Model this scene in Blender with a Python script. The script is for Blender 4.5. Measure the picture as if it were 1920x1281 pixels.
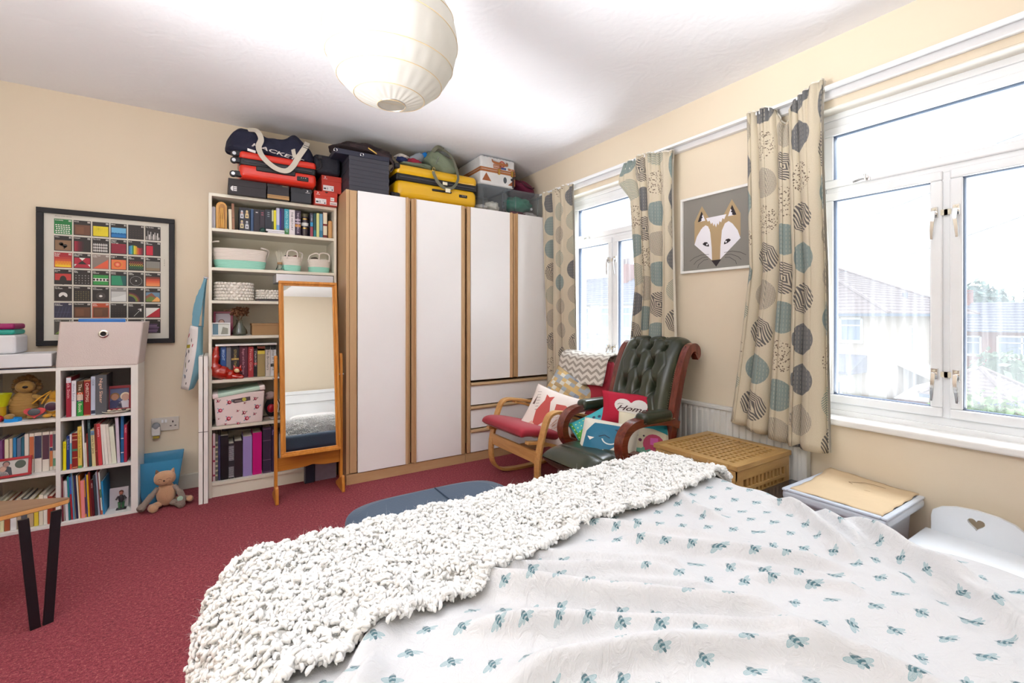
import bpy, bmesh, math, random
import numpy as np
from mathutils import Vector, Matrix, Euler

for o in list(bpy.data.objects): bpy.data.objects.remove(o)
SC = bpy.context.scene
COL = SC.collection
PI = math.pi
V = Vector

# ------------------------------------------------------------------ camera, light, exposure
cam_d = bpy.data.cameras.new('camera'); cam = bpy.data.objects.new('camera', cam_d)
COL.objects.link(cam); SC.camera = cam
cam.location = (0, 0, 1.2)
cam.rotation_euler = (PI/2, 0, -math.radians(32.772))
cam_d.sensor_width = 36; cam_d.lens = 859/1920*36
cam_d.shift_y = -46.5/1920
cam_d.clip_start = 0.02; cam_d.clip_end = 300

SC.view_settings.view_transform = 'Standard'
SC.view_settings.look = 'None'
SC.view_settings.exposure = 0.67
SC.view_settings.gamma = 1.0
SC.view_settings.use_curve_mapping = False

W = bpy.data.worlds.new('overcast_sky'); SC.world = W; W.use_nodes = True
wn = W.node_tree; wn.nodes.clear()
wo = wn.nodes.new('ShaderNodeOutputWorld'); wb = wn.nodes.new('ShaderNodeBackground')
wr = wn.nodes.new('ShaderNodeValToRGB'); wx = wn.nodes.new('ShaderNodeSeparateXYZ'); wc = wn.nodes.new('ShaderNodeTexCoord')
wn.links.new(wc.outputs['Generated'], wx.inputs[0]); wn.links.new(wx.outputs['Z'], wr.inputs[0])
wr.color_ramp.elements[0].color = (0.80, 0.89, 1.0, 1); wr.color_ramp.elements[1].color = (0.88, 0.94, 1.0, 1)
wn.links.new(wr.outputs[0], wb.inputs[0]); wb.inputs[1].default_value = 1.5
wn.links.new(wb.outputs[0], wo.inputs[0])

def area(name, loc, rot, sx, sy, power, col):
    l = bpy.data.lights.new(name, 'AREA'); l.shape = 'RECTANGLE'; l.size = sx; l.size_y = sy
    l.energy = power; l.color = col
    o = bpy.data.objects.new(name, l); o.location = loc; o.rotation_euler = rot; COL.objects.link(o); return o
# unseen fill lamps added at the left to brighten ceiling and walls
def aim(az, el):
    a, e = math.radians(az), math.radians(el)
    return Vector((math.sin(a)*math.cos(e), math.cos(a)*math.cos(e), math.sin(e))).to_track_quat('-Z', 'Y').to_euler()
for loc, az, el, sx, sy, pw, sp in (((-1.45, 1.0, 1.45), 80, 40, 1.0, 1.0, 29, 76), ((-1.25, 0.45, .70), 45, 74, 1.2, 1.4, 36, 140), ((-1.2, -.5, 1.5), 25, 50, .8, .8, 9, 110)):
    area('fill_light', loc, aim(az, el), sx, sy, pw, (0.95, 0.97, 1.0)).data.spread = math.radians(sp)
# lamps added outside each window: open sky from above, ground bounce from below
for yc in (2.67, 0.66):
    area('sky_light', (3.45, yc, 3.0), aim(-90, -38), 1.5, 1.0, 122, (0.90, 0.95, 1.0))
    area('ground_fill_light', (3.45, yc, 0.25), aim(-90, 42), 1.5, 0.9, 88, (0.96, 0.98, 1.0))

# ------------------------------------------------------------------ helpers
def lin(c): return c/12.92 if c <= 0.04045 else ((c+0.055)/1.055)**2.4
def hx(s, a=1.0):
    if not isinstance(s, str): return tuple(s) if len(s) == 4 else (*s, a)
    s = s.lstrip('#'); return (lin(int(s[0:2],16)/255), lin(int(s[2:4],16)/255), lin(int(s[4:6],16)/255), a)

_M = {}
class NT:
    """tiny expression helper over a material's nodes"""
    def __init__(s, m): s.t = m.node_tree; s.n = s.t.nodes; s.l = s.t.links
    def new(s, k): return s.n.new(k)
    def link(s, a, b): s.l.new(a, b)
    def math(s, op, *a):
        n = s.new('ShaderNodeMath'); n.operation = op
        for i, x in enumerate(a):
            if isinstance(x, (int, float)): n.inputs[i].default_value = x
            else: s.link(x, n.inputs[i])
        return n.outputs[0]
    def mix(s, f, a, b):
        n = s.new('ShaderNodeMix'); n.data_type = 'RGBA'
        for i, x in ((0, f), (6, a), (7, b)):
            if isinstance(x, (int, float)): n.inputs[i].default_value = x
            elif isinstance(x, tuple): n.inputs[i].default_value = x
            else: s.link(x, n.inputs[i])
        return n.outputs[2]
    def coord(s, kind='Object', scale=None):
        n = s.new('ShaderNodeTexCoord'); o = n.outputs[kind]
        if scale:
            m = s.new('ShaderNodeMapping'); m.inputs['Scale'].default_value = scale; s.link(o, m.inputs[0]); o = m.outputs[0]
        return o
    def noise(s, vec, scale, detail=3, rough=.5, dist=0):
        n = s.new('ShaderNodeTexNoise'); n.inputs['Scale'].default_value = scale; n.inputs['Detail'].default_value = detail
        n.inputs['Roughness'].default_value = rough; n.inputs['Distortion'].default_value = dist
        s.link(vec, n.inputs['Vector']); return n.outputs['Fac']
    def sep(s, v): n = s.new('ShaderNodeSeparateXYZ'); s.link(v, n.inputs[0]); return n.outputs
    def comb(s, x, y, z=0.0):
        n = s.new('ShaderNodeCombineXYZ')
        for i, a in enumerate((x, y, z)):
            if isinstance(a, (int, float)): n.inputs[i].default_value = a
            else: s.link(a, n.inputs[i])
        return n.outputs[0]
    def ramp(s, f, stops):
        n = s.new('ShaderNodeValToRGB'); e = n.color_ramp.elements
        while len(e) < len(stops): e.new(0.5)
        for i, (p, c) in enumerate(stops): e[i].position = p; e[i].color = hx(c)
        s.link(f, n.inputs[0]); return n.outputs[0]
    def bump(s, h, strength, dist=.01, prev=None):
        n = s.new('ShaderNodeBump'); n.inputs['Strength'].default_value = strength; n.inputs['Distance'].default_value = dist
        s.link(h, n.inputs['Height'])
        if prev: s.link(prev, n.inputs['Normal'])
        return n.outputs[0]

def newmat(name):
    m = bpy.data.materials.new(name); m.use_nodes = True
    b = m.node_tree.nodes['Principled BSDF']
    return m, NT(m), b

def mat(name, color='#888888', rough=.5, metal=0., spec=.5, var=0., vscale=8., bump=0., bscale=60., trans=0., alpha=1., sheen=0., coat=0., stretch=None):
    key = ('m', name)
    if key in _M: return _M[key]
    m, n, b = newmat(name)
    c = hx(color)
    b.inputs['Base Color'].default_value = c; b.inputs['Roughness'].default_value = rough
    b.inputs['Metallic'].default_value = metal; b.inputs['Specular IOR Level'].default_value = spec
    b.inputs['Transmission Weight'].default_value = trans; b.inputs['Alpha'].default_value = alpha
    b.inputs['Sheen Weight'].default_value = sheen; b.inputs['Coat Weight'].default_value = coat
    co = n.coord('Object', stretch or (1, 1, 1))
    v = var or 0.04
    f = n.noise(co, vscale, 4)
    dk = tuple(x*(1-v) for x in c[:3])+(1,); lt = tuple(min(1, x*(1+v)) for x in c[:3])+(1,)
    n.link(n.mix(f, dk, lt), b.inputs['Base Color'])
    if bump: n.link(n.bump(n.noise(co, bscale, 4), bump, .01), b.inputs['Normal'])
    _M[key] = m; return m

def wood(name, c1, c2, scale=3., axis='Z', rough=.42, ring=14., coat=.1):
    key = ('w', name)
    if key in _M: return _M[key]
    m, n, b = newmat(name)
    st = {'Z': (ring, ring, 1), 'X': (1, ring, ring), 'Y': (ring, 1, ring)}[axis]
    co = n.coord('Object', st)
    f = n.noise(co, scale, 5, .6, .6); g = n.noise(co, scale*5, 3, .6)
    f2 = n.math('ADD', n.math('MULTIPLY', f, .75), n.math('MULTIPLY', g, .25))
    n.link(n.ramp(f2, [(.3, c1), (.7, c2)]), b.inputs['Base Color'])
    b.inputs['Roughness'].default_value = rough; b.inputs['Coat Weight'].default_value = coat; b.inputs['Coat Roughness'].default_value = .25
    n.link(n.bump(f2, .08, .004), b.inputs['Normal'])
    _M[key] = m; return m

def printmat():
    if 'print' in _M: return _M['print']
    m, n, b = newmat('printed_ink'); a = n.new('ShaderNodeVertexColor'); a.layer_name = 'Col'
    n.link(a.outputs[0], b.inputs['Base Color']); b.inputs['Roughness'].default_value = .55
    _M['print'] = m; return m

class MB:
    def __init__(s): s.v = []; s.f = []; s.c = []; s.uv = None; s.sm = True
    def add(s, vs, fs, col=None, M=None):
        o = len(s.v)
        for p in vs:
            p = V(p); s.v.append(M @ p if M is not None else p)
        for f in fs: s.f.append([i+o for i in f]); s.c.append(col)
        return s
    def bx(s, x0, x1, y0, y1, z0, z1, col=None, M=None, tx=0, ty=0, sh=0):
        """box; tx,ty = taper of the bottom, sh = x shear of the top"""
        vs = [(x0+tx,y0+ty,z0),(x1-tx,y0+ty,z0),(x1-tx,y1-ty,z0),(x0+tx,y1-ty,z0),(x0+sh,y0,z1),(x1+sh,y0,z1),(x1+sh,y1,z1),(x0+sh,y1,z1)]
        return s.add(vs, [(0,3,2,1),(4,5,6,7),(0,1,5,4),(1,2,6,5),(2,3,7,6),(3,0,4,7)], col, M)
    def cyl(s, p0, p1, r0, r1=None, n=12, col=None, M=None):
        return s.tube([p0, p1], [r0, r0 if r1 is None else r1], n, col, M)
    def tube(s, pts, r, n=8, col=None, M=None, closed=False):
        pts = [V(p) for p in pts]; k = len(pts)
        rs = r if isinstance(r, (list, tuple)) else [r]*k
        vs = []; fs = []; up = None
        for i, p in enumerate(pts):
            if closed: t = (pts[(i+1) % k]-pts[i-1])
            else: t = (pts[min(i+1, k-1)]-pts[max(i-1, 0)])
            if t.length < 1e-9: t = V((0,0,1))
            t.normalize()
            if up is None: up = V((0,0,1)) if abs(t.z) < .9 else V((1,0,0))
            a = up.cross(t)
            if a.length < 1e-6: a = V((1,0,0)).cross(t)
            a.normalize(); b = t.cross(a); up = b
            for j in range(n):
                an = 2*PI*j/n; vs.append(p+a*(rs[i]*math.cos(an))+b*(rs[i]*math.sin(an)))
        m = k if closed else k-1
        for i in range(m):
            for j in range(n):
                q = (i+1) % k
                fs.append((i*n+j, i*n+(j+1)%n, q*n+(j+1)%n, q*n+j))
        if not closed: fs.append(tuple(range(n-1,-1,-1))); fs.append(tuple((k-1)*n+j for j in range(n)))
        return s.add(vs, fs, col, M)
    def strip(s, pts, wdir, w, t, col=None, M=None, ndir=None):
        """flat bar of width w along wdir and thickness t swept along pts"""
        pts = [V(p) for p in pts]; k = len(pts); vs = []; fs = []
        wd = V(wdir).normalized() if not isinstance(wdir, list) else None
        for i, p in enumerate(pts):
            tg = (pts[min(i+1, k-1)]-pts[max(i-1, 0)]).normalized()
            a = wd if wd is not None else V(wdir[i]).normalized()
            nn = a.cross(tg)
            if nn.length < 1e-6: nn = V((0,0,1))
            nn.normalize()
            ww = w[i] if isinstance(w, (list, tuple)) else w
            for (x, y) in ((-1,-1),(1,-1),(1,1),(-1,1)): vs.append(p+a*(x*ww/2)+nn*(y*t/2))
        for i in range(k-1):
            for j in range(4): fs.append((i*4+j, i*4+(j+1)%4, (i+1)*4+(j+1)%4, (i+1)*4+j))
        fs.append((3,2,1,0)); fs.append(tuple((k-1)*4+j for j in range(4)))
        return s.add(vs, fs, col, M)
    def lathe(s, prof, n=24, c=(0,0,0), col=None, M=None, cap=True):
        vs = []; fs = []; k = len(prof)
        for (r, z) in prof:
            for j in range(n):
                a = 2*PI*j/n; vs.append((c[0]+r*math.cos(a), c[1]+r*math.sin(a), c[2]+z))
        for i in range(k-1):
            for j in range(n): fs.append((i*n+j, i*n+(j+1)%n, (i+1)*n+(j+1)%n, (i+1)*n+j))
        if cap: fs.append(tuple(range(n-1,-1,-1))); fs.append(tuple((k-1)*n+j for j in range(n)))
        return s.add(vs, fs, col, M)
    def ell(s, c, r, n=16, m=10, p=1., noise=0., seed=0, col=None, M=None, rot=None, nf=3.):
        """(super)ellipsoid with optional lumps"""
        R = Euler(rot).to_matrix() if rot else None
        rr = r if isinstance(r, (tuple, list)) else (r, r, r)
        rnd = random.Random(seed); ph = [rnd.uniform(0, 6.28) for _ in range(6)]
        sg = lambda x: math.copysign(abs(x)**p, x)
        vs = []
        def pt(th, fi):
            x, y, z = sg(math.cos(fi))*sg(math.cos(th)), sg(math.cos(fi))*sg(math.sin(th)), sg(math.sin(fi))
            k = 1.
            if noise: k += noise*(math.sin(nf*x*1.7+ph[0])*math.sin(nf*y*1.9+ph[1])+.6*math.sin(nf*2.1*z+ph[2]+nf*x)+.4*math.sin(nf*3.3*y+ph[3]+2*nf*z))
            q = V((x*rr[0]*k, y*rr[1]*k, z*rr[2]*k))
            return (R @ q if R else q)+V(c)
        vs.append(pt(0, -PI/2))
        for i in range(1, m):
            fi = -PI/2+PI*i/m
            for j in range(n): vs.append(pt(2*PI*j/n, fi))
        vs.append(pt(0, PI/2)); fs = []
        for j in range(n): fs.append((0, 1+(j+1)%n, 1+j))
        for i in range(m-2):
            for j in range(n):
                a = 1+i*n; fs.append((a+j, a+(j+1)%n, a+n+(j+1)%n, a+n+j))
        a = 1+(m-2)*n
        for j in range(n): fs.append((a+j, a+(j+1)%n, len(vs)-1))
        return s.add(vs, fs, col, M)
    def prism(s, poly, d, col=None, M=None):
        """polygon in local xy extruded 0..d along z"""
        k = len(poly)
        ar = sum(poly[i][0]*poly[(i+1)%k][1]-poly[(i+1)%k][0]*poly[i][1] for i in range(k))
        if ar < 0: poly = poly[::-1]
        vs = [(x, y, 0) for x, y in poly]+[(x, y, d) for x, y in poly]
        fs = [tuple(range(k-1,-1,-1)), tuple(range(k, 2*k))]+[(i, (i+1)%k, k+(i+1)%k, k+i) for i in range(k)]
        return s.add(vs, fs, col, M)
    def grid(s, fn, nu, nv, closeu=False, col=None, M=None, uvfn=None):
        vs = [V(fn(i/nu if closeu else i/nu, j/nv)) for j in range(nv+1) for i in range(nu+(0 if closeu else 1))]
        w = nu if closeu else nu+1; o = len(s.v); fs = []
        for j in range(nv):
            for i in range(nu):
                i2 = (i+1) % w; fs.append((j*w+i, j*w+i2, (j+1)*w+i2, (j+1)*w+i))
        if uvfn:
            if s.uv is None: s.uv = {}
            for j in range(nv+1):
                for i in range(w): s.uv[o+j*w+i] = uvfn(i/nu, j/nv)
        return s.add(vs, fs, col, M)
    def frame(s, x0, x1, z0, z1, w, y0, y1, M=None):
        """rectangular picture-frame in xz, bars of width w"""
        s.bx(x0, x1, y0, y1, z1-w, z1, M=M); s.bx(x0, x1, y0, y1, z0, z0+w, M=M)
        s.bx(x0, x0+w, y0, y1, z0+w, z1-w, M=M); s.bx(x1-w, x1, y0, y1, z0+w, z1-w, M=M); return s

def finish(name, mb, m, loc=V((0,0,0)), smooth=None, bevel=0, seg=2, sub=0, flipcheck=False):
    me = bpy.data.meshes.new(name)
    me.from_pydata([tuple(p) for p in mb.v], [], mb.f); me.update()
    if any(c is not None for c in mb.c):
        at = me.color_attributes.new('Col', 'FLOAT_COLOR', 'CORNER'); buf = []
        for p, c in zip(me.polygons, mb.c):
            buf += list(hx(c) if c is not None else (1,1,1,1))*p.loop_total
        at.data.foreach_set('color', buf)
    if mb.uv:
        ul = me.uv_layers.new(name='UVMap'); b = []
        for l in me.loops: b += list(mb.uv.get(l.vertex_index, (0, 0)))
        ul.data.foreach_set('uv', b)
    if m: me.materials.append(m)
    if smooth is not None:
        me.polygons.foreach_set('use_smooth', [True]*len(me.polygons))
        try: me.set_sharp_from_angle(angle=math.radians(smooth))
        except Exception: pass
    o = bpy.data.objects.new(name, me); COL.objects.link(o)
    if sub: q = o.modifiers.new('s', 'SUBSURF'); q.levels = q.render_levels = sub
    if bevel:
        q = o.modifiers.new('b', 'BEVEL'); q.width = bevel; q.segments = seg; q.limit_method = 'ANGLE'; q.angle_limit = math.radians(40)
        q.harden_normals = False
    return o

def tagit(o, label=None, cat=None, group=None, kind=None):
    if label: o['label'] = label
    if cat: o['category'] = cat
    if group: o['group'] = group
    if kind: o['kind'] = kind
    return o

def thing(name, label, cat, loc=(0,0,0), rz=0, group=None, rot=None):
    o = bpy.data.objects.new(name, None); COL.objects.link(o); o.empty_display_size = .05
    o.location = loc; o.rotation_euler = rot if rot else (0,0,rz)
    return tagit(o, label, cat, group)

def wm(o):
    """world matrix from local transforms (no depsgraph needed)"""
    m = Matrix.LocRotScale(o.location, o.rotation_euler, o.scale)
    return wm(o.parent) @ m if o.parent else m

def part(name, mb, m, parent, smooth=None, bevel=0, seg=2, sub=0, label=None, world=False, kind=None):
    if world:
        inv = wm(parent).inverted(); mb.v = [inv @ p for p in mb.v]
    o = finish(name, mb, m, smooth=smooth, bevel=bevel, seg=seg, sub=sub); o.parent = parent
    return tagit(o, label, None, None, kind)

def solo(name, mb, m, label, cat, group=None, smooth=None, bevel=0, seg=2, sub=0, kind=None):
    """one-mesh thing; origin at the base of its bounding box"""
    xs = [p.x for p in mb.v]; ys = [p.y for p in mb.v]; zs = [p.z for p in mb.v]
    c = V(((min(xs)+max(xs))/2, (min(ys)+max(ys))/2, min(zs)))
    mb.v = [p-c for p in mb.v]
    o = finish(name, mb, m, smooth=smooth, bevel=bevel, seg=seg, sub=sub); o.location = c
    return tagit(o, label, cat, group, kind)

def struct(name, mb, m, parent=None, **k):
    o = finish(name, mb, m, **k); o['kind'] = 'structure'
    if parent: o.parent = parent
    return o

def TR(loc=(0,0,0), rot=(0,0,0), sc=(1,1,1)): return Matrix.LocRotScale(V(loc), Euler(rot), V(sc))

def spline(pts, n=6):
    """Catmull-Rom through pts"""
    P = [V(p) for p in pts]; P = [P[0]*2-P[1]]+P+[P[-1]*2-P[-2]]; out = []
    for i in range(1, len(P)-2):
        for k in range(n):
            t = k/n; a, b, c, d = P[i-1], P[i], P[i+1], P[i+2]
            out.append(.5*((2*b)+(-a+c)*t+(2*a-5*b+4*c-d)*t*t+(-a+3*b-3*c+d)*t**3))
    out.append(P[-2]); return out

_TX = {}
def text2d(s, shear=0., bold=0.):
    k = (s, shear, bold)
    if k in _TX: return _TX[k]
    cu = bpy.data.curves.new('t', 'FONT'); cu.body = s; cu.resolution_u = 2; cu.shear = shear; cu.offset = bold; cu.size = 1
    o = bpy.data.objects.new('t', cu); COL.objects.link(o)
    dg = bpy.context.evaluated_depsgraph_get(); ev = o.evaluated_get(dg); me = ev.to_mesh()
    vs = [(v.co.x, v.co.y) for v in me.vertices]; fs = [tuple(p.vertices) for p in me.polygons]
    ev.to_mesh_clear(); bpy.data.objects.remove(o); bpy.data.curves.remove(cu)
    w = (max(v[0] for v in vs), min(v[1] for v in vs), max(v[1] for v in vs)) if vs else (0, 0, 0)
    _TX[k] = (vs, fs, w); return _TX[k]

class Decal:
    """flat coloured print: polygons laid on a plane (or a mapped surface)"""
    def __init__(s, o=(0,0,0), U=(1,0,0), Vv=(0,0,1), step=.0003, fn=None, cell=None):
        s.o = V(o); s.U = V(U).normalized(); s.V = V(Vv).normalized(); s.N = s.U.cross(s.V); s.mb = MB(); s.L = 1; s.step = step; s.fn = fn; s.cell = cell
    def _put(s, pts, faces, col, L):
        L = s.L if L is None else L
        if s.cell:
            bm = bmesh.new(); vv = [bm.verts.new((p[0], p[1], 0)) for p in pts]
            for f in faces:
                try: bm.faces.new([vv[i] for i in f])
                except ValueError: pass
            bmesh.ops.triangulate(bm, faces=bm.faces[:])
            for _ in range(6):
                es = [e for e in bm.edges if e.calc_length() > s.cell]
                if not es: break
                bmesh.ops.subdivide_edges(bm, edges=es, cuts=1); bmesh.ops.triangulate(bm, faces=bm.faces[:])
            bm.verts.ensure_lookup_table()
            pts = [(v.co.x, v.co.y) for v in bm.verts]; faces = [[v.index for v in f.verts] for f in bm.faces]; bm.free()
        if s.fn: vs = [s.fn(x, y, s.step*L) for x, y in pts]
        else: vs = [s.o+s.U*x+s.V*y+s.N*(s.step*L) for x, y in pts]
        s.mb.add(vs, faces, col)
    def poly(s, pts, col, L=None):
        k = len(pts); ar = sum(pts[i][0]*pts[(i+1)%k][1]-pts[(i+1)%k][0]*pts[i][1] for i in range(k))
        s._put(pts if ar > 0 else pts[::-1], [tuple(range(k))], col, L); return s
    def rect(s, x, y, w, h, col, L=None): return s.poly([(x,y),(x+w,y),(x+w,y+h),(x,y+h)], col, L)
    def circ(s, x, y, r, col, L=None, n=18, ry=None, rot=0, a0=0, a1=2*PI):
        ry = r if ry is None else ry; c, q = math.cos(rot), math.sin(rot); P = []
        full = abs(a1-a0-2*PI) < 1e-6
        for i in range(n if full else n+1):
            a = a0+(a1-a0)*i/n; X, Y = r*math.cos(a), ry*math.sin(a); P.append((x+X*c-Y*q, y+X*q+Y*c))
        return s.poly(P, col, L)
    def ring(s, x, y, r, t, col, L=None, n=24, a0=0, a1=2*PI):
        for i in range(n):
            a = a0+(a1-a0)*i/n; b = a0+(a1-a0)*(i+1)/n
            s.poly([(x+r*math.cos(a), y+r*math.sin(a)), (x+(r-t)*math.cos(a), y+(r-t)*math.sin(a)), (x+(r-t)*math.cos(b), y+(r-t)*math.sin(b)), (x+r*math.cos(b), y+r*math.sin(b))], col, L)
        return s
    def line(s, pts, w, col, L=None):
        for (x0, y0), (x1, y1) in zip(pts[:-1], pts[1:]):
            d = math.hypot(x1-x0, y1-y0) or 1; nx, ny = -(y1-y0)/d*w/2, (x1-x0)/d*w/2
            s.poly([(x0+nx,y0+ny),(x1+nx,y1+ny),(x1-nx,y1-ny),(x0-nx,y0-ny)], col, L)
        return s
    def text(s, t, x, y, size, col, rot=0., align='l', shear=0., bold=0., fit=None, L=None, fith=None):
        vs, fs, (w, y0, y1) = text2d(t, shear, bold)
        if not vs: return s
        k = size; kx = size
        if fit: kx = fit/w; k = min(size, kx*1.3) if not fith else size
        c, q = math.cos(rot), math.sin(rot); ox = {'l': 0, 'c': -w*kx/2, 'r': -w*kx}[align]
        P = [(x+(a*kx+ox)*c-(b*k)*q, y+(a*kx+ox)*q+(b*k)*c) for a, b in vs]
        s._put(P, fs, col, L); return s
    def build(s, name, parent, world=True, label=None, smooth=None):
        return part(name, s.mb, printmat(), parent, world=world, label=label, smooth=smooth)

# common materials
M_white = mat('white_melamine', '#eceae6', .35)
M_billy = mat('cream_white_foil', '#e6e0d0', .45)
M_gloss = mat('white_upvc', '#f2f4f6', .22)
M_black = mat('black_plastic', '#18161a', .45)
M_oak = wood('light_oak_veneer', '#c09a70', '#c9a67c', scale=2., ring=6)
M_beech = wood('beech_bentwood', '#b98548', '#d9a968', axis='X', ring=10)
M_pine = wood('orange_pine', '#b06818', '#d8923c')
M_pineX = wood('orange_pine_rail', '#a86418', '#d08a38', axis='X')
M_page = mat('book_pages', '#e9e2d0', .8)
M_steel = mat('brushed_steel', '#b8b8ba', .3, metal=1.)
M_chrome = mat('chrome', '#dcdcdc', .12, metal=1.)
M_maho = wood('mahogany', '#4c1a10', '#7e3420', axis='X', rough=.25, coat=.5)

# ------------------------------------------------------------------ room shell
XR, YB, XL, YN, ZC = 2.60, 3.92, -1.70, -0.95, 2.60
def wallmat():
    m, n, b = newmat('cream_emulsion')
    co = n.coord('Object')
    f = n.noise(co, 1.6, 3)
    n.link(n.mix(f, hx('#e2d3ba'), hx('#e8dac4')), b.inputs['Base Color'])
    b.inputs['Roughness'].default_value = .75
    h = n.noise(co, 260, 2); h2 = n.noise(co, 30, 4)
    n.link(n.bump(n.math('ADD', h, n.math('MULTIPLY', h2, 2.)), .06, .004), b.inputs['Normal']); return m
M_wall = wallmat()
def ceilmat():
    m, n, b = newmat('artex_ceiling')
    b.inputs['Base Color'].default_value = hx('#f1f1f4'); b.inputs['Roughness'].default_value = .85
    co = n.coord('Object')
    w = n.new('ShaderNodeTexWave'); w.wave_type = 'RINGS'; w.inputs['Scale'].default_value = 3.2; w.inputs['Distortion'].default_value = 22
    w.inputs['Detail'].default_value = 4; w.inputs['Detail Scale'].default_value = 1.4; n.link(co, w.inputs['Vector'])
    n.link(n.bump(n.math('ADD', w.outputs['Fac'], n.noise(co, 22, 5)), .07, .010), b.inputs['Normal']); return m
def carpetmat():
    m, n, b = newmat('heather_red_carpet')
    co = n.coord('Object')
    f = n.noise(co, 230, 3, .75); g = n.noise(co, 85, 3, .7); k = n.noise(co, 2.2, 3)
    t = n.math('ADD', n.math('MULTIPLY', f, .55), n.math('MULTIPLY', g, .45))
    c = n.ramp(t, [(.38, '#4a1622'), (.47, '#84283a'), (.54, '#9e3a48'), (.63, '#cc8478')])
    n.link(n.mix(n.math('MULTIPLY', k, .35), c, hx('#6c1c30')), b.inputs['Base Color'])
    b.inputs['Roughness'].default_value = .95; b.inputs['Sheen Weight'].default_value = .25; b.inputs['Sheen Roughness'].default_value = .6
    b.inputs['Sheen Tint'].default_value = hx('#e08080')
    n.link(n.bump(n.math('ADD', t, n.noise(co, 55, 2)), .9, .012), b.inputs['Normal']); return m
M_carpet = carpetmat()

def cgrid():
    mb = MB(); mb.bx(XL, XR+.3, YN, YB, -.08, 0); return mb
struct('floor', cgrid(), M_carpet)
mb = MB(); mb.bx(XL-.1, XR+.3, YN-.1, YB+.1, ZC, ZC+.1); struct('ceiling', mb, ceilmat())
mb = MB(); mb.bx(XL-.1, XR+.3, YB, YB+.12, -.08, ZC); struct('wall_back', mb, M_wall)
mb = MB(); mb.bx(XL-.12, XL, YN-.1, YB+.1, -.08, ZC); struct('wall_left', mb, M_wall)
mb = MB(); mb.bx(XL-.1, XR+.3, YN-.12, YN, -.08, ZC); struct('wall_near', mb, M_wall)
W1 = (2.16, 3.19); W2 = (0.13, 1.19); WZ = (.69, 2.255)
mb = MB()
mb.bx(XR, XR+.27, YN, YB, -.08, WZ[0]); mb.bx(XR, XR+.27, YN, YB, WZ[1], ZC)
mb.bx(XR, XR+.27, YN, W2[0], WZ[0], WZ[1]); mb.bx(XR, XR+.27, W2[1], W1[0], WZ[0], WZ[1]); mb.bx(XR, XR+.27, W1[1], YB, WZ[0], WZ[1])
struct('wall_right', mb, M_wall)
def skirt(name, x0, x1, y0, y1):
    mb = MB(); mb.bx(x0, x1, y0, y1, 0, .105); return struct(name, mb, mat('skirting_paint', '#d9d2c2', .4), bevel=.006)
skirt('baseboard_back', XL, .76, YB-.018, YB); skirt('baseboard_right', XR-.018, XR, YN, YB)
skirt('baseboard_left', XL, XL+.018, YN, YB); skirt('baseboard_near', XL, XR, YN, YN+.018)

# ------------------------------------------------------------------ windows
def glassmat():
    m = bpy.data.materials.new('window_glass'); m.use_nodes = True; n = NT(m); n.n.clear()
    out = n.new('ShaderNodeOutputMaterial'); tr = n.new('ShaderNodeBsdfTransparent'); gl = n.new('ShaderNodeBsdfGlossy'); tl = n.new('ShaderNodeBsdfTranslucent')
    tr.inputs[0].default_value = (.97, .985, 1, 1); gl.inputs['Roughness'].default_value = .02; tl.inputs[0].default_value = (.95, .97, 1, 1)
    a = n.new('ShaderNodeMixShader'); b = n.new('ShaderNodeMixShader'); fr = n.new('ShaderNodeFresnel'); fr.inputs[0].default_value = 1.25
    co = n.coord('Object', (1, 14, .5)); s = n.noise(co, 3., 4, .6)
    n.link(n.math('ADD', .03, n.math('MULTIPLY', n.math('POWER', s, 3.), .12)), a.inputs[0])
    n.link(tr.outputs[0], a.inputs[1]); n.link(tl.outputs[0], a.inputs[2])
    n.link(n.math('MULTIPLY', fr.outputs[0], .5), b.inputs[0]); n.link(a.outputs[0], b.inputs[1]); n.link(gl.outputs[0], b.inputs[2])
    n.link(b.outputs[0], out.inputs[0]); return m
M_glass = glassmat()
M_gask = mat('rubber_gasket', '#3c4a60', .5)
M_sill = mat('gloss_white_sill', '#f4f3f0', .18, coat=.4)
M_reveal = mat('reveal_paint', '#ece6da', .5)

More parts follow.
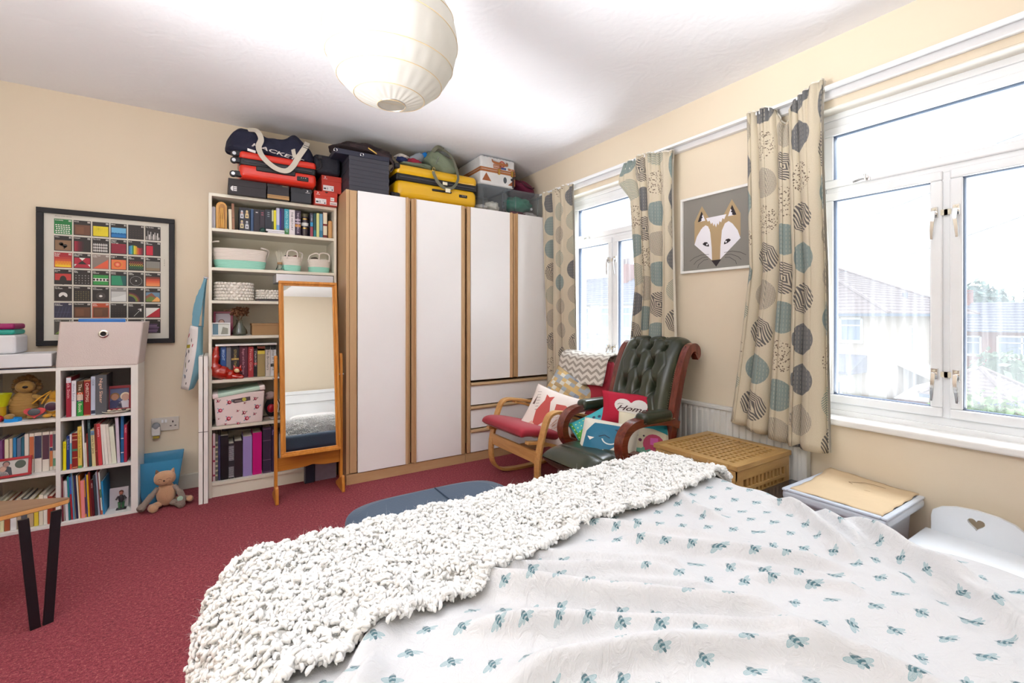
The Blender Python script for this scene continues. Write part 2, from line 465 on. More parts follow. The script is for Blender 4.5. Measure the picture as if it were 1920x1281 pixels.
def window(name, y0, y1):
    """opening between y0 and y1: full-width top light over two side-hung casements"""
    w = thing(name, None, None, (XR+.12, (y0+y1)/2, WZ[0])); w['kind'] = 'structure'
    X0, X1 = XR+.105, XR+.165
    z0, z1 = WZ[0]+.02, WZ[1]-.03; ym = (y0+y1)/2; f = .05
    def rect(ya, yb, za, zb, wd, x0, x1, nm, m=M_gloss, bev=.006):
        q = MB(); q.bx(x0, x1, ya, yb, za, za+wd); q.bx(x0, x1, ya, yb, zb-wd, zb); q.bx(x0, x1, ya, ya+wd, za+wd, zb-wd); q.bx(x0, x1, yb-wd, yb, za+wd, zb-wd)
        return part(nm, q, m, w, world=True, bevel=bev)
    rect(y0+.01, y1-.01, z0, z1, .045, X0, X1, 'outer_frame')
    rect(y0-.0, y1+.0, z0-.02, z1+.025, .03, X0-.012, X0+.03, 'frame_bead', bev=.003)
    q = MB(); q.bx(X0-.002, X1, y0+.055, y1-.055, 1.835, 1.875); part('transom', q, M_gloss, w, world=True, bevel=.005)
    q = MB(); q.bx(X0-.002, X1, ym-.02, ym+.02, z0+.04, 1.84); part('mullion', q, M_gloss, w, world=True, bevel=.005)
    S = [(y0+.05, ym-.012, .755, 1.845), (ym+.012, y1-.05, .755, 1.845), (y0+.05, y1-.05, 1.868, 2.18)]
    for i, (a, b, c, d) in enumerate(S):
        rect(a, b, c, d, .042, X0-.016, X1-.01, 'casement' if i < 2 else 'top_light')
        rect(a+.040, b-.040, c+.040, d-.040, .004, X0-.006, X0+.03, 'gasket', M_gask, 0)
        q = MB(); q.bx(X0+.012, X0+.016, a+.04, b-.04, c+.04, d-.04); part('glass_pane', q, M_glass, w, world=True)
    # handles: two per casement meeting stile, one stay on the top light
    for s in (-1, 1):
        for zz in (1.66, .945):
            h = MB(); yy = ym+s*.036
            h.bx(X0-.030, X0-.014, yy-.012, yy+.012, zz-.022, zz+.026)
            h.cyl((X0-.045, yy, zz), (X0-.02, yy, zz), .009, n=10)
            h.strip([(X0-.042, yy, zz+.006), (X0-.05, yy, zz-.03), (X0-.046, yy+.004*s, zz-.075), (X0-.04, yy+.006*s, zz-.118)], (0, 1, 0), [.016, .015, .013, .010], .007)
            ho = part('handle', h, M_chrome, w, world=True, smooth=40, bevel=.0015, label='chrome casement handle')
            k = MB(); k.cyl((X0-.034, yy, zz+.016), (X0-.030, yy, zz+.016), .005, n=8); k.bx(X0-.016, X0-.006, yy-s*.03-.012, yy-s*.03+.012, zz-.012, zz+.012)
            part('lock', k, mat('cream_lock', '#e0d8c0', .4), ho, world=True)
    h = MB(); yy = y1-.22
    h.bx(X0-.028, X0-.014, yy-.035, yy+.035, 1.868, 1.884); h.strip([(X0-.03, yy-.03, 1.885), (X0-.045, yy, 1.888), (X0-.04, yy+.045, 1.878)], (0,0,1), .012, .006)
    h.cyl((X0-.04, yy-.02, 1.87), (X0-.04, yy-.02, 1.90), .005)
    part('latch', h, M_chrome, w, world=True, smooth=40)
    q = MB(); q.bx(XR-.028, XR+.12, y0-.035, y1+.035, WZ[0]-.03, WZ[0]+.006); part('window_sill', q, M_sill, w, world=True, bevel=.01, seg=3)
    q = MB(); q.bx(XR+.002, X1, y0, y0+.006, WZ[0], WZ[1]); q.bx(XR+.002, X1, y1-.006, y1, WZ[0], WZ[1]); q.bx(XR+.002, X1, y0, y1, WZ[1]-.006, WZ[1])
    part('reveal_lining', q, M_reveal, w, world=True)
    return w
window('window_1', *W1); window('window_2', *W2)

# ------------------------------------------------------------------ curtain rail
rl = thing('curtain_rail', 'long white curtain batten and track running above both windows', 'curtain rail', (2.57, 1.2, 2.3))
q = MB(); q.bx(2.565, 2.6, -.2, 3.45, 2.29, 2.335); part('batten', q, mat('satin_white', '#e4e2e2', .4), rl, world=True, bevel=.004)
q = MB(); q.bx(2.50, 2.522, -.15, 3.42, 2.312, 2.328); q.bx(2.518, 2.566, -.15, 3.42, 2.326, 2.332); part('track', q, M_gloss, rl, world=True, bevel=.002)

def curtainmat():
    m, n, b = newmat('circle_print_linen')
    uv = n.new('ShaderNodeUVMap').outputs[0]; s = n.sep(uv); P, Q = .205, .205
    cx = n.math('DIVIDE', s[0], P); col = n.math('FLOOR', cx); par = n.math('MODULO', n.math('ABSOLUTE', col), 2.)
    cy = n.math('ADD', n.math('DIVIDE', s[1], Q), n.math('MULTIPLY', par, .5)); row = n.math('FLOOR', cy)
    lx = n.math('SUBTRACT', n.math('FRACT', cx), .5); ly = n.math('SUBTRACT', n.math('FRACT', cy), .5)
    r = n.math('SQRT', n.math('ADD', n.math('POWER', lx, 2.), n.math('POWER', ly, 2.)))
    inside = n.math('LESS_THAN', r, .41)
    wn_ = n.new('ShaderNodeTexWhiteNoise'); wn_.noise_dimensions = '2D'; n.link(n.comb(col, row), wn_.inputs['Vector']); rv = wn_.outputs['Value']
    saw = lambda x, k: n.math('FRACT', n.math('MULTIPLY', x, k))
    ax = n.math('ABSOLUTE', lx); ay = n.math('ABSOLUTE', ly)
    chev = n.math('LESS_THAN', saw(n.math('ADD', ly, n.math('MULTIPLY', ax, .8)), 17.), .45)
    basket = n.math('LESS_THAN', n.math('MULTIPLY', n.math('SINE', n.math('MULTIPLY', n.math('ADD', lx, ly), 110.)), n.math('SINE', n.math('MULTIPLY', n.math('SUBTRACT', lx, ly), 70.))), .12)
    vo = n.new('ShaderNodeTexVoronoi'); vo.inputs['Scale'].default_value = 95; n.link(uv, vo.inputs['Vector']); speck = n.math('LESS_THAN', vo.outputs['Distance'], .36)
    diam = n.math('LESS_THAN', saw(n.math('ADD', n.math('MAXIMUM', ax, ay), n.math('MULTIPLY', n.math('MULTIPLY', lx, ly), 1.6)), 15.), .55)
    dash = n.math('SUBTRACT', 1., n.math('MULTIPLY', n.math('MULTIPLY', n.math('LESS_THAN', saw(lx, 14.), .16), n.math('LESS_THAN', saw(ly, 9.), .6)), .45))
    chev2 = n.math('LESS_THAN', saw(n.math('ADD', lx, n.math('MULTIPLY', ay, .9)), 13.), .5)
    base = n.mix(n.noise(n.coord('UV', (1, 1, 1)), 240, 2), hx('#cfc2a8'), hx('#e0d5be'))
    pats = [(.0, dash, '#7c9090'), (.20, chev, '#6f8a84'), (.36, basket, '#8f8880'), (.56, speck, '#5a463c'), (.72, diam, '#46454f'), (.88, dash, '#5c6068')]
    c = base
    for (lo, p, colr) in pats:
        sel = n.math('MULTIPLY', n.math('GREATER_THAN', rv, lo), p)
        nsel = n.math('GREATER_THAN', rv, lo)
        c = n.mix(nsel, c, n.mix(n.math('MULTIPLY', p, .9), base, hx(colr)))
    n.link(n.mix(inside, base, c), b.inputs['Base Color'])
    b.inputs['Roughness'].default_value = .85; b.inputs['Sheen Weight'].default_value = .1
    n.link(n.bump(n.noise(n.coord('UV', (1, 1, 1)), 420, 2), .25, .003), b.inputs['Normal'])
    # thin cloth lets a little daylight through
    tl = n.new('ShaderNodeBsdfTranslucent'); tl.inputs[0].default_value = hx('#c8b48c'); mx = n.new('ShaderNodeMixShader'); mx.inputs[0].default_value = .10
    out = n.n['Material Output']; n.link(b.outputs[0], mx.inputs[1]); n.link(tl.outputs[0], mx.inputs[2]); n.link(mx.outputs[0], out.inputs[0])
    return m
M_cur = curtainmat()
M_lining = mat('white_curtain_lining', '#ece6da', .8)

def curtain(label, xc, ya, yb, ztop, zbot, folds, seed, amp=.045, flare=None, width=None, hook=None):
    """ya(t), yb(t): edges in y for t=0 top..1 bottom; profile is a run of pleats"""
    rnd = random.Random(seed); N = folds*20; ph = [rnd.uniform(-.35, .35) for _ in range(folds+2)]; am = [rnd.uniform(.55, 1.2) for _ in range(folds+2)]
    wid = width or 1.2
    def prof(u, t):
        uw = u+.055*math.sin(2*PI*u*1.5+seed)*math.sin(PI*u); k = uw*folds; i = int(min(k, folds-1e-6)); fr = k-i
        a = am[i]*(1-fr)+am[i+1]*fr; p = ph[i]*(1-fr)+ph[i+1]*fr
        sp = .45+.55*min(1, t*2.2)
        sn = math.sin(2*PI*(k+p*t)); x = (.75*sn+.25*math.sin(4*PI*(k+p*t)+1.))*amp*a*sp
        x += .012*math.sin(5*t+9*u+seed)*t
        y = ya(t)*(1-u)+yb(t)*u - .008*math.sin(4*PI*(k+p*t))*min(1, .3+t*3)
        return x, y
    def fn(u, t):
        x, y = prof(u, t)
        zt = ztop(u) if callable(ztop) else ztop; zb = zbot(u) if callable(zbot) else zbot
        z = zt+(zb-zt)*t
        # pencil pleat gather near the heading
        g = math.exp(-((t-.045)/.02)**2); x += .012*math.sin(u*folds*2*PI*3)*math.exp(-t*14)+g*.004
        if flare: dx, dy, dz = flare(u, t); x += dx; y += dy; z += dz
        return (xc-x, y, z)
    th = thing('curtain', label, 'curtain', (xc, (ya(0)+yb(0))/2, zbot(0.5) if callable(zbot) else zbot), group=None)
    us = [0.]
    for i in range(N):
        a, b = prof(i/N, .55), prof((i+1)/N, .55); us.append(us[-1]+math.hypot(a[0]-b[0], a[1]-b[1]))
    q = MB(); q.grid(fn, N, 46, uvfn=lambda u, t: (us[int(round(u*N))]+seed*.37, -t*1.78))
    o = part('printed_cloth', q, M_cur, th, world=True, smooth=80)
    sm = o.modifiers.new('t', 'SOLIDIFY'); sm.thickness = .003
    def fl(u, t):
        x, y, z = fn(u, t); return (x+.013, y+(.5-u)*.012, z+.012*(t-.5)*0)
    q = MB(); q.grid(fl, N, 40); part('lining', q, M_lining, th, world=True, smooth=80, label='white cotton lining')
    q = MB(); q.grid(lambda u, t: (lambda p: (p[0]+.008, p[1], p[2]+.012-t*.07))(fn(u, .0)), N, 3)
    part('heading_tape', q, M_lining, th, world=True, smooth=80)
    return th
L = lambda a, b, c=None: (lambda t: a+(b-a)*t) if c is None else (lambda t: a+(b-a)*min(1, t*2)+(c-b)*max(0, t*2-1))
curtain('patterned curtain hanging in the far corner next to the white wardrobe', 2.50, L(3.36, 3.30), L(2.95, 2.93, 2.90), 2.32, .53, 3, 1, .036)
def fl2(u, t):
    k = max(0, 1-u*3.0)*max(0, 1-abs(t-.06)/.085); return (.02*k, .085*k, -.02*k)
curtain('patterned curtain between the far window and the framed fox print', 2.50, L(2.33, 2.26, 2.36), L(1.95, 1.96), lambda u: 2.31+.02*math.sin(5*u), .53, 4, 4, .040, flare=fl2)
def fl3(u, t):
    # a few hooks have come off: the heading sags in the middle and is pulled back near the window side
    k = math.exp(-((u-.52)/.11)**2)*math.exp(-t*7); e = math.exp(-((u-.95)/.1)**2)*math.exp(-t*9)
    return (-.03*k+.02*e, -.035*e, -.11*k+.03*e)
curtain('widest patterned curtain, hanging between the fox print and the near window', 2.50, L(1.44, 1.43, 1.55), L(1.085, 1.05, 1.035), 2.33, lambda u: .60-.07*min(1, u*1.6), 5, 7, .052, flare=fl3)

# ------------------------------------------------------------------ radiator
rd = thing('radiator', 'white ribbed panel radiator under the fox print behind the lattice box', 'radiator', (2.56, 1.65, .14))
def rad():
    q = MB(); y0, y1 = 1.165, 2.36; n = 30; vs = []; P = []
    for i in range(n):
        a = y0+(y1-y0)*i/n; d = (y1-y0)/n
        P += [(2.548, a+.1*d), (2.548, a+.5*d), (2.557, a+.62*d), (2.557, a+.98*d)]
    P = [(2.548, y0)]+P+[(2.548, y1)]; k = len(P)
    for z in (.165, .175, .615, .64): 
        off = .008 if z in (.165, .64) else 0
        vs += [(x+off, y, z) for x, y in P]
    fs = [(j*k+i, j*k+i+1, (j+1)*k+i+1, (j+1)*k+i) for j in range(3) for i in range(k-1)]
    q.add(vs, fs); q.bx(2.558, 2.564, y0, y1, .165, .64); return q
M_rad = mat('radiator_enamel', '#dcdcd8', .3)
part('ribbed_panel', rad(), M_rad, rd, world=True)
q = MB(); q.bx(2.545, 2.590, 1.160, 2.365, .638, .660); part('top_cover', q, M_rad, rd, world=True, bevel=.004)
q = MB(); q.bx(2.548, 2.590, 1.160, 1.166, .165, .64); part('side_cover', q, M_rad, rd, world=True)
for a in (1.22, 2.22): q = MB(); q.bx(2.566, 2.598, a-.02, a+.02, .15, .62); part('bracket', q, M_rad, rd, world=True)
q = MB(); q.tube(spline([(2.575, 1.18, .19), (2.575, 1.135, .19), (2.575, 1.13, .10), (2.575, 1.13, .0)], 4), .008, 8); part('pipe', q, M_rad, rd, world=True, smooth=50)

# ------------------------------------------------------------------ fox print and gallery poster
fp = thing('framed_print', 'white framed picture of a fox head on grey, between the curtains', 'picture', (2.598, 1.70, 1.482))
fy0, fy1, fz0, fz1 = 1.945, 1.455, 1.482, 1.972   # drawn with u to the right = -y
q = MB(); M_ = Matrix(((0, 1, 0, 2.575), (-1, 0, 0, fy0), (0, 0, 1, fz0), (0, 0, 0, 1)))
q.frame(0, .49, 0, .49, .016, 0, .022, M=M_); part('picture_frame', q, mat('white_frame', '#eeede8', .35), fp, world=True, bevel=.002)
q = MB(); q.bx(.01, .48, .014, .02, .01, .48, M=M_); part('backing', q, mat('grey_paper', '#8a867f', .7), fp, world=True)
d = Decal((2.589, fy0, fz0), (0, -1, 0), (0, 0, 1)); K = .49
def FX(x, y): return ((x-120)/850*K, 0)[0], y
def fx(pts):
    """coordinates read on a 0..1 square of the sheet"""
    return [(x*K, y*K) for x, y in pts]
TAN = '#b39a74'; WH = '#eceaf0'; BK = '#241c22'
d.poly(fx([(.20,.37),(.20,.67),(.31,.86),(.42,.67),(.50,.64),(.60,.67),(.72,.86),(.83,.67),(.83,.40),(.56,.13),(.46,.13)]), TAN, 1)
d.poly(fx([(.20,.37),(.32,.58),(.37,.60),(.42,.54),(.455,.14)]), WH, 2); d.poly(fx([(.20,.37),(.235,.47),(.30,.56),(.36,.60),(.40,.58),(.43,.50),(.45,.30),(.455,.14)]), WH, 3)
d.poly(fx([(.83,.37),(.795,.47),(.73,.56),(.68,.60),(.63,.58),(.59,.50),(.57,.30),(.565,.14)]), WH, 3)
d.poly(fx([(.445,.14),(.58,.14),(.512,.055)]), BK, 4)
d.poly(fx([(.37,.69),(.65,.69),(.62,.63),(.60,.65),(.58,.60),(.56,.62),(.545,.57),(.53,.60),(.51,.55),(.49,.60),(.475,.57),(.46,.62),(.44,.60),(.42,.65),(.395,.64)]), WH, 4)
for sx in (1, -1):
    X = lambda v: .515+sx*(v-.515)
    d.poly(fx([(X(.26),.66),(X(.31),.78),(X(.36),.66)]), WH, 4); d.poly(fx([(X(.25),.66),(X(.305),.79),(X(.325),.75),(X(.31),.72),(X(.325),.71),(X(.30),.69),(X(.31),.675),(X(.285),.66)]), BK, 5)
    d.poly(fx([(X(.32),.365),(X(.35),.385),(X(.385),.38),(X(.41),.345),(X(.412),.32),(X(.37),.33),(X(.335),.35)]), BK, 4); d.circ(X(.385)*K, .35*K, .012*K, WH, 5)
    for k in range(3): d.line(fx([(X(.41-.005*k), .20-.03*k+.02), (X(.30+.02*k), .225-.035*k), (X(.20+.03*k), .20-.05*k), (X(.13+.06*k), .16-.05*k)]), .0022, BK, 4)
d.build('fox_drawing', fp)

po = thing('framed_poster', 'black framed poster of thirty six square album-style tiles on the back wall', 'poster', (-.583, 3.915, 1.02))
px0, px1, pz0, pz1 = -.922, -.245, 1.022, 1.867
q = MB(); q.frame(px0, px1, pz0, pz1, .031, 3.888, 3.916); part('picture_frame', q, mat('black_frame', '#121016', .6), po, world=True, bevel=.002)
q = MB(); q.bx(px0+.02, px1-.02, 3.905, 3.914, pz0+.02, pz1-.02); part('backing', q, mat('poster_paper', '#d6d2c6', .6), po, world=True)
d = Decal((px0+.031, 3.904, pz0+.031), (1, 0, 0), (0, 0, 1))
TX0, TZT, TW, TP, TQ, TH = .046, .735, .0815, .0882, .1068, .096
DK = '#2c2624'
tiles = [
 [('Grandaddy','00','#1f7a3c','keys'),('Doves','00',DK,'brown'),('','00','#2c2624','sun'),('Elbow','01',DK,'sea'),('','01',DK,'dots'),('The Strokes','01',DK,'bars')],
 [('Wilco','01',DK,'heart'),('Interpol','02',DK,'redfade'),('The Coral','02',DK,'zig'),('Queens\nof The\nStone Age','02',DK,'redlines'),('Beck','02',DK,'rainbow'),('The\nLibertines','02',DK,'redhalf')],
 [('Broken\nSocial\nScene','02','#a82830','sunset'),('The White\nStripes','03',DK,'cross'),('Yeah Yeah\nYeahs','03','#8c7c74','diag'),('Kings of\nLeon','03',DK,'swirl'),('The\nRapture','03',DK,'rasta'),('The\nKillers','04',DK,'grey')],
 [('Arcade\nFire','04',DK,'arch'),('Bloc\nParty','05',DK,'xs'),('The\nNational','05',DK,'eyes'),('Sleater\nKinney','05',DK,'fold'),('Sufjan\nStevens','05',DK,'circle'),('Arctic\nMonkeys','06',DK,'orange')],
 [('TV on\nThe Radio','06',DK,'pac'),('Midlake','06',DK,'hex'),('LCD\nSoundsystem','07',DK,'disc'),('Bon Iver','07','#8c8a88','snow'),('Radiohead','07',DK,'bow'),('Fleet\nFoxes','08',DK,'hills')],
 [('Animal\nCollective','09','#35354a','iso'),('The Horrors','09',DK,'brown'),('Wild\nBeasts','09','#c05030','brown'),('The xx','09',DK,'dots'),('Beach\nHouse','10',DK,'arrow'),('','10',DK,'diagred')],
 [('Caribou','11','#4c4a44','tri'),('','11',DK,'grey'),('','11',DK,'dots'),('','12',DK,'sea'),('','12',DK,'bars'),('','12',DK,'purple')]]
TZT = .764; TQ = .1040; THh = .0935
for r, row in enumerate(tiles):
    for c, (nm, num, bg, pat) in enumerate(row):
        x = TX0+c*TP; z = TZT-(r+1)*TQ+.0-.0; w = TW; h = THh
        d.rect(x, z, w, h, bg, 1)
        if nm:
            for i, ln in enumerate(nm.split('\n')): d.text(ln, x+.003, z+h-.0105-i*.0075, .0085, '#e8e4dc', L=3, bold=.02)
        d.text(num, x+w-.003, z+h-.0135, .0135, '#e8e4dc', align='r', L=3, bold=.03)
        ax, az, aw, ah = x+.004, z+.004, w-.008, h-.031
        R = lambda a, b, e, f, col, L=3: d.rect(ax+a*aw, az+b*ah, e*aw, f*ah, col, L)
        P_ = lambda pts, col, L=4: d.poly([(ax+a*aw, az+b*ah) for a, b in pts], col, L)
        if pat == 'keys':
            for i in range(5):
                for k in range(6): R(.02+.155*k+.02*(i%3), .78-.19*i, .11, .10, '#e8e8e0')
        elif pat == 'brown': R(0,0,1,1,'#6c4632',2); R(.1,.1,.5,.7,'#7a5038')
        elif pat == 'sun':
            R(0,0,1,1,'#e4d020',2)
            for k in range(10):
                a = 2*PI*k/10+.3; d.line([(ax+.35*aw, az+.72*ah), (ax+aw*(.35+.3*math.cos(a)), az+ah*(.72+.27*math.sin(a)))], .0006, '#8c8010', 4)
        elif pat == 'sea':
            R(0,0,1,1,'#6cb4dc',2); R(0,0,1,.42,'#1c74b8')
            for k in range(5): d.circ(ax+aw*(.1+.2*k), az+.42*ah, aw*.09, '#1c74b8', 3, n=10, ry=ah*.06)
        elif pat == 'dots':
            for i in range(4):
                for k in range(5): d.circ(ax+aw*(.1+.2*k), az+ah*(.12+.25*i), .002, '#5c4440', 3, n=6)
        elif pat == 'bars':
            for k, hh in enumerate((.35,.95,.55,.85,.4,.6,.8,.5,.75,.3)): R(.1*k, 0, .085, hh, ['#a8a4a0','#7c7875','#d4d0cc'][k%3])
        elif pat == 'heart':
            R(0,0,1,1,'#8c6c50',2)
            for (hx_, hz_, t) in ((.38,.62,.5),(.62,.45,-.4)): d.circ(ax+hx_*aw, az+hz_*ah, aw*.14, '#2c2420', 3, n=12, ry=ah*.17, rot=t); 
            P_([(.25,.6),(.5,.35),(.5,.7)], '#2c2420', 3); P_([(.5,.45),(.55,.12),(.75,.4)], '#2c2420', 3)
        elif pat == 'redfade':
            for k, cc in enumerate(('#a01c34','#86182e','#641a2c','#4c1e26','#3a2024')): R(.12*k,0,.12,1,cc)
        elif pat == 'zig':
            for i in range(3):
                for k in range(8): P_([(.12*k,.75-.3*i),(.12*k+.06,.95-.3*i),(.12*k+.11,.75-.3*i),(.12*k+.06,.62-.3*i)], '#dcd8d4')
        elif pat == 'redlines':
            R(0,0,1,1,'#9c2038',2)
            for i in range(8): R(0,.12*i,1,.03,'#60182a'); 
        elif pat == 'rainbow':
            for k, cc in enumerate(('#3080b8','#40a0d0','#60b8c8','#30904c','#e0dc40','#e8d020','#e8a028','#e07830','#d04838','#b83040','#902838','#6c2030')): R(.083*k,0,.066,.95-.03*abs(k-3)-(.1 if 6<k<10 else 0),cc)
        elif pat == 'redhalf': R(.02,0,.48,1,'#c82038')
        elif pat == 'sunset':
            for k, cc in enumerate(('#f0c828','#eca828','#e08030','#c85030','#b83830')): R(0,.2*k,1,.2,cc,3)
            for k in range(6): P_([(.17*k,.4),(.17*k+.085,.62),(.17*k+.17,.4),(.17*k+.085,.2)], '#e89028')
        elif pat == 'cross':
            R(0,0,1,1,'#b02038',2); P_([(.3,1),(.7,1),(.5,.72)], '#eeeae4'); P_([(.2,.35),(.8,.35),(.5,.72)], '#2c2624'); P_([(0,.35),(.15,.35),(0,.1)], '#eeeae4'); P_([(1,.35),(.85,.35),(1,.1)], '#eeeae4')
        elif pat == 'diag': P_([(0,0),(1,0),(1,.95)], '#e06040')
        elif pat == 'swirl':
            R(0,0,1,1,'#e87848',2)
            for i, cc in enumerate(('#e09038','#d05038','#e87040','#f0a080')): d.circ(ax+.42*aw, az+.5*ah, aw*(.34-.08*i), cc, 3+i, n=20, ry=ah*(.4-.09*i))
        elif pat == 'rasta':
            for i, cc in enumerate(('#1c6050','#208858','#30a050','#e8d850','#e8b040','#c05038','#883028')):
                for k in range(7): R(.02+.14*k+.05*(i%2), .05+.135*i, .09, .06, cc)
        elif pat == 'grey':
            R(0,0,1,1,'#8c8a82',2); R(0,0,1,.3,'#8c7860')
            for k in range(12): R(.08*k,.25,.02,.7,'#7a7872')
        elif pat == 'arch': R(0,.35,1,.65,'#c03c38'); d.circ(ax+.5*aw, az+.35*ah, aw*.22, DK, 4, n=16, ry=ah*.45)
        elif pat == 'xs':
            for i in range(4):
                for k in range(5):
                    X_, Z_ = ax+aw*(.1+.2*k), az+ah*(.12+.25*i); t = .0032; u = (i+k)%2
                    d.line([(X_-t, Z_-(0 if u else t)), (X_+t, Z_+(0 if u else t))], .001, '#c8c4c0', 3); d.line([(X_-(0 if u else t), Z_+t), (X_+(0 if u else t), Z_-t)], .001, '#c8c4c0', 3)
        elif pat == 'eyes':
            R(0,0,1,1,'#389848',2); R(0,.36,1,.3,'#eeeae4')
            for k in range(5): P_([(.22*k-.04,.51),(.22*k+.06,.64),(.22*k+.16,.51),(.22*k+.06,.38)], '#201c1c')
        elif pat == 'fold': R(0,0,1,1,'#289068',2); P_([(.62,1),(1,1),(1,0),(.8,0)], '#1c5c58')
        elif pat == 'circle': d.ring(ax+.5*aw, az+.52*ah, aw*.42, .001, '#d8d4d0', 3); d.circ(ax+.5*aw, az+.52*ah, .004, '#d8d4d0', 3); [d.line([(ax+.5*aw+.004*math.cos(a*.524), az+.52*ah+.004*math.sin(a*.524)), (ax+.5*aw+aw*.38*math.cos(a*.524), az+.52*ah+aw*.38*math.sin(a*.524))], .0004, '#6c6864', 3) for a in range(12)]
        elif pat == 'orange':
            for k, cc in enumerate(('#e89058','#e47c48','#dc6038','#c04830','#7c3828')): R(0,.2*k,1,.2,cc,3)
        elif pat == 'pac': d.circ(ax+.5*aw, az+.5*ah, aw*.27, '#e4e0dc', 3, a0=-.5, a1=PI+.5); P_([(.5,.55),(.2,.2),(.8,.2)], DK)
        elif pat == 'hex':
            for i in range(5):
                for k in range(6): d.circ(ax+aw*(.1+.16*k), az+ah*(.1+.2*i), .004, '#6c6440' if (i+k)%2 else '#5a5440', 3, n=6)
        elif pat == 'disc': d.circ(ax+.5*aw, az+.5*ah, aw*.32, '#48403e', 3); d.circ(ax+.5*aw, az+.5*ah, aw*.11, '#e8e6e2', 4, ry=ah*.11)
        elif pat == 'snow': R(0,0,1,1,'#c8c8c6',2); P_([(0,0),(1,0),(1,.75),(.5,.5),(0,.35)], '#dededc')
        elif pat == 'bow':
            for i, cc in enumerate(('#5c2838','#8c6830','#6c8838','#2c2c38')): d.circ(ax, az, aw*(.8-.11*i), cc, 3+i, n=16, ry=ah*(.95-.13*i), a0=0, a1=PI/2) if False else P_([(0,0)]+[((.8-.11*i)*math.cos(t*.157),(.95-.13*i)*math.sin(t*.157)) for t in range(11)], cc, 3+i)
        elif pat == 'hills': R(0,0,1,1,'#6c8ca4',2); P_([(0,0),(0,.6),(.4,.95),(.75,.5),(.9,0)], '#8c5844',3); P_([(0,0),(0,.3),(.35,.6),(.8,.3),(1,0)], '#6c8038',4); P_([(.4,0),(.8,.55),(1,.3),(1,0)], '#e8a860',5)
        elif pat == 'iso': [d.line([(ax+aw*(.1+.2*k), az), (ax+aw*(.3+.2*k), az+ah)], .0005, '#7878a0', 3) for k in range(4)]; R(.0,.5,1,.01,'#7878a0')
        elif pat == 'arrow': d.line([(ax+.35*aw, az+.1*ah), (ax+.85*aw, az+.85*ah)], .0018, '#e8e4e0', 3); P_([(.88,.92),(.62,.86),(.66,.80),(.80,.82),(.80,.62),(.87,.60)], '#e8e4e0')
        elif pat == 'diagred': R(0,0,1,1,'#e4e0da',2); P_([(0,0),(1,0),(1,1)], '#b02030',3)
        elif pat == 'tri': P_([(0,0),(.4,.5),(1,.5),(.8,0)], '#7c9848',3); R(.3,.4,.5,.15,'#3c7ca0')
        elif pat == 'purple':
            for i in range(6): R(.05*i%.2,.05+.16*i,.8,.07,['#8c6c98','#a884b0','#6c4c78'][i%3])
d.text('albums of the decade', TX0+.003, .768, .009, '#55504c', L=3)
for i in range(4): d.rect(.588, .53-.012*i, .003, .004, '#403c38', 3)
d.build('printed_sheet', po)

# socket with a plug-in night light
so = thing('double_socket', 'double plug socket on the back wall above the blue bin', 'socket', (-.297, 3.918, .42))
q = MB(); q.bx(-.373, -.222, 3.908, 3.919, .422, .512); part('face_plate', q, mat('socket_plastic', '#cfcac2', .35), so, world=True, bevel=.003)
q = MB(); q.bx(-.318, -.306, 3.903, 3.909, .478, .500); q.bx(-.300, -.288, 3.903, 3.909, .478, .500); part('rocker_switch', q, M_gloss, so, world=True, bevel=.001)
d = Decal((-.373, 3.9075, .422), (1,0,0), (0,0,1)); d.rect(.114, .052, .007, .013, '#2a2624'); d.rect(.100, .028, .011, .006, '#2a2624'); d.rect(.126, .028, .011, .006, '#2a2624'); d.rect(.057, .070, .008, .003, '#b03030'); d.rect(.075,.070,.008,.003,'#b03030'); d.build('socket_holes', so)
nl = thing('night_light', 'plug-in night light with grey dome in the left socket', 'night light', (-.345, 3.905, .40))
q = MB(); q.bx(-.368, -.322, 3.868, 3.906, .400, .462); part('housing', q, mat('nightlight_white', '#e0dedb', .3), nl, world=True, bevel=.008, seg=3)
q = MB(); q.ell((-.345, 3.885, .462), (.024, .022, .026), 16, 8); part('dome', q, mat('nightlight_grey', '#8a8f96', .3), nl, world=True, smooth=60, label='smoky grey dome')
q = MB(); q.bx(-.362, -.328, 3.885, 3.905, .380, .398); part('tag', q, mat('yellow_tag', '#b8a440', .5), nl, world=True, bevel=.002)

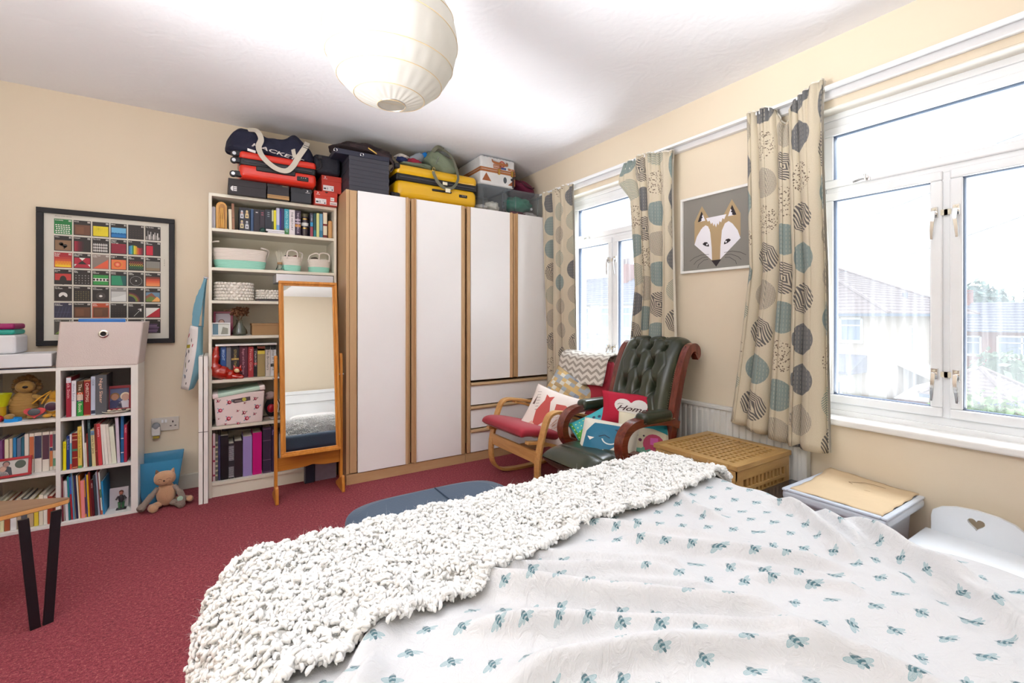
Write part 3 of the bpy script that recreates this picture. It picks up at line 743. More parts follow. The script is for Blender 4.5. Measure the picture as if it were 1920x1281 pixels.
# ------------------------------------------------------------------ paper lantern
def lantern():
    cx, cy, cz, R = .507, 1.553, 2.15, .225
    t = thing('paper_lantern', 'round white rice paper lantern shade hanging from the ceiling', 'lampshade', (cx, cy, cz))
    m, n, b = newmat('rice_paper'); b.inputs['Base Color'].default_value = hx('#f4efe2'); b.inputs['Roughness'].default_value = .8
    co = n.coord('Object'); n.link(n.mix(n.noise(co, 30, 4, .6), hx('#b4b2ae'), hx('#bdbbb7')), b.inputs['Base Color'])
    tl = n.new('ShaderNodeBsdfTranslucent'); tl.inputs[0].default_value = hx('#e8e2d4'); mx = n.new('ShaderNodeMixShader'); mx.inputs[0].default_value = .35
    n.link(b.outputs[0], mx.inputs[1]); n.link(tl.outputs[0], mx.inputs[2]); n.link(mx.outputs[0], n.n['Material Output'].inputs[0])
    rnd = random.Random(5); NR = 9
    lat = [-1.36+2.72*i/(NR-1) for i in range(NR)]
    tilt = [(rnd.uniform(-.11, .11), rnd.uniform(0, 6.28)) for _ in range(NR)]
    tilt[0] = (.02, 0); tilt[-1] = (.02, 0)
    def ringpt(i, th, k=1.):
        a, p = tilt[i]; f = lat[i]+a*math.sin(th+p); return V((R*k*math.cos(f)*math.cos(th), R*k*math.cos(f)*math.sin(th), R*k*math.sin(f)))
    def fn(u, v):
        th = 2*PI*u; q = v*(NR-1); i = int(min(q, NR-1-1e-6)); fr = q-i
        a = ringpt(i, th); b2 = ringpt(i+1, th); p = a*(1-fr)+b2*fr; rr = R*(1-.012*abs(math.sin(PI*fr))*(1+.5*math.sin(th*23+i)))
        return p.normalized()*rr if p.length > .05 else p
    q = MB(); q.grid(fn, 96, 64, closeu=True); part('paper', q, m, t, smooth=60)
    M_wire = mat('bamboo_rib', '#c8ac80', .6)
    for i in range(NR):
        q = MB(); q.tube([ringpt(i, 2*PI*j/72, 1.003) for j in range(72)], .0012, 5, closed=True); part('rib', q, M_wire, t, smooth=60)
    q = MB(); q.tube([(.046*math.cos(a*PI/16), .046*math.sin(a*PI/16), -R*.978) for a in range(32)], .0016, 6, closed=True)
    q.tube([(-.046, 0, -R*.975), (-.03, .0, .1), (0, 0, R*.9)], .0011, 5); q.tube([(.046, 0, -R*.975), (.03, 0, .1), (0, 0, R*.9)], .0011, 5)
    part('wire_frame', q, M_steel, t, smooth=60)
    q = MB(); q.cyl((0,0,.02), (0,0,ZC-cz-.02), .004, n=8); part('flex', q, M_gloss, t)
    q = MB(); q.lathe([(.05, ZC-cz-.03), (.05, ZC-cz-.008), (.03, ZC-cz)], 24); part('ceiling_rose', q, M_gloss, t, smooth=40)
    q = MB(); q.cyl((0,0,.02), (0,0,.09), .02, n=12); q.ell((0,0,-.03), (.03,.03,.05), 14, 10); part('bulb', q, M_gloss, t, smooth=60)
lantern()

# ------------------------------------------------------------------ wardrobe
wa = thing('wardrobe', 'wall of white panelled fitted wardrobe doors edged in light oak', 'wardrobe', (1.68, 3.64, 0))
WX0, WX1, WY, WYB, WZT = .771, 2.597, 3.385, 3.915, 2.108
q = MB(); q.bx(WX0, WX0+.018, WY, WYB, 0, WZT); q.bx(WX1-.018, WX1, WY, WYB, 0, WZT); q.bx(1.705, 1.725, WY+.004, WYB, 0, WZT)
q.bx(WX0+.018, WX1-.018, WY, WYB, WZT-.018, WZT); q.bx(WX0+.018, WX1-.018, WYB-.01, WYB, 0, WZT-.018)
part('carcass', q, M_oak, wa, world=True)
q = MB(); q.bx(WX0+.001, 1.714, WY-.012, WY+.02, 0, .072); part('plinth', q, wood('oak_plinth', '#bd946a', '#ccaa80', axis='X', scale=2., ring=6), wa, world=True, bevel=.001)
q = MB(); q.bx(1.716, WX1, WY-.012, WY+.02, 0, .072); part('plinth', q, wood('oak_plinth', '#bd946a', '#ccaa80'), wa, world=True, bevel=.001)
q = MB(); q.bx(WX0, WX0+.022, WY-.010, WY, .075, WZT); part('edge_strip', q, M_oak, wa, world=True, bevel=.002)
M_door = mat('warm_white_laminate', '#f8f6f6', .32, var=.01)
def door(x0, x1, z0, z1, hand, outer):
    """hand: +1 pull strip on the right, -1 on the left"""
    a, b = x0+(.035 if (hand < 0 or outer) else .004), x1-(.035 if (hand > 0 or outer) else .004)
    if not outer:
        a, b = (x0+.004, x1-.038) if hand > 0 else (x0+.038, x1-.004)
    q = MB(); q.bx(a, b, WY-.020, WY-.002, z0, z1); o = part('door', q, M_door, wa, world=True, bevel=.0012)
    # J-section oak pull: flat strip plus a rounded nose standing proud
    q = MB(); xs, xe = (b, x1) if hand > 0 else (x0, a)
    pr = [(0, 0), (xe-xs, 0), (xe-xs, .018), ((xe-xs)*.80, .034), ((xe-xs)*.62, .036), ((xe-xs)*.52, .026), ((xe-xs)*.45, .012), (0, .010)]
    if hand > 0: pr = [(xe-xs-x, y) for x, y in pr]; 
    Mx = Matrix(((1, 0, 0, xs), (0, -1, 0, WY-.002), (0, 0, 1, z0), (0, 0, 0, 1)))
    q.prism([(x, y) for x, y in pr], z1-z0, M=Mx); part('pull_strip', q, M_oak, o, world=True, smooth=35)
    return o
q = MB(); q.bx(WX0+.024, .845, WY-.014, WY-.002, .080, WZT-.004); part('edge_strip', q, M_oak, wa, world=True, bevel=.003)
door(.846, 1.243, .078, WZT-.002, 1, False); door(1.253, 1.690, .078, WZT-.002, -1, False)
q = MB(); q.bx(1.674, 1.704, WY-.026, WY-.001, .078, WZT-.002); part('edge_strip', q, M_oak, wa, world=True, bevel=.006)
q = MB(); q.bx(1.727, 1.757, WY-.026, WY-.001, .078, WZT-.002); part('edge_strip', q, M_oak, wa, world=True, bevel=.006)
door(1.758, 2.183, .672, WZT-.002, 1, False); door(2.188, WX1-.012, .672, WZT-.002, -1, False)
for z0, z1 in ((.078, .268), (.276, .460), (.468, .655)):
    q = MB(); q.bx(1.762, WX1-.012, WY-.020, WY-.002, z0, z1-.012); o = part('drawer', q, M_door, wa, world=True, bevel=.0012)
    Mx = Matrix(((0, 0, 1, 1.758), (-1, 0, 0, WY-.002), (0, 1, 0, z1-.014), (0, 0, 0, 1)))
    q = MB(); q.prism([(0, 0), (.012, 0), (.018, -.012), (.030, -.014), (.036, -.004), (.034, .010), (0, .012)], WX1-.012-1.758, M=Mx); part('pull_strip', q, wood('oak_lip', '#c8a880', '#d4b68e', axis='X', scale=2., ring=6), o, world=True, smooth=35)

# ------------------------------------------------------------------ tall bookcase
BX0, BX1, BY, BYB = -.047, .757, 3.62, 3.90
bc = thing('tall_bookcase', 'tall cream white bookcase between the tote bag and the wardrobe', 'bookcase', (.355, 3.76, 0))
for x in (BX0, BX1-.018): q = MB(); q.bx(x, x+.018, BY, BYB, 0, 2.02); part('side_panel', q, M_billy, bc, world=True, bevel=.001)
SH = [.097, .468, .778, 1.07, 1.309, 1.528, 1.789]
q = MB(); q.bx(BX0+.018, BX1-.018, BY, BYB, 2.0, 2.02); part('top_panel', q, M_billy, bc, world=True, bevel=.001)
for z in SH: q = MB(); q.bx(BX0+.018, BX1-.018, BY+.002, BYB-.006, z-.020, z); part('shelf', q, M_billy, bc, world=True, bevel=.001)
q = MB(); q.bx(BX0+.018, BX1-.018, BY+.010, BY+.026, 0, .077); part('plinth', q, M_billy, bc, world=True)
q = MB(); q.bx(BX0+.01, BX1-.01, BYB-.006, BYB, .05, 2.01); part('back_panel', q, mat('cream_back_panel', '#ded8c6', .6), bc, world=True)

# ------------------------------------------------------------------ low cube bookcase
CX0, CX1, CY, CYB, CZT = -1.395, -.407, 3.60, 3.90, .908
cb = thing('cube_bookcase', 'low white cube bookcase in front of the framed poster', 'bookcase', (-.9, 3.75, 0))
for x in (CX1-.034, -.773-.0, -1.084, CX0): q = MB(); q.bx(x, x+(.034 if x in (CX1-.034, CX0) else .020), CY, CYB, 0, CZT); part('upright', q, M_white, cb, world=True, bevel=.001)
for (a, b) in ((-.753, CX1-.034), (-1.064, -.773), (CX0+.034, -1.084)):
    for z0, z1 in ((0, .018), (.297, .313), (.600, .618)): q = MB(); q.bx(a, b, CY, CYB, z0, z1); part('shelf', q, M_white, cb, world=True, bevel=.001)
    q = MB(); q.bx(a, b, CY, CYB, CZT-.018, CZT); part('top_panel', q, M_white, cb, world=True, bevel=.001)
q = MB(); q.bx(-.753, CX1-.034, CYB-.008, CYB-.003, .01, .9); part('back_panel', q, mat('grey_back_panel', '#9c9a9c', .6), cb, world=True)

# ------------------------------------------------------------------ books
def book(x, y, z, w, h, dp, colr, lean, label, group, title='', tc='#ffffff', band=None):
    a = math.atan2(-lean, h); R = TR((x, y, z), (0, -a, 0))
    cv = mat('cover_'+colr, colr, .42, var=.03); t = min(.0018, w*.18)
    q = MB(); q.bx(0, t, .002, dp, 0, h); q.bx(w-t, w, .002, dp, 0, h); q.bx(0, w, 0, .0025, 0, h)
    o = finish('book', q, cv, bevel=0); o.location = (x, y, z); o.rotation_euler = (0, -a, 0); tagit(o, label, 'book', group)
    q = MB(); q.bx(t+.0001, w-t-.0001, .0026, dp-.003, .0025, h-.003); part('pages', q, M_page, o)
    if title or band:
        d = Decal((0, 0, 0), (1, 0, 0), (0, 0, 1))
        for (f0, f1, bc_) in (band or []): d.rect(w*.02, h*f0, w*.96, h*(f1-f0), bc_, 1)
        if title: 
            sz = min(w*.78, .020); d.text(title, w*.5-sz*.33, h*.92, sz, tc, rot=-PI/2, fit=min(h*.82, len(title)*sz*.62), fith=1, L=2)
        d.build('spine_print', o, world=False)
    return o
def shelf_row(rows, y, z, dp, shelf, group, bands={}):
    names = [r[4+1] for r in rows]; prev = None
    for i, (x, w, h, ln, colr, cn, ti, tc) in enumerate(rows):
        if prev:
            px, pw, ph, pl = prev; need = px+pw+.0006-x
            if need > 0: x += need; w = max(w-need, .004)
            tops = (px+pw)+pl*min(1, h/ph)-x; ln = max(ln, tops+.0002)
        w = max(.004, w-.0008)
        w2 = w
        lo = names[i-1] if i else None; hi = names[i+1] if i+1 < len(rows) else None
        nb = f'just right of the {lo} one' if lo else f'at the left end'
        book(x, y+(.004*((i*7)%5)/5), z+.0006, w, h, dp-.01*((i*3)%4)/4, colr, ln, f'{cn} book {nb}, {shelf}', group, ti, tc, bands.get(i))
        prev = (x, w, h, ln)
CB1=[
(-.734,.022,.230,0,'#a3203a','crimson','Jack Stein','#f0c0c8'),
(-.711,.020,.208,0,'#e8e6ee','white','Home Baking','#8890a8'),
(-.689,.029,.203,0,'#5a3a20','brown and green','The Great Book','#f0e8d0'),
(-.658,.030,.208,0,'#8c1a1c','scarlet','CHRISTMAS','#f0e0d0'),
(-.627,.020,.227,0,'#c0c8dc','pale blue','COOK','#505a70'),
(-.606,.050,.234,0,'#55585f','dark grey','Nigel Slater','#f0c8b0'),
]
CB2=[
(-.747,.014,.165,0,'#e8dc10','lemon yellow','Farm','#806010'),
(-.732,.013,.195,0,'#123a80','royal blue','Phrase Book','#c0d0f0'),
(-.718,.009,.203,-.001,'#70b8d0','turquoise and white','Atlas','#ffffff'),
(-.708,.024,.207,-.001,'#8c2420','red ornate','',''),
(-.683,.018,.243,-.005,'#e8cc60','mustard yellow','The Garden in Summer','#806020'),
(-.658,.008,.278,-.009,'#eeeef2','slim white','',''),
(-.650,.008,.144,-.007,'#ded8c4','short cream','',''),
(-.642,.006,.197,-.015,'#8c3028','slim maroon','',''),
(-.635,.012,.282,-.021,'#2c4a50','tall bottle green','Plants','#a0c0c0'),
(-.621,.017,.218,-.018,'#ded09a','sand coloured','Stories for Jane','#403020'),
(-.604,.010,.250,-.023,'#7a2c22','chestnut brown','',''),
(-.593,.018,.250,-.021,'#cc4048','coral red','Letters','#f8e0e0'),
(-.573,.010,.244,-.027,'#e8e4de','chalk white','',''),
(-.561,.014,.243,-.022,'#ece8e0','ivory','',''),
(-.546,.014,.241,-.020,'#e2ddd2','bone coloured','',''),
(-.531,.022,.225,-.016,'#dde2cf','pale sage','',''),
(-.508,.015,.276,-.010,'#cfc4d4','lilac grey','',''),
(-.492,.015,.286,0,'#1c6098','cobalt blue','',''),
(-.476,.014,.228,0,'#a82848','raspberry','MUSIC','#f0c0d0'),
]
CB3=[
(-.751,.007,.254,-.004,'#7c2c38','wine red','',''),
(-.743,.005,.232,-.005,'#b8a8a0','mushroom grey','',''),
(-.736,.013,.231,-.009,'#e4e2e6','thin white','',''),
(-.723,.009,.255,-.011,'#2a8890','teal','',''),
(-.712,.008,.251,-.012,'#b02838','red and blue','',''),
(-.703,.006,.271,-.014,'#60a0c8','sky blue','',''),
(-.696,.005,.269,-.014,'#8c8478','taupe','',''),
(-.690,.009,.255,-.014,'#20264e','midnight navy','',''),
(-.680,.007,.255,-.012,'#ece2cc','cream','',''),
(-.673,.006,.252,-.009,'#e08430','tangerine','',''),
(-.667,.017,.220,-.007,'#f09090','salmon pink','',''),
(-.650,.005,.219,-.008,'#e8a030','amber and purple','',''),
(-.644,.005,.254,-.009,'#2a3c8c','indigo','',''),
(-.639,.009,.251,-.014,'#dcb424','golden yellow','',''),
(-.629,.009,.265,-.015,'#7c2620','rust red','',''),
(-.619,.011,.215,-.014,'#5c1420','burgundy','MISTLE','#f0e0e0'),
(-.607,.012,.242,-.014,'#34424c','slate','',''),
(-.594,.008,.259,-.016,'#a8b0c4','pewter','',''),
(-.585,.004,.268,-.017,'#8a4a48','brick pink','',''),
(-.580,.007,.254,-.017,'#dce6e4','white and green','',''),
(-.572,.008,.199,-.010,'#1e88c0','bright blue','',''),
]
CA2=[
(-1.027,.014,.209,0,'#e8e0d0','off white','',''),
(-1.012,.013,.202,0,'#7a4a80','mauve','',''),
(-.998,.004,.202,0,'#7a2060','purple','',''),
(-.991,.016,.204,0,'#e8dfc0','buttermilk','',''),
(-.973,.013,.205,0,'#ddc8b0','beige','',''),
(-.958,.013,.208,0,'#2c80b8','azure','',''),
(-.943,.016,.203,0,'#6c7c98','steel blue','',''),
(-.926,.011,.207,0,'#2c6880','petrol blue','',''),
(-.913,.017,.224,0,'#ece4d8','cream and orange','',''),
(-.894,.019,.223,0,'#ece4d8','cream and navy','',''),
(-.873,.030,.225,0,'#ece4d8','cream and plum','',''),
(-.841,.029,.225,0,'#ece4d8','cream and crimson','',''),
(-.811,.013,.224,0,'#e6e0d6','cream and grey','',''),
(-.797,.013,.225,0,'#e6e0d6','cream and slate','',''),
(-.783,.011,.224,0,'#ece6dc','plain cream','',''),
]
CA3=[
(-1.016,.015,.199,0,'#d8d0c0','stone coloured','',''),
(-.998,.015,.197,0,'#e8e4b8','lemon cream','',''),
(-.982,.021,.177,0,'#b05a38','terracotta','',''),
(-.959,.024,.177,0,'#e8e8ea','white','',''),
(-.934,.017,.162,0,'#c8b8a0','fawn','',''),
(-.916,.022,.161,0,'#585e66','charcoal','',''),
(-.893,.025,.154,0,'#c0a888','tan','',''),
(-.866,.018,.152,0,'#e8d040','yellow','',''),
(-.846,.017,.151,0,'#e8e0cc','vanilla','',''),
(-.828,.016,.149,0,'#f0ece0','chalky cream','',''),
(-.811,.021,.155,0,'#a84030','russet','',''),
(-.789,.016,.152,0,'#7c3428','mahogany','',''),
]
BB1=[
(-.030,.021,.146,0,'#c8c8d4','silver grey','',''),
(.068,.018,.140,-.003,'#e8dcc0','small cream','',''),
(.087,.016,.181,-.008,'#96684c','tan brown','',''),
(.196,.018,.160,0,'#2c4a70','denim blue','',''),
(.216,.036,.161,0,'#1e1826','white ringed black','I','#d8d0d0'),
(.253,.031,.161,0,'#261826','red ringed black','II','#b06070'),
(.285,.042,.168,0,'#1c2030','grey ringed black','III','#a0a8b0'),
]
BB2=[
(.326,.013,.175,0,'#3a4028','olive and black','',''),
(.340,.015,.168,0,'#e8dc20','bright yellow','',''),
(.356,.021,.187,0,'#c8cce0','pale lilac and blue','',''),
(.378,.010,.187,0,'#282060','deep violet','',''),
(.388,.018,.186,0,'#30285c','dark violet','',''),
(.407,.031,.187,0,'#30a0b4','turquoise','INTO THE DEEP','#c0f0f0'),
(.439,.038,.186,0,'#e4dce0','white','THE HISTORY','#303030'),
(.478,.038,.185,0,'#35233c','aubergine','THE NIGHT CIRCUS','#d8c8d8'),
(.580,.020,.177,0,'#3c3c50','navy and pink','STARS','#d0d8e8'),
(.603,.019,.179,0,'#1c4c50','deep teal','',''),
(.624,.019,.183,0,'#dde090','pale lime','',''),
(.645,.022,.181,0,'#6ca4c0','powder blue','',''),
(.670,.029,.197,0,'#7c2c2c','brick red','',''),
]
BB3=[
(-.037,.021,.218,0,'#8a6860','patterned pink','',''),
(.019,.034,.216,0,'#1f4c90','bright blue','BRIGHT','#c0e0ff'),
(.054,.026,.215,0,'#75757c','grey and red','',''),
(.081,.047,.214,0,'#181420','black and gold','STORM THIEF','#d8c070'),
(.129,.051,.218,0,'#581830','plum','Roger and the Dragon','#e0a0b0'),
(.182,.033,.213,0,'#a83038','cherry red','French Girls','#f0c0b8'),
(.216,.021,.198,0,'#20161e','black with a red band','STALIN SWAN','#e8e0e0'),
(.238,.048,.214,0,'#a49060','khaki gold','',''),
(.288,.031,.209,0,'#d8cfc8','cream and black','The Brothers','#404040'),
(.320,.036,.217,0,'#dcdcde','white and black','Jamie at Home','#606060'),
]
BB4=[
(-.042,.006,.309,0,'#a01830','slim red','',''),
(-.035,.011,.310,0,'#8c1828','dark red','',''),
(-.023,.013,.321,0,'#e8d0d8','pink floral','',''),
(-.009,.014,.314,0,'#606058','spotted','',''),
(.007,.012,.302,0,'#403c68','dusky purple','',''),
(.020,.045,.298,0,'#14121a','black','',''),
(.066,.032,.239,0,'#2c2c34','spiral bound charcoal','',''),
(.099,.048,.250,0,'#2c2028','dark brown','',''),
(.150,.055,.274,0,'#9c8cc8','lavender','',''),
(.208,.056,.292,0,'#c8107c','magenta','',''),
(.270,.052,.324,0,'#3a3048','panelled purple','',''),
(.324,.020,.325,0,'#342c50','lettered violet','Mama','#b0a0e0'),
]

shelf_row(CB1, 3.622, .618, .20, 'top right cube', 'cookbooks in the top right cube', {0: [(.86,.99,'#d8e0ec')], 2: [(.0,.42,'#2c9c40'),(.42,.45,'#303c80'),(.45,.62,'#d8c0b0'),(.62,.68,'#d85830')], 3: [(.0,.02,'#d8a060'),(.97,.99,'#d8a060')], 4: [(.03,.12,'#303850')]})
shelf_row(CB2, 3.622, .313, .20, 'middle right cube', 'books in the middle right cube', {2: [(0,.15,'#d04838'),(.75,1,'#e4e0e4')], 3: [(.03,.05,'#e0b070'),(.3,.32,'#e0b070'),(.5,.56,'#408060'),(.80,.83,'#c8a080'),(.92,.94,'#e0b070')], 4: [(0,.06,'#60a060')], 9: [(.85,.97,'#7098c0')], 10: [(.35,.36,'#c89060')], 17: [(.2,.22,'#e0e0f0'),(.5,.52,'#e0e0f0')], 12: [(.0,.01,'#b0a8a0')]})
shelf_row(CB3, 3.622, .018, .20, 'bottom right cube', 'picture books in the bottom right cube', {4: [(.6,1,'#3c60c0')], 3: [(0,.4,'#187078')], 11: [(.1,.55,'#50285c')], 19: [(.0,.1,'#c86040'),(.4,.6,'#408060')]})
shelf_row(CA2, 3.66, .313, .15, 'middle left cube', 'paperbacks in the middle left cube', {9-0: [(.35,.92,'#c87048')], 10: [(.35,.92,'#3a3c58')], 11: [(.3,.92,'#583848')], 12: [(.6,.92,'#b03850'),(.1,.5,'#d08050'),(.5,.58,'#3c4878')], 13: [(.5,.92,'#60606c'),(.1,.3,'#70a080')], 14: [(.5,.92,'#4c5468'),(.1,.4,'#a0b8a0')]})
shelf_row([(r[0], r[1], .172-.008*((i*5)%4), 0)+r[4:] for i, r in enumerate(CA3)], 3.622, .0186, .20, 'bottom left cube', 'small books in the bottom left cube', {i: [(.62,.9,'#f0ead8')] for i in (1,3,8,10)})

shelf_row(BB1[:1], 3.66, 1.79, .15, 'top shelf', 'books on the top shelf of the tall bookcase')
shelf_row(BB1[1:3], 3.655, 1.79, .12, 'top shelf', 'books on the top shelf of the tall bookcase', {1: [(.45,.47,'#5c3c28')]})
shelf_row(BB1[3:4]+BB1[4:]+BB2[:8], 3.66, 1.79, .16, 'top shelf', 'books on the top shelf of the tall bookcase', {4: [(.5,.95,'#d8d8b0')], 6: [(0,.35,'#70a0d0')], 7: [(.1,.9,'#382c80')], 9: [(0,.25,'#488848')], 11: [(.35,.45,'#c88838'),(.6,.66,'#b8a8b8'),(.48,.54,'#b8a8b8')]})
shelf_row(BB2[8:], 3.66, 1.79, .15, 'top shelf right end', 'books on the top shelf of the tall bookcase', {0: [(.0,.42,'#a04858'),(.45,.62,'#3aa0d0')], 1: [(0,.3,'#2c8088')], 3: [(.0,.3,'#3c80a0')], 4: [(.55,.98,'#e8dcc0'),(.12,.47,'#e8dcc0')]})
shelf_row(BB3, 3.67, .778, .17, 'red fox shelf', 'books on the shelf with the red fox ornament', {6: [(.42,.50,'#c03030')], 7: [(.74,.92,'#dcc850'),(.85,.99,'#8c4030')], 3: [(.58,.64,'#b89850')], 8: [(.90,1,'#141014')], 9: [(.86,1,'#141418'),(.3,.4,'#303430')]})
shelf_row(BB4, 3.655, .0975, .20, 'bottom shelf', 'albums and binders on the bottom shelf', {6: [(.05,.06+.01*k,'#c8c8d0') for k in (0,)]+[(.04+.028*k,.052+.028*k,'#b8bcc4') for k in range(11)]+[(.52+.035*k,.535+.035*k,'#b8bcc4') for k in range(12)], 10: [(.02,.03,'#8c7090'),(.28,.29,'#8c7090'),(.70,.71,'#8c7090'),(.95,.96,'#8c7090')], 2: [(.1,.14,'#b04060'),(.4,.44,'#b04060'),(.7,.74,'#b04060')], 3: [(.1+.1*k,.14+.1*k,'#c8c0a0') for k in range(8)]})

# ------------------------------------------------------------------ small things in the cube bookcase
def plush_mat(name, c, sc=90): return mat(name, c, .95, bump=.5, bscale=sc, sheen=.3, var=.10, vscale=25)
M_lion = plush_mat('lion_fur', '#b08a48'); M_mane = plush_mat('lion_mane', '#7c5a2a'); M_nose = mat('black_nose', '#100c0c', .3)
Z1, Z2, Z3 = .618, .313, .018
t = thing('lion_soft_toy', 'brown corduroy lion soft toy sitting in the top left cube', 'soft toy', (-.935, 3.74, Z1))
def E(p, nm, m, c, r, sm=60, parent=None, **k):
    q = MB(); q.ell(c, r, k.get('n', 18), k.get('mm', 12), rot=k.get('rot'), noise=k.get('noise', 0), seed=k.get('seed', 0), p=k.get('p', 1.)); return part(nm, q, m, parent or p, smooth=sm, label=k.get('label'))
M_cord = mat('lion_corduroy', '#b48c50', .9, bump=.9, bscale=25, stretch=(.2, .2, 8))
E(t, 'body', M_cord, (0, 0, .072), (.062, .05, .085)); hd = E(t, 'head', M_lion, (.01, -.02, .18), (.042, .036, .035))
q = MB(); rnd = random.Random(3)
for k in range(70):
    a = rnd.uniform(0, 2*PI); r = rnd.uniform(.034, .06); 
    q.ell((.01+r*math.cos(a), -.0+rnd.uniform(-.012, .02), .185+r*.9*math.sin(a)), (.012, .010, .012), 6, 4)
part('mane', q, M_mane, t, smooth=60, kind='stuff')
E(t, 'nose', M_nose, (.018, -.056, .182), (.012, .006, .008), parent=hd)
for s in (-1, 1): E(t, 'arm', M_lion, (s*.075, -.02, .105 if s > 0 else .09), (.045, .018, .018), rot=(0, .6*s, 0)); E(t, 'leg', M_lion, (s*.045, -.055, .018), (.022, .04, .018)); E(t, 'ear', M_mane, (.01+s*.04, -.01, .215), (.012, .008, .012))
t = thing('duck_soft_toy', 'yellow duck soft toy holding an oval photo in the top left cube', 'soft toy', (-.803, 3.70, Z1))
M_dk = plush_mat('duck_fur', '#d8a030'); E(t, 'body', M_dk, (0, 0, .06), (.038, .03, .055)); E(t, 'head', M_dk, (.008, -.004, .118), (.026, .024, .028))
E(t, 'photo_oval', mat('plum_photo', '#503448', .3), (-.002, -.03, .062), (.028, .006, .024), label='oval photo in plum tones'); E(t, 'photo_rim', mat('silver_rim', '#c8c4c0', .3), (-.002, -.027, .062), (.032, .006, .028))
for s in (-1, 1): E(t, 'foot', M_dk, (s*.02, -.03, .012), (.02, .025, .012)); 
q = MB(); q.strip(spline([(-.01, .01, .15), (-.05, .0, .12), (-.085, -.01, .085)]), (0, 1, 0), .02, .006); part('ear', q, M_dk, t); q = MB(); q.strip(spline([(.01, .01, .15), (-.02, -.01, .13), (-.045, -.02, .08)]), (0, 1, 0), .02, .006); part('ear', q, M_dk, t)
t = thing('heart_photo_frame', 'red heart shaped photo frame in front of the lion toy', 'photo frame', (-.868, 3.645, Z1))
def heart(s, n=26): return [(s*16*math.sin(a)**3/17, s*(13*math.cos(a)-5*math.cos(2*a)-2*math.cos(3*a)-math.cos(4*a))/17) for a in [2*PI*i/n for i in range(n)]]
q = MB(); q.prism([(x*1.15, y*.85+.040) for x, y in heart(.042)], .014, M=TR((0, 0, 0), (PI/2-.15, 0, 0))); part('frame', q, mat('red_enamel', '#c83840', .35), t, bevel=.003)
q = MB(); q.ell((0, -.016, .045), (.026, .003, .020), 18, 8, rot=(-.15, 0, 0)); part('photo', q, mat('dark_photo', '#4c5058', .3), t, smooth=60)
t = solo('blue_ring_toy', MB().lathe([(.030, 0), (.036, 0), (.036, .018), (.030, .018), (.030, 0)], 8, c=(-.955, 3.645, Z1), cap=False), mat('azure_plastic', '#1890e0', .4), 'flat bright blue plastic ring toy at the shelf edge, top left cube', 'toy')
t = thing('yellow_cup', 'lime yellow tapering plastic cup at the left edge of the top left cube', 'cup', (-1.022, 3.70, Z1))
q = MB(); q.lathe([(.03, .08), (.05, .15), (.048, .15), (.028, .08)], 24); part('cup', q, mat('lime_plastic', '#c8cc18', .4), t, smooth=40); q = MB(); q.lathe([(.028, 0), (.026, .08)], 20); part('stem', q, mat('mustard_plastic', '#c8a020', .4), t, smooth=40)
q = MB(); q.ell((-1.012, 3.645, Z1+.02), (.022, .02, .02), 16, 10); solo('red_ball', q, mat('red_ball', '#b81828', .35), 'small red ball beside the blue ring toy', 'ball', smooth=60)
def photo_frame(name, label, c, w, h, rx, rz, fcol, wd, art, ry=0, dp=.014):
    t = thing(name, label, 'photo frame', c, rot=(rx, ry, rz))
    q = MB(); q.frame(-w/2, w/2, 0, h, wd, -dp, 0); part('frame', q, mat('frame_'+fcol, fcol, .35), t, bevel=.0015)
    q = MB(); q.bx(-w/2+wd*.5, w/2-wd*.5, -dp*.5, -dp*.3, wd*.5, h-wd*.5); part('backing', q, mat('frame_back', '#50484a', .6), t)
    d = Decal((0, -dp*.52, 0), (1, 0, 0), (0, 0, 1))
    for s in art: getattr(d, s[0])(*s[1:])
    d.build('photo', t, world=False); 
    q = MB(); q.bx(-.012, .012, .0, .05, 0.01, .014); part('stand', q, M_black, t); return t
def portrait(w, h, x0, z0, bg, people):
    a = [('rect', x0, z0, w, h, bg, 1)]
    for (px, pz, r, skin, hair, top) in people:
        a += [('poly', [(px-r*1.9, z0), (px+r*1.9, z0), (px+r*1.5, pz-r*1.5), (px+r*.5, pz-r*.8), (px-r*.5, pz-r*.8), (px-r*1.5, pz-r*1.5)], top, 2), ('circ', px, pz+r*.25, r*1.12, hair, 3), ('circ', px, pz, r*.85, skin, 4, 14, r)]
    return a
photo_frame('photo_frame', 'red framed photo of two smiling faces at the right of the top right cube', (-.508, 3.70, Z1), .125, .155, -.12, 0, '#8c1428', .017,
    portrait(.091, .121, -.0455, .017, '#5c6488', [(-.022, .085, .020, '#b88468', '#8c6840', '#3c3c64'), (.028, .082, .022, '#c8a090', '#e0d0b8', '#c8c4d0')]))
q = MB(); q.lathe([(.0, .006), (.05, .006), (.068, .016), (.066, .018), (.05, .010), (0, .010)], 24, c=(-.515, 3.645, Z1-.004), cap=False); solo('shell_dish', q, mat('dish_cream', '#e0dccc', .3), 'shallow cream dish of trinkets in front of the red photo frame', 'dish', smooth=60)
for k, (x, c) in enumerate(((-.55, '#e0d0b8'), (-.525, '#a09080'), (-.50, '#c8b8a0'), (-.48, '#605850'))): 
    q = MB(); q.ell((x, 3.645, Z1+.014), (.011, .008, .006), 10, 6, noise=.1, seed=k); solo('trinket', q, mat('trinket'+str(k), c, .5), ['pale', 'taupe', 'sandy', 'dark'][k]+' trinket lying in the cream shell dish', 'trinket', 'trinkets in the dish', smooth=60)
photo_frame('photo_frame', 'tilted red framed photo of a man and baby in front of the paperbacks', (-.972, 3.612, Z2+.002), .20, .105, -.25, 0, '#b01828', .013,
    portrait(.174, .079, -.087, .013, '#c8c4c0', [(.0, .072, .013, '#a88078', '#504848', '#40444c'), (-.012, .048, .013, '#d0a898', '#b09080', '#e4dcdc')])+[('circ', .055, .065, .022, '#505a50', 2)], ry=-.03)
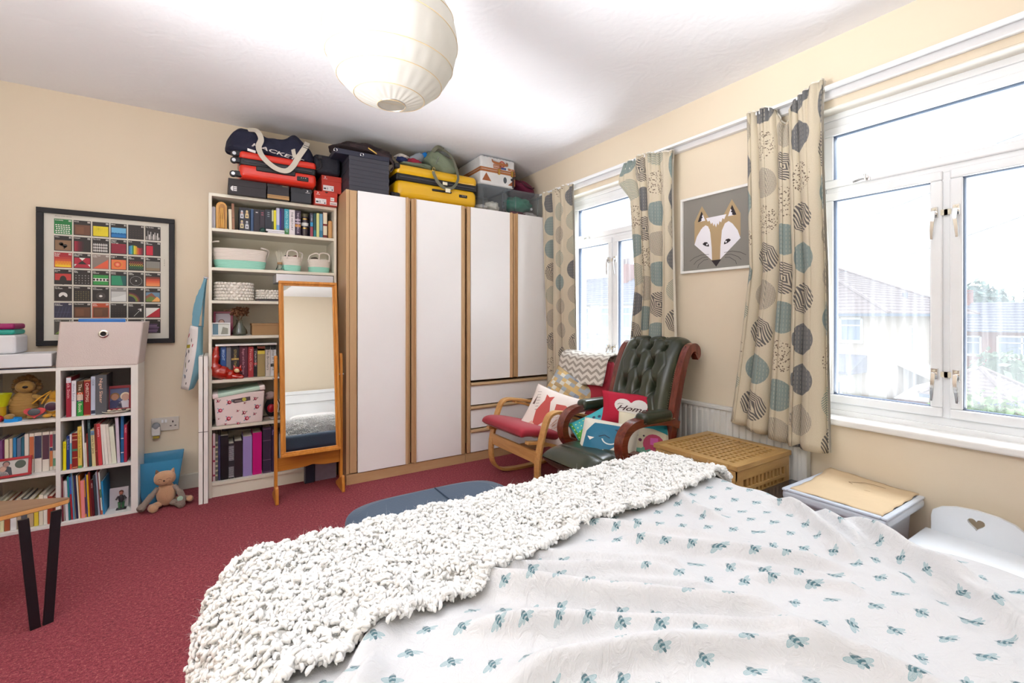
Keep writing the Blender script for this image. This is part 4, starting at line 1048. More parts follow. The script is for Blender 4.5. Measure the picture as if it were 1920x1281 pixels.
photo_frame('greeting_card', 'white card with a dark figure standing in the bottom right cube', (-.510, 3.70, Z3), .09, .125, -.05, 0, '#cfc8cc', .002, [('rect', -.044, .002, .088, .121, '#c8c0c4', 1)], dp=.003)
t = thing('elf_figurine', 'small dark figurine in green trousers in the bottom right cube', 'figurine', (-.495, 3.665, Z3))
M_g = mat('figurine_green', '#3c6a48', .5); M_d = mat('figurine_dark', '#2c2830', .5)
q = MB(); q.bx(-.024, .024, -.015, .015, 0, .008); part('base', q, M_d, t, bevel=.002)
for s in (-1, 1): q = MB(); q.tube([(s*.008, 0, .008), (s*.009, 0, .045)], [.006, .008], 10); part('leg', q, M_g, t, smooth=60); q = MB(); q.tube([(s*.012, 0, .082), (s*.024, -.004, .062)], .005, 8); part('arm', q, M_d, t, smooth=60)
E(t, 'torso', M_d, (0, 0, .066), (.014, .010, .024)); E(t, 'head', mat('figurine_skin', '#a86858', .5), (0, 0, .100), (.010, .010, .012)); E(t, 'hair', mat('figurine_hair', '#5c2c20', .7), (0, .003, .106), (.011, .010, .010))

# ------------------------------------------------------------------ on top of the cube bookcase
q = MB()
for i, (x, a, h) in enumerate(((-.86, .05, .004), (-.80, -.04, .008))): pass
def slab(label, x0, x1, y0, y1, z0, z1, col, name='folder', cat='folder', rz=0, bev=.001, grp=None):
    c = V(((x0+x1)/2, (y0+y1)/2, 0)); q = MB(); q.bx(x0-c.x, x1-c.x, y0-c.y, y1-c.y, z0, z1); q.v = [Matrix.Rotation(rz, 4, 'Z') @ p + c for p in q.v]
    return solo(name, q, mat('slab_'+col, col, .5), label, cat, grp, bevel=bev)
slab('thin navy folder, lowest under the white boxes on the cube bookcase', -1.1, -.80, 3.61, 3.85, .9086, .9128, '#1c2040', rz=.06)
slab('thin brown folder lying on the navy one under the white boxes', -1.08, -.775, 3.62, 3.86, .9132, .9174, '#8c7468', rz=-.03)
def openbox(name, label, cat, x0, x1, y0, y1, z0, z1, m, rz=0, t=.004, lid=None, bev=.004, grp=None):
    c = V(((x0+x1)/2, (y0+y1)/2, z0)); th = thing(name, label, cat, c, rz, grp); w, d_, h = x1-x0, y1-y0, z1-z0
    q = MB(); q.bx(-w/2, w/2, -d_/2, d_/2, 0, h); part('body', q, m, th, bevel=bev, seg=3)
    if lid: q = MB(); q.bx(-w/2-.003, w/2+.003, -d_/2-.003, d_/2+.003, h-lid, h+.003); part('lid', q, m, th, bevel=bev, seg=3)
    return th
M_wbox = mat('white_card_box', '#e6e6ea', .5)
openbox('flat_white_box', 'large flat white box under the stacked plastic boxes, cube bookcase top', 'box', -1.12, -.795, 3.605, 3.83, .918, .992, M_wbox, rz=.03)
openbox('white_storage_box', 'tall white box with rounded edges under the turquoise lid', 'box', -1.14, -.942, 3.64, 3.84, .9935, 1.098, M_wbox, rz=0, bev=.014)
openbox('turquoise_tray', 'turquoise plastic tray between the white box and the magenta tray', 'tray', -1.14, -.950, 3.65, 3.83, 1.0995, 1.128, mat('turquoise_plastic', '#28a898', .35), bev=.012)
openbox('magenta_tray', 'magenta plastic tray, topmost of the stack at the left edge', 'tray', -1.14, -.950, 3.65, 3.83, 1.129, 1.162, mat('magenta_plastic', '#981060', .35), bev=.012)
t = thing('fabric_storage_cube', 'pinkish white fabric storage box with metal eyelet on the cube bookcase', 'storage box', (-.574, 3.70, .9085))
M_fab = mat('blush_canvas', '#dccfca', .85, bump=.2, bscale=220)
q = MB(); w0, w1 = .186, .198
q.add([(-.198,-.09,0),(.162,-.10,0),(.170,.13,0),(-.19,.13,0),(-.178,-.10,.262),(.190,-.105,.258),(.196,.13,.262),(-.17,.13,.262)], [(0,3,2,1),(0,1,5,4),(1,2,6,5),(2,3,7,6),(3,0,4,7)])
o = part('fabric_body', q, M_fab, t, bevel=.006, seg=3); sm = o.modifiers.new('t', 'SOLIDIFY'); sm.thickness = .005; sm.offset = 1
q = MB(); tor = [(.0, 0)]; 
q.lathe([(.013, 0), (.023, 0), (.0235, .004), (.021, .006), (.014, .006), (.013, .002)], 28, cap=False, M=TR((.008, -.108, .19), (PI/2+.0, 0, 0))); part('eyelet', q, M_chrome, t, smooth=50)
q = MB(); q.lathe([(.013, 0), (.013, .002)], 24, M=TR((.008, -.107, .19), (PI/2, 0, 0))); part('eyelet_hole', q, mat('dark_hole', '#181414', .8), t)
t = solo('blue_plastic_wallet', MB().bx(-.690, -.475, 3.66, 3.675, .93, 1.188), mat('blue_wallet', '#2c7cd0', .3), 'bright blue plastic folder standing up inside the fabric storage box', 'folder', bevel=.006, seg=3)

# ------------------------------------------------------------------ coffee table in the left corner
M_top = wood('walnut_ash_top', '#7a5a44', '#9c7c60', scale=2.2, axis='X', ring=9, rough=.35)
t = thing('coffee_table', 'low boat shaped wooden coffee table with black metal legs', 'table', (-1.05, 2.60, 0))
P = [(.535, -.03), (.50, -.055), (.30, -.145), (.02, -.235), (-.25, -.27), (-.5, -.24), (-.5, .24), (-.2, .22), (.05, .17), (.30, .09), (.50, .005), (.535, -.012)]
q = MB(); q.prism(P, .020, M=TR((0, 0, .432))); part('tabletop', q, M_top, t)
q = MB(); q.prism([(x*1.003, y*1.01) for x, y in P], .014, M=TR((0, 0, .4345))); part('edge_band', q, wood('pale_edge', '#c88a4c', '#e0a868', axis='X'), t)
M_leg = mat('black_powder_coat', '#16141a', .4)
def hairleg(x, y, dx, dy):
    q = MB(); q.bx(-.015, .015, -.003, .003, 0, 1); 
    for (bx_, by_, tx, ty) in ((0, 0, -.030, -.012), (.032, .014, .052, .030)):
        q = MB(); q.strip([(x+bx_, y+by_, .0), (x+tx, y+ty, .432)], (1, .45, 0), .030, .012); part('leg', q, M_leg, t, bevel=.001)
hairleg(.462, -.125, 0, 0); hairleg(.0, -.20, 0, 0); hairleg(0.0, .14, 0, 0)

# ------------------------------------------------------------------ blue bin, cat toy, folded panels, tote bag
def tint(name, c, a, rough=.15, dens=.55):
    m = bpy.data.materials.new(name); m.use_nodes = True; n = NT(m); b = n.n['Principled BSDF']; b.inputs['Base Color'].default_value = hx(c); b.inputs['Roughness'].default_value = rough
    tr = n.new('ShaderNodeBsdfTransparent'); cc = hx(c); tr.inputs[0].default_value = tuple(.5+.5*x for x in cc[:3])+(1,); mx = n.new('ShaderNodeMixShader'); mx.inputs[0].default_value = dens
    n.link(tr.outputs[0], mx.inputs[1]); n.link(b.outputs[0], mx.inputs[2]); n.link(mx.outputs[0], n.n['Material Output'].inputs[0]); return m
t = thing('waste_bin', 'square translucent blue plastic bin between the cube bookcase and the socket', 'bin', (-.315, 3.78, 0))
q = MB()
b0, t0, H = .085, .125, .29
q.add([(-b0,-.07,0),(b0,-.07,0),(b0,.07,0),(-b0,.07,0),(-t0,-.085,H-.02),(t0,-.085,H-.02),(t0,.10,H),(-t0+.02,.10,H)], [(0,3,2,1),(0,1,5,4),(1,2,6,5),(2,3,7,6),(3,0,4,7)])
o = part('bin_body', q, tint('blue_translucent', '#4c9cc8', .8, dens=.78), t, bevel=.008, seg=3)
M_cat = plush_mat('cat_plush_tan', '#c49a78', 160); M_tw = mat('grey_tweed', '#8c7f76', .95, bump=.6, bscale=200, var=.25, vscale=120)
t = thing('cat_soft_toy', 'tan cat soft toy with tweed limbs sitting against the blue bin', 'soft toy', (-.27, 3.60, 0))
E(t, 'body', M_cat, (0, .01, .085), (.052, .045, .075)); 
q = MB(); q.ell((-.005, -.01, .190), (.056, .040, .044), 24, 16, p=.85); hd = part('head', q, M_cat, t, smooth=70)
for s in (-1, 1):
    q = MB(); q.add([(s*.052-.005, 0, .212), (s*.022-.005, 0, .226), (s*.047-.005, 0, .252), (s*.037-.005, .02, .222), (s*.037-.005, -.018, .222)], [(0,4,2),(4,1,2),(1,3,2),(3,0,2),(0,3,1,4)]); part('ear', q, M_cat if s > 0 else mat('ear_brown', '#7c5c48', .9), t, bevel=.004)
    d = Decal((0, 0, 0), fn=lambda x, y, o: (x-.005, -.01-.040*math.sqrt(max(.02, 1-(abs(x)/.056)**2.4-(abs(y-.190)/.044)**2.4))-.0012-o, y))
    d.line([(s*.022+.010*math.cos(a), .190+.006*math.sin(a)) for a in [PI*k/6 for k in range(7)]], .0018, '#2c2020'); 
    for k in (-1, 0, 1): d.line([(s*.022, .178+.004*k), (s*.042, .178+.008*k)], .0010, '#5c4438')
    d.build('stitched_eye', hd, world=False)
    q = MB(); q.tube(spline([(s*.04, .0, .13), (s*.07, -.02, .095), (s*(.105 if s < 0 else .085), -.035, .05), (s*(.125 if s < 0 else .065), -.06, .028)]), [.014]*6+[.018]*7+[.022]*5+[.016], 12); part('arm', q, M_tw, t, smooth=70)
    q = MB(); q.tube(spline([(s*.03, 0, .03), (s*.065, -.03, .024), (s*.085 if s > 0 else s*.05, -.07, .024)]), [.020]*6+[.024]*6+[.018], 12); part('leg', q, M_tw if s > 0 else M_cat, t, smooth=70)
q = MB(); q.ell((-.006, -.052, .184), (.005, .003, .004), 10, 6); part('nose', q, M_nose, hd, smooth=60)
q = MB(); q.lathe([(0, 0), (.016, .0), (.016, .002), (0, .003)], 20, M=TR((.075, -.064, .062), (PI/2, 0, .2)), cap=False); part('badge', q, mat('mint_badge', '#a8c8b4', .5), t, label='round mint green badge')
q = MB(); q.tube(spline([(.04, .03, .03), (.10, .02, .03), (.125, -.02, .035), (.12, -.04, .05)]), [.018]*18+[.012], 10); part('tail', q, M_cat, t, smooth=70)
for i, (x, lab) in enumerate(((-.100, 'left of two narrow white panels leaning beside the tall bookcase'), (-.0725, 'right of two narrow white panels touching the tall bookcase'))):
    th = thing('folded_table_panel', lab, 'panel', (x+.012, 3.72, 0), group='folded white panels beside the bookcase')
    q = MB(); q.bx(-.0115, .0115, -.185, .19, 0, .945); part('board', q, M_white, th, bevel=.002)
    q = MB(); q.bx(-.0118, .0118, -.1865, -.1845, .46, .463); part('seam', q, M_black, th)
tb = thing('tote_bag', 'pale blue and white printed tote bag hanging on the side of the bookcase', 'bag', (-.12, 3.75, .73))
M_tote = mat('tote_white', '#e4e0e0', .8, bump=.1, bscale=120); M_tblue = mat('tote_blue', '#8cc0d4', .8, bump=.1, bscale=120)
def tote(u, v):
    z = 1.132-.405*v+.012*(1-u)*(1-v); b = .014*math.sin(PI*min(1, .1+v*.9))*math.sin(PI*u)
    L_ = V((-.147-.052*v**.8, 3.715, z)); R = V((-.104-.052*v**1.6, 3.655, z-.008*v))
    p = L_.lerp(R, u); return p+V((-b*.5, -b, 0))
def tside(u, v):
    R = tote(1, v); Q = V((-.079-.004*v-.048*max(0, v-.72)/.28, 3.725, R.z+.004)); p = R.lerp(Q, u); return p+V((.006*math.sin(PI*u)*math.sin(PI*v), -.006*math.sin(PI*u), 0))
q = MB(); q.grid(lambda u, v: tote(u, v), 14, 16); o = part('front_cloth', q, M_tote, tb, world=True, smooth=80); sm = o.modifiers.new('t', 'SOLIDIFY'); sm.thickness = .002
q = MB(); q.grid(tside, 8, 16); part('side_cloth', q, M_tblue, tb, world=True, smooth=80, label='pale blue side of the bag')
q = MB(); q.grid(lambda u, v: tote(0, v).lerp(tside(1, v), u)+V((0, .012, 0)), 4, 8); part('back_cloth', q, M_tblue, tb, world=True)
for (pp, w) in (([(-.122, 3.69, 1.12), (-.116, 3.685, 1.20), (-.098, 3.67, 1.32), (-.078, 3.66, 1.40), (-.064, 3.66, 1.458)], [.036]*3+[.044]*4+[.050]*4+[.044]*3+[.034]*3+[.022]*3+[.018]*9), ([(-.082, 3.72, 1.13), (-.074, 3.70, 1.3), (-.062, 3.66, 1.455)], .012)):
    s = spline(pp); q = MB(); q.strip(s, (.9, -.35, 0), w if isinstance(w, float) else (w+[.03]*30)[:len(s)], .003); part('strap', q, mat('tote_strap', '#6fa0b4', .8), tb, world=True, smooth=50)
q = MB(); q.cyl((-.049, 3.66, 1.455), (-.075, 3.66, 1.462), .006); part('hook', q, M_steel, tb, world=True)
d = Decal(fn=lambda x, y, o: tote(min(.98, max(.02, x)), min(.98, max(.02, y)))+V((-(.003+o)*.75, -(.003+o)*.65, 0)), cell=.06)
rnd = random.Random(8)
for (u, v, r, c) in ((.15,.16,.07,'#b82838'),(.55,.22,.05,'#40443c'),(.7,.3,.05,'#b03040'),(.45,.40,.06,'#4c5058'),(.2,.46,.07,'#3c4450'),(.6,.55,.05,'#38404c'),(.3,.62,.07,'#788048'),(.5,.70,.05,'#405068'),(.4,.80,.07,'#3c4c68'),(.25,.78,.04,'#7cb8cc'),(.6,.9,.05,'#30343c')):
    d.circ(u, v, r, c, 1, n=8, ry=r*.45, rot=rnd.uniform(-.6, .6))
d.poly([(.08,.31),(.5,.29),(.5,.345),(.08,.36)], '#b0a028', 1); d.build('printed_motifs', tb)

# ------------------------------------------------------------------ things in the tall bookcase
M_rope = mat('cotton_rope', '#e6dcd2', .85, bump=.5, bscale=40, stretch=(.3, .3, 6)); M_mint = mat('mint_rope', '#9fdcc8', .85, bump=.5, bscale=40, stretch=(.3, .3, 6))
def rope_basket(name, label, cx, cy, z, rx, ry, h, handles, seed, grp):
    t = thing(name, label, 'basket', (cx, cy, z+.001), group=grp)
    sq = lambda a, r1, r2: (math.copysign(abs(math.cos(a))**.75, math.cos(a))*r1, math.copysign(abs(math.sin(a))**.75, math.sin(a))*r2)
    for nm, m, z0, z1, n in (('mint_band', M_mint, 0, h*.42, 5), ('body', M_rope, h*.42, h, 7)):
        q = MB(); rows = n*4
        def fn(u, v):
            zz = z0+(z1-z0)*v; k = .86+.14*(zz/h)**.7+.008*math.sin(2*PI*v*n); x, y = sq(2*PI*u, rx*k, ry*k); return (x, y, zz)
        q.grid(fn, 40, rows, closeu=True)
        if z0 == 0: q.add([fn(i/40, 0) for i in range(40)], [tuple(range(39, -1, -1))])
        o = part(nm, q, m, t, smooth=70)
        if z0: sm = o.modifiers.new('t', 'SOLIDIFY'); sm.thickness = .005
    for hp in handles: q = MB(); q.tube(spline(hp, 8), .0055, 8); part('handle', q, M_rope, t, smooth=70)
    return t
G = 'mint and white rope baskets'
rope_basket('rope_basket', 'long mint and white rope basket on the second shelf', .137, 3.72, 1.528, .17, .085, .135, [[(-.168,0,.11),(-.175,-.03,.16),(-.155,-.05,.175),(-.125,-.06,.178)], [(.168,0,.10),(.172,-.03,.135),(.15,-.06,.145),(.12,-.07,.15)]], 1, G)
rope_basket('rope_basket', 'round rope basket beside the reed diffuser, second shelf', .457, 3.71, 1.528, .070, .068, .105, [[(-.035,-.066,.09),(-.030,-.076,.135),(.0,-.076,.148),(.030,-.076,.135),(.035,-.066,.09)], [(.066,-.02,.08),(.072,-.03,.13),(.05,-.045,.145)]], 2, G)
rope_basket('rope_basket', 'round rope basket at the right end of the second shelf', .648, 3.71, 1.528, .080, .068, .098, [[(-.01,-.068,.085),(-.005,-.076,.135),(.03,-.076,.145),(.06,-.07,.13),(.062,-.06,.085)], [(-.075,-.02,.08),(-.07,-.04,.12),(-.03,-.05,.143),(.0,-.05,.13)]], 3, G)
for (x, z, r, c, lab) in ((.43, 1.628, .032, '#2c2830', 'black pouch poking out of the middle rope basket'), (.49, 1.632, .028, '#7c5048', 'brown pouch poking out of the middle rope basket'), (.62, 1.628, .030, '#544840', 'dark sunglasses case in the right hand rope basket'), (.18, 1.645, .05, '#6c3c40', 'dark red bundle in the long rope basket')):
    q = MB(); q.ell((x, 3.72, z), (r, .03, .022), 12, 8, noise=.08, seed=int(x*100)); solo('pouch', q, mat('pouch'+c, c, .7), lab, 'pouch', smooth=60)
t = thing('reed_diffuser', 'glass reed diffuser with wooden collar and thin reeds', 'diffuser', (.378, 3.66, 1.529))
M_cg = mat('clear_glass', '#e8f0ee', .03, trans=1.); 
q = MB(); q.lathe([(.0, 0), (.026, 0), (.027, .006), (.012, .045), (.010, .055), (.008, .055), (.009, .045), (.022, .008), (0, .006)], 22, cap=False); part('bottle', q, M_cg, t, smooth=50)
q = MB(); q.lathe([(.017, .045), (.017, .060)], 20); part('collar', q, wood('collar_wood', '#9c7850', '#b89468'), t, smooth=40)
for k, (dx, dy) in enumerate(((-.028,-.01),(-.018,.01),(-.008,-.012),(.012,.01),(.022,-.008),(.038,.004),(.05,-.006))): q = MB(); q.cyl((dx*.15, dy*.2, .02), (dx, dy, .135+.006*(k%3)), .0013, n=6); part('reed', q, M_page, t)
def chunky(name, label, cx, cy, z, rx, ry, h, n, rows):
    t = thing(name, label, 'basket', (cx, cy, z+.001), group='chunky white crochet baskets'); sq = lambda a, r1, r2: (math.copysign(abs(math.cos(a))**.8, math.cos(a))*r1, math.copysign(abs(math.sin(a))**.8, math.sin(a))*r2)
    q = MB()
    for j in range(rows):
        z0 = h*(j+.5)/rows
        for i in range(n):
            a = 2*PI*(i+.5*(j%2))/n; x, y = sq(a, rx, ry); q.ell((x, y, z0), (.010, 3.4*rx/n, h/rows*.50), 8, 6, rot=(.45 if j%2 else -.45, 0, a))
    part('stitches', q, mat('white_yarn', '#eae4da', .9, bump=.3, bscale=200), t, smooth=70, kind='stuff')
    q = MB(); q.lathe([(rx*.8, .004), (rx*.8, .01)], 24); q.v = [V((p.x, p.y*ry/rx, p.z)) for p in q.v]; part('base', q, M_rope, t)
    q = MB(); q.grid(lambda u, v: (sq(2*PI*u, rx*.97, ry*.97)[0], sq(2*PI*u, rx*.97, ry*.97)[1], .004+(h-.006)*v), 40, 3, closeu=True); part('wall', q, mat('white_yarn', '#eae4da', .9), t, smooth=60)
chunky('crochet_basket', 'large chunky white crochet basket on the third shelf', .100, 3.73, 1.310, .112, .085, .125, 30, 6)
chunky('crochet_basket', 'small low crochet basket on a grey tray, half behind the mirror', .315, 3.73, 1.322, .078, .06, .068, 24, 4)
q = MB(); q.bx(.23, .40, 3.65, 3.80, 1.3095, 1.320); solo('slate_tray', q, mat('slate', '#50484c', .5), 'thin dark tray under the small crochet basket', 'tray', bevel=.003)
openbox('purple_box', 'purple box on the third shelf behind the mirror top', 'box', .40, .70, 3.68, 3.85, 1.3095, 1.440, mat('purple_card', '#5c3450', .6))
openbox('shallow_white_box', 'shallow white box showing above the mirror, under the basket shelf', 'box', .352, .735, 3.625, 3.86, 1.4435, 1.504, M_wbox, bev=.002)
photo_frame('photo_frame', 'maroon framed photo behind the silver frame, fourth shelf', (.035, 3.71, 1.071), .115, .165, -.12, -.12, '#7c1838', .014, portrait(.087, .137, -.0435, .014, '#a8a0a8', [(-.01, .09, .016, '#c8a090', '#6c5048', '#c0b8c8')]))
photo_frame('photo_frame', 'small white framed photo at the left end of the fourth shelf', (.022, 3.645, 1.071), .108, .088, -.14, .02, '#dcdcdc', .008, [('rect', -.046, .008, .03, .072, '#5c8090', 1), ('rect', -.016, .008, .062, .072, '#d0d4cc', 1), ('poly', [(.0, .01), (.04, .01), (.04, .05), (.01, .06)], '#8a8c80', 2)])
t = thing('vase_of_dried_flowers', 'clear glass vase of brown dried hydrangea on the fourth shelf', 'vase', (.130, 3.70, 1.071))
q = MB(); q.lathe([(0, 0), (.04, 0), (.050, .012), (.046, .035), (.022, .075), (.016, .095), (.020, .108), (.018, .108), (.014, .095), (.02, .075), (.043, .035), (.046, .013), (0, .006)], 28, cap=False); part('vase', q, M_cg, t, smooth=60)
M_dry = mat('dried_petals', '#7c5438', .9, var=.3, vscale=60); rnd = random.Random(12)
q = MB()
for k in range(190):
    a, f = rnd.uniform(0, 2*PI), rnd.uniform(-.6, 1.4); r = rnd.uniform(.02, .055); c = V((.005+r*1.15*math.cos(a)*math.cos(f), r*math.sin(a)*math.cos(f), .155+r*.8*math.sin(f))); s = .011
    u = V((rnd.gauss(0,1), rnd.gauss(0,1), rnd.gauss(0,1))).normalized(); w = u.cross(V((.3,.5,.8))).normalized()
    q.add([c-u*s, c+w*s*.8+V((0,0,.004)), c+u*s, c-w*s*.8], [(0,1,2,3)])
part('flower_heads', q, M_dry, t, kind='stuff')
for k in range(5): q = MB(); q.tube(spline([(rnd.uniform(-.01,.01), 0, .02), (rnd.uniform(-.008,.008), 0, .09), (rnd.uniform(-.04,.04), rnd.uniform(-.02,.02), .15)]), .0014, 5); part('stem', q, M_dry, t)
q = MB(); q.tube(spline([(0,0,.1),(-.04,0,.165),(-.075,-.01,.178),(-.09,-.01,.175)]), .0012, 5)
for k in range(4): q.ell((-.05-.012*k, -.008, .176-.002*k), (.006,.003,.003), 6, 4)
part('seed_sprig', q, M_dry, t)
openbox('kraft_box', 'brown cardboard box with lid on the fourth shelf by the mirror', 'box', .205, .43, 3.66, 3.85, 1.0705, 1.150, mat('kraft_card', '#a8845c', .8), lid=.012, bev=.001)
q = MB(); q.bx(-.01, .36, 3.645, 3.82, 1.0005, 1.014); solo('white_tray_lid', q, M_white, 'flat white lid lying on top of the books on the fox shelf', 'lid', bevel=.003)
# red fox ornament: one glazed body, head with cream face, tail in the air
t = thing('fox_ornament', 'glossy red ceramic fox stretching with its tail up, fifth shelf', 'ornament', (.045, 3.655, .779))
M_fx = mat('red_glaze', '#b4200e', .10, spec=.8, coat=.8)
q = MB(); q.tube(spline([(-.05, .0, .20), (-.050, .0, .165), (-.062, .0, .115), (-.050, 0, .06), (-.01, 0, .042), (.04, 0, .022), (.10, -.004, .012)], 5), [.012]*2+[.017]*4+[.026]*6+[.04]*4+[.046]*6+[.036]*4+[.024]*3+[.012]*2, 16); part('body', q, M_fx, t, smooth=80)
q = MB(); q.tube(spline([(-.045, .0, .225), (-.052, .0, .19), (-.062, 0, .14)], 6), [.006]+[.011]*3+[.018]*9, 12); part('tail', q, M_fx, t, smooth=80)
q = MB(); q.ell((.072, -.018, .058), (.027, .020, .022), 18, 12, rot=(0, .3, 0)); hd = part('head', q, M_fx, t, smooth=80)
q = MB(); q.ell((.069, -.030, .055), (.018, .011, .015), 16, 10, rot=(0, .4, 0)); part('face', q, mat('cream_glaze', '#e8d0a0', .2, coat=.5), hd, smooth=80, label='cream face')
for s in (-1, 1): q = MB(); q.lathe([(.009, 0), (.001, .020)], 8, M=TR((.072+s*.016, -.016, .074), (0, .3*s, 0))); part('ear', q, M_fx, hd, smooth=60)
q = MB(); q.ell((.088, -.034, .047), (.004, .004, .004), 8, 6); part('nose', q, M_nose, hd, smooth=60)
for s in (-1, 1): q = MB(); q.tube(spline([(.03, s*.014-.004, .022), (.075, s*.02-.008, .010), (.108, s*.02-.012, .008)]), [.014]*6+[.009]*6+[.007], 10); part('leg', q, M_fx, t, smooth=80)
# floral plastic box
t = thing('floral_storage_box', 'pale pink rose print storage box with a mint lid, sixth shelf', 'storage box', (.130, 3.745, .469))
M_pk = mat('pink_plastic', '#f0e0de', .35)
q = MB(); q.bx(-.150, .150, -.13, .12, 0, .215, tx=.014, ty=.010); part('box_body', q, M_pk, t, bevel=.010, seg=3)
R_ = TR((0, 0, .200), (0, -.13, 0)); q = MB(); q.bx(-.153, .153, -.133, .125, .006, .034, M=R_); ld = part('lid', q, mat('mint_plastic', '#c0dccc', .35), t, bevel=.008, seg=3, label='mint green lid, askew')
for s in (-1, 1): q = MB(); q.bx(s*.138-.018, s*.138+.018, -.136, .127, .004, .037, M=R_); part('clip', q, M_pk, ld, bevel=.008)
d = Decal(fn=lambda x, y, o: (x*(.906+.094*y/.215), -.1295-.0*(y)-.0012-o+.010*(1-y/.215), y))
d.poly([(-.052,.172),(.062,.184),(.064,.158),(-.03,.146),(-.05,.158)], '#54484c', 1); d.circ(.026, .167, .013, '#c8c458', 2); d.rect(-.03,.156,.04,.008,'#988888',2)
for (x, z, s, k) in ((-.125,.170,.8,0),(-.062,.155,1.2,1),(.095,.165,.9,0),(-.118,.105,1.2,1),(-.012,.092,.6,0),(.028,.075,1,0),(.108,.108,1.3,1),(-.07,.045,1.3,1),(.045,.035,1.3,1),(.095,.060,.7,0),(.03,.142,.5,0),(-.09,.01,.5,0),(-.01,.005,.9,1),(-.13,.05,.4,0)):
    d.circ(x, z, .011*s, '#c83858' if k else '#b02848', 2, n=8); d.circ(x+.002, z+.001, .005*s, '#f0b8c0' if k else '#f4dcd8', 3, n=6); d.circ(x-.003*s, z-.004*s, .006*s, '#8c1830', 2, n=6)
    for a in (.5, 2.2, 3.9): d.circ(x+.016*s*math.cos(a), z+.013*s*math.sin(a), .006*s, '#8ca8b8' if k else '#5c6858', 1, n=6, ry=.003*s, rot=a)
d.build('rose_print', t, world=False)['kind'] = 'stuff'
t = thing('bobble_hat_toy', 'soft toy in a black and white striped scarf beside the floral box', 'soft toy', (.325, 3.70, .469))
E(t, 'head', plush_mat('blush_wool', '#b8a09c'), (-.005, 0, .165), (.036, .035, .03)); E(t, 'body', mat('black_wool', '#1c1a20', .9), (.01, 0, .085), (.05, .04, .07)); E(t, 'red_heart', mat('red_satin', '#a01028', .3), (-.002, -.045, .082), (.026, .02, .03))
for k in range(3): q = MB(); q.tube(spline([(.02+.014*k, -.045, .14), (.030+.014*k, -.052, .10), (.026+.014*k, -.05, .05)]), .004, 6); part('stripe', q, M_white, t, smooth=60)
q = MB(); q.bx(-.05, .05, -.03, .03, 0, .02); part('base', q, mat('taupe_base', '#8c7c70', .7), t, bevel=.004)
q = MB(); q.lathe([(0, .004), (.03, .004), (.048, .020), (.046, .021), (.028, .008), (0, .008)], 24, c=(.352, 3.655, .4695), cap=False); solo('trinket_bowl', q, mat('white_china', '#d8d8dc', .15, coat=.5), 'small white china bowl in front of the striped toy', 'bowl', smooth=50)
q = MB(); q.cyl((.028, 3.70, .4325), (.262, 3.70, .4270), .0145, n=20); solo('black_cardboard_tube', q, mat('black_tube', '#17151c', .45), 'black rolled tube lying across the album tops, bottom shelf', 'tube', smooth=40)
openbox('pale_file_box', 'pale grey ribbed box file behind the foot of the mirror', 'box', .375, .56, 3.66, 3.86, .0985, .36, mat('ribbed_grey', '#a8a4a8', .7, bump=.4, bscale=14, stretch=(8, 1, .1)), bev=.002)
t = thing('spiral_notebook', 'dark blue spiral bound pad standing on the carpet behind the mirror', 'notebook', (.565, 3.60, 0))
q = MB(); q.bx(-.035, .028, -.03, .005, 0, .30); part('cover', q, mat('navy_cover', '#2c3048', .6), t)
for k in range(24): q = MB(); q.tube([(-.037+.006*math.cos(a), -.032, .014+.012*k+.004*math.sin(a)) for a in [2*PI*i/8 for i in range(8)]], .0009, 4, closed=True); part('wire_ring', q, M_steel, t)
q = MB(); q.bx(.60, .748, 3.585, 3.615, 0.0, .30); solo('lilac_board', q, mat('mottled_lilac', '#8c8298', .8, var=.2, vscale=30), 'mottled lilac board standing on the carpet behind the mirror', 'board', bevel=.001)

# ------------------------------------------------------------------ cheval mirror
t = thing('cheval_mirror', 'freestanding pine framed tilting mirror in front of the tall bookcase', 'mirror', (.524, 3.34, 0))
TL = TR((.524-.524, 3.252-3.34, .300), (-math.radians(7.0), 0, 0)); MW, MH = .367, 1.145
q = MB(); q.frame(-MW/2, MW/2, 0, MH, .019, -.022, .010, M=TL); fr = part('mirror_frame', q, M_pine, t, bevel=.004, seg=3)
q = MB(); q.frame(-MW/2+.017, MW/2-.017, .017, MH-.017, .013, -.013, .008, M=TL); part('inner_moulding', q, M_pine, fr, bevel=.003)
mm, n_, b_ = newmat('silvered_glass'); b_.inputs['Base Color'].default_value = (.93, .94, .93, 1); b_.inputs['Metallic'].default_value = 1; b_.inputs['Roughness'].default_value = .004
q = MB(); q.bx(-MW/2+.02, MW/2-.02, -.004, 0, .02, MH-.02, M=TL); part('mirror_glass', q, mm, t)
q = MB(); q.bx(-MW/2+.01, MW/2-.01, .001, .006, .01, MH-.01, M=TL); part('back_board', q, mat('hardboard', '#6c4c34', .8), t)
for s in (-1, 1):
    q = MB(); x = s*.203
    q.strip([(x, 0, .05), (x, 0, .90), (x, 0, .935), (x, 0, .945)], (0, 1, 0), [.042, .036, .026, .010], .019); part('post', q, M_pine, t, bevel=.002)
    q = MB(); q.prism([(-.085, 0), (-.088, .012), (-.082, .06), (-.072, .10), (-.062, .112), (-.03, .09), (.05, .055), (.11, .025), (.12, 0)], .020, M=Matrix(((0, 0, 1, x-.010), (1, 0, 0, 0), (0, 1, 0, 0), (0, 0, 0, 1)))); part('foot', q, M_pine, t, bevel=.003)
    q = MB(); q.cyl((x, -.012, .80), (s*.182, -.012, .80), .006, n=12); q.ell((x+s*.012, -.012, .80), (.007, .007, .007), 10, 8); part('pivot_knob', q, M_steel, t, smooth=60)
Pp = [(-.193, .190), (-.193, .275), (.193, .275), (.193, .190), (.10, .190), (.06, .196), (.02, .204), (-.02, .196), (-.08, .192)]
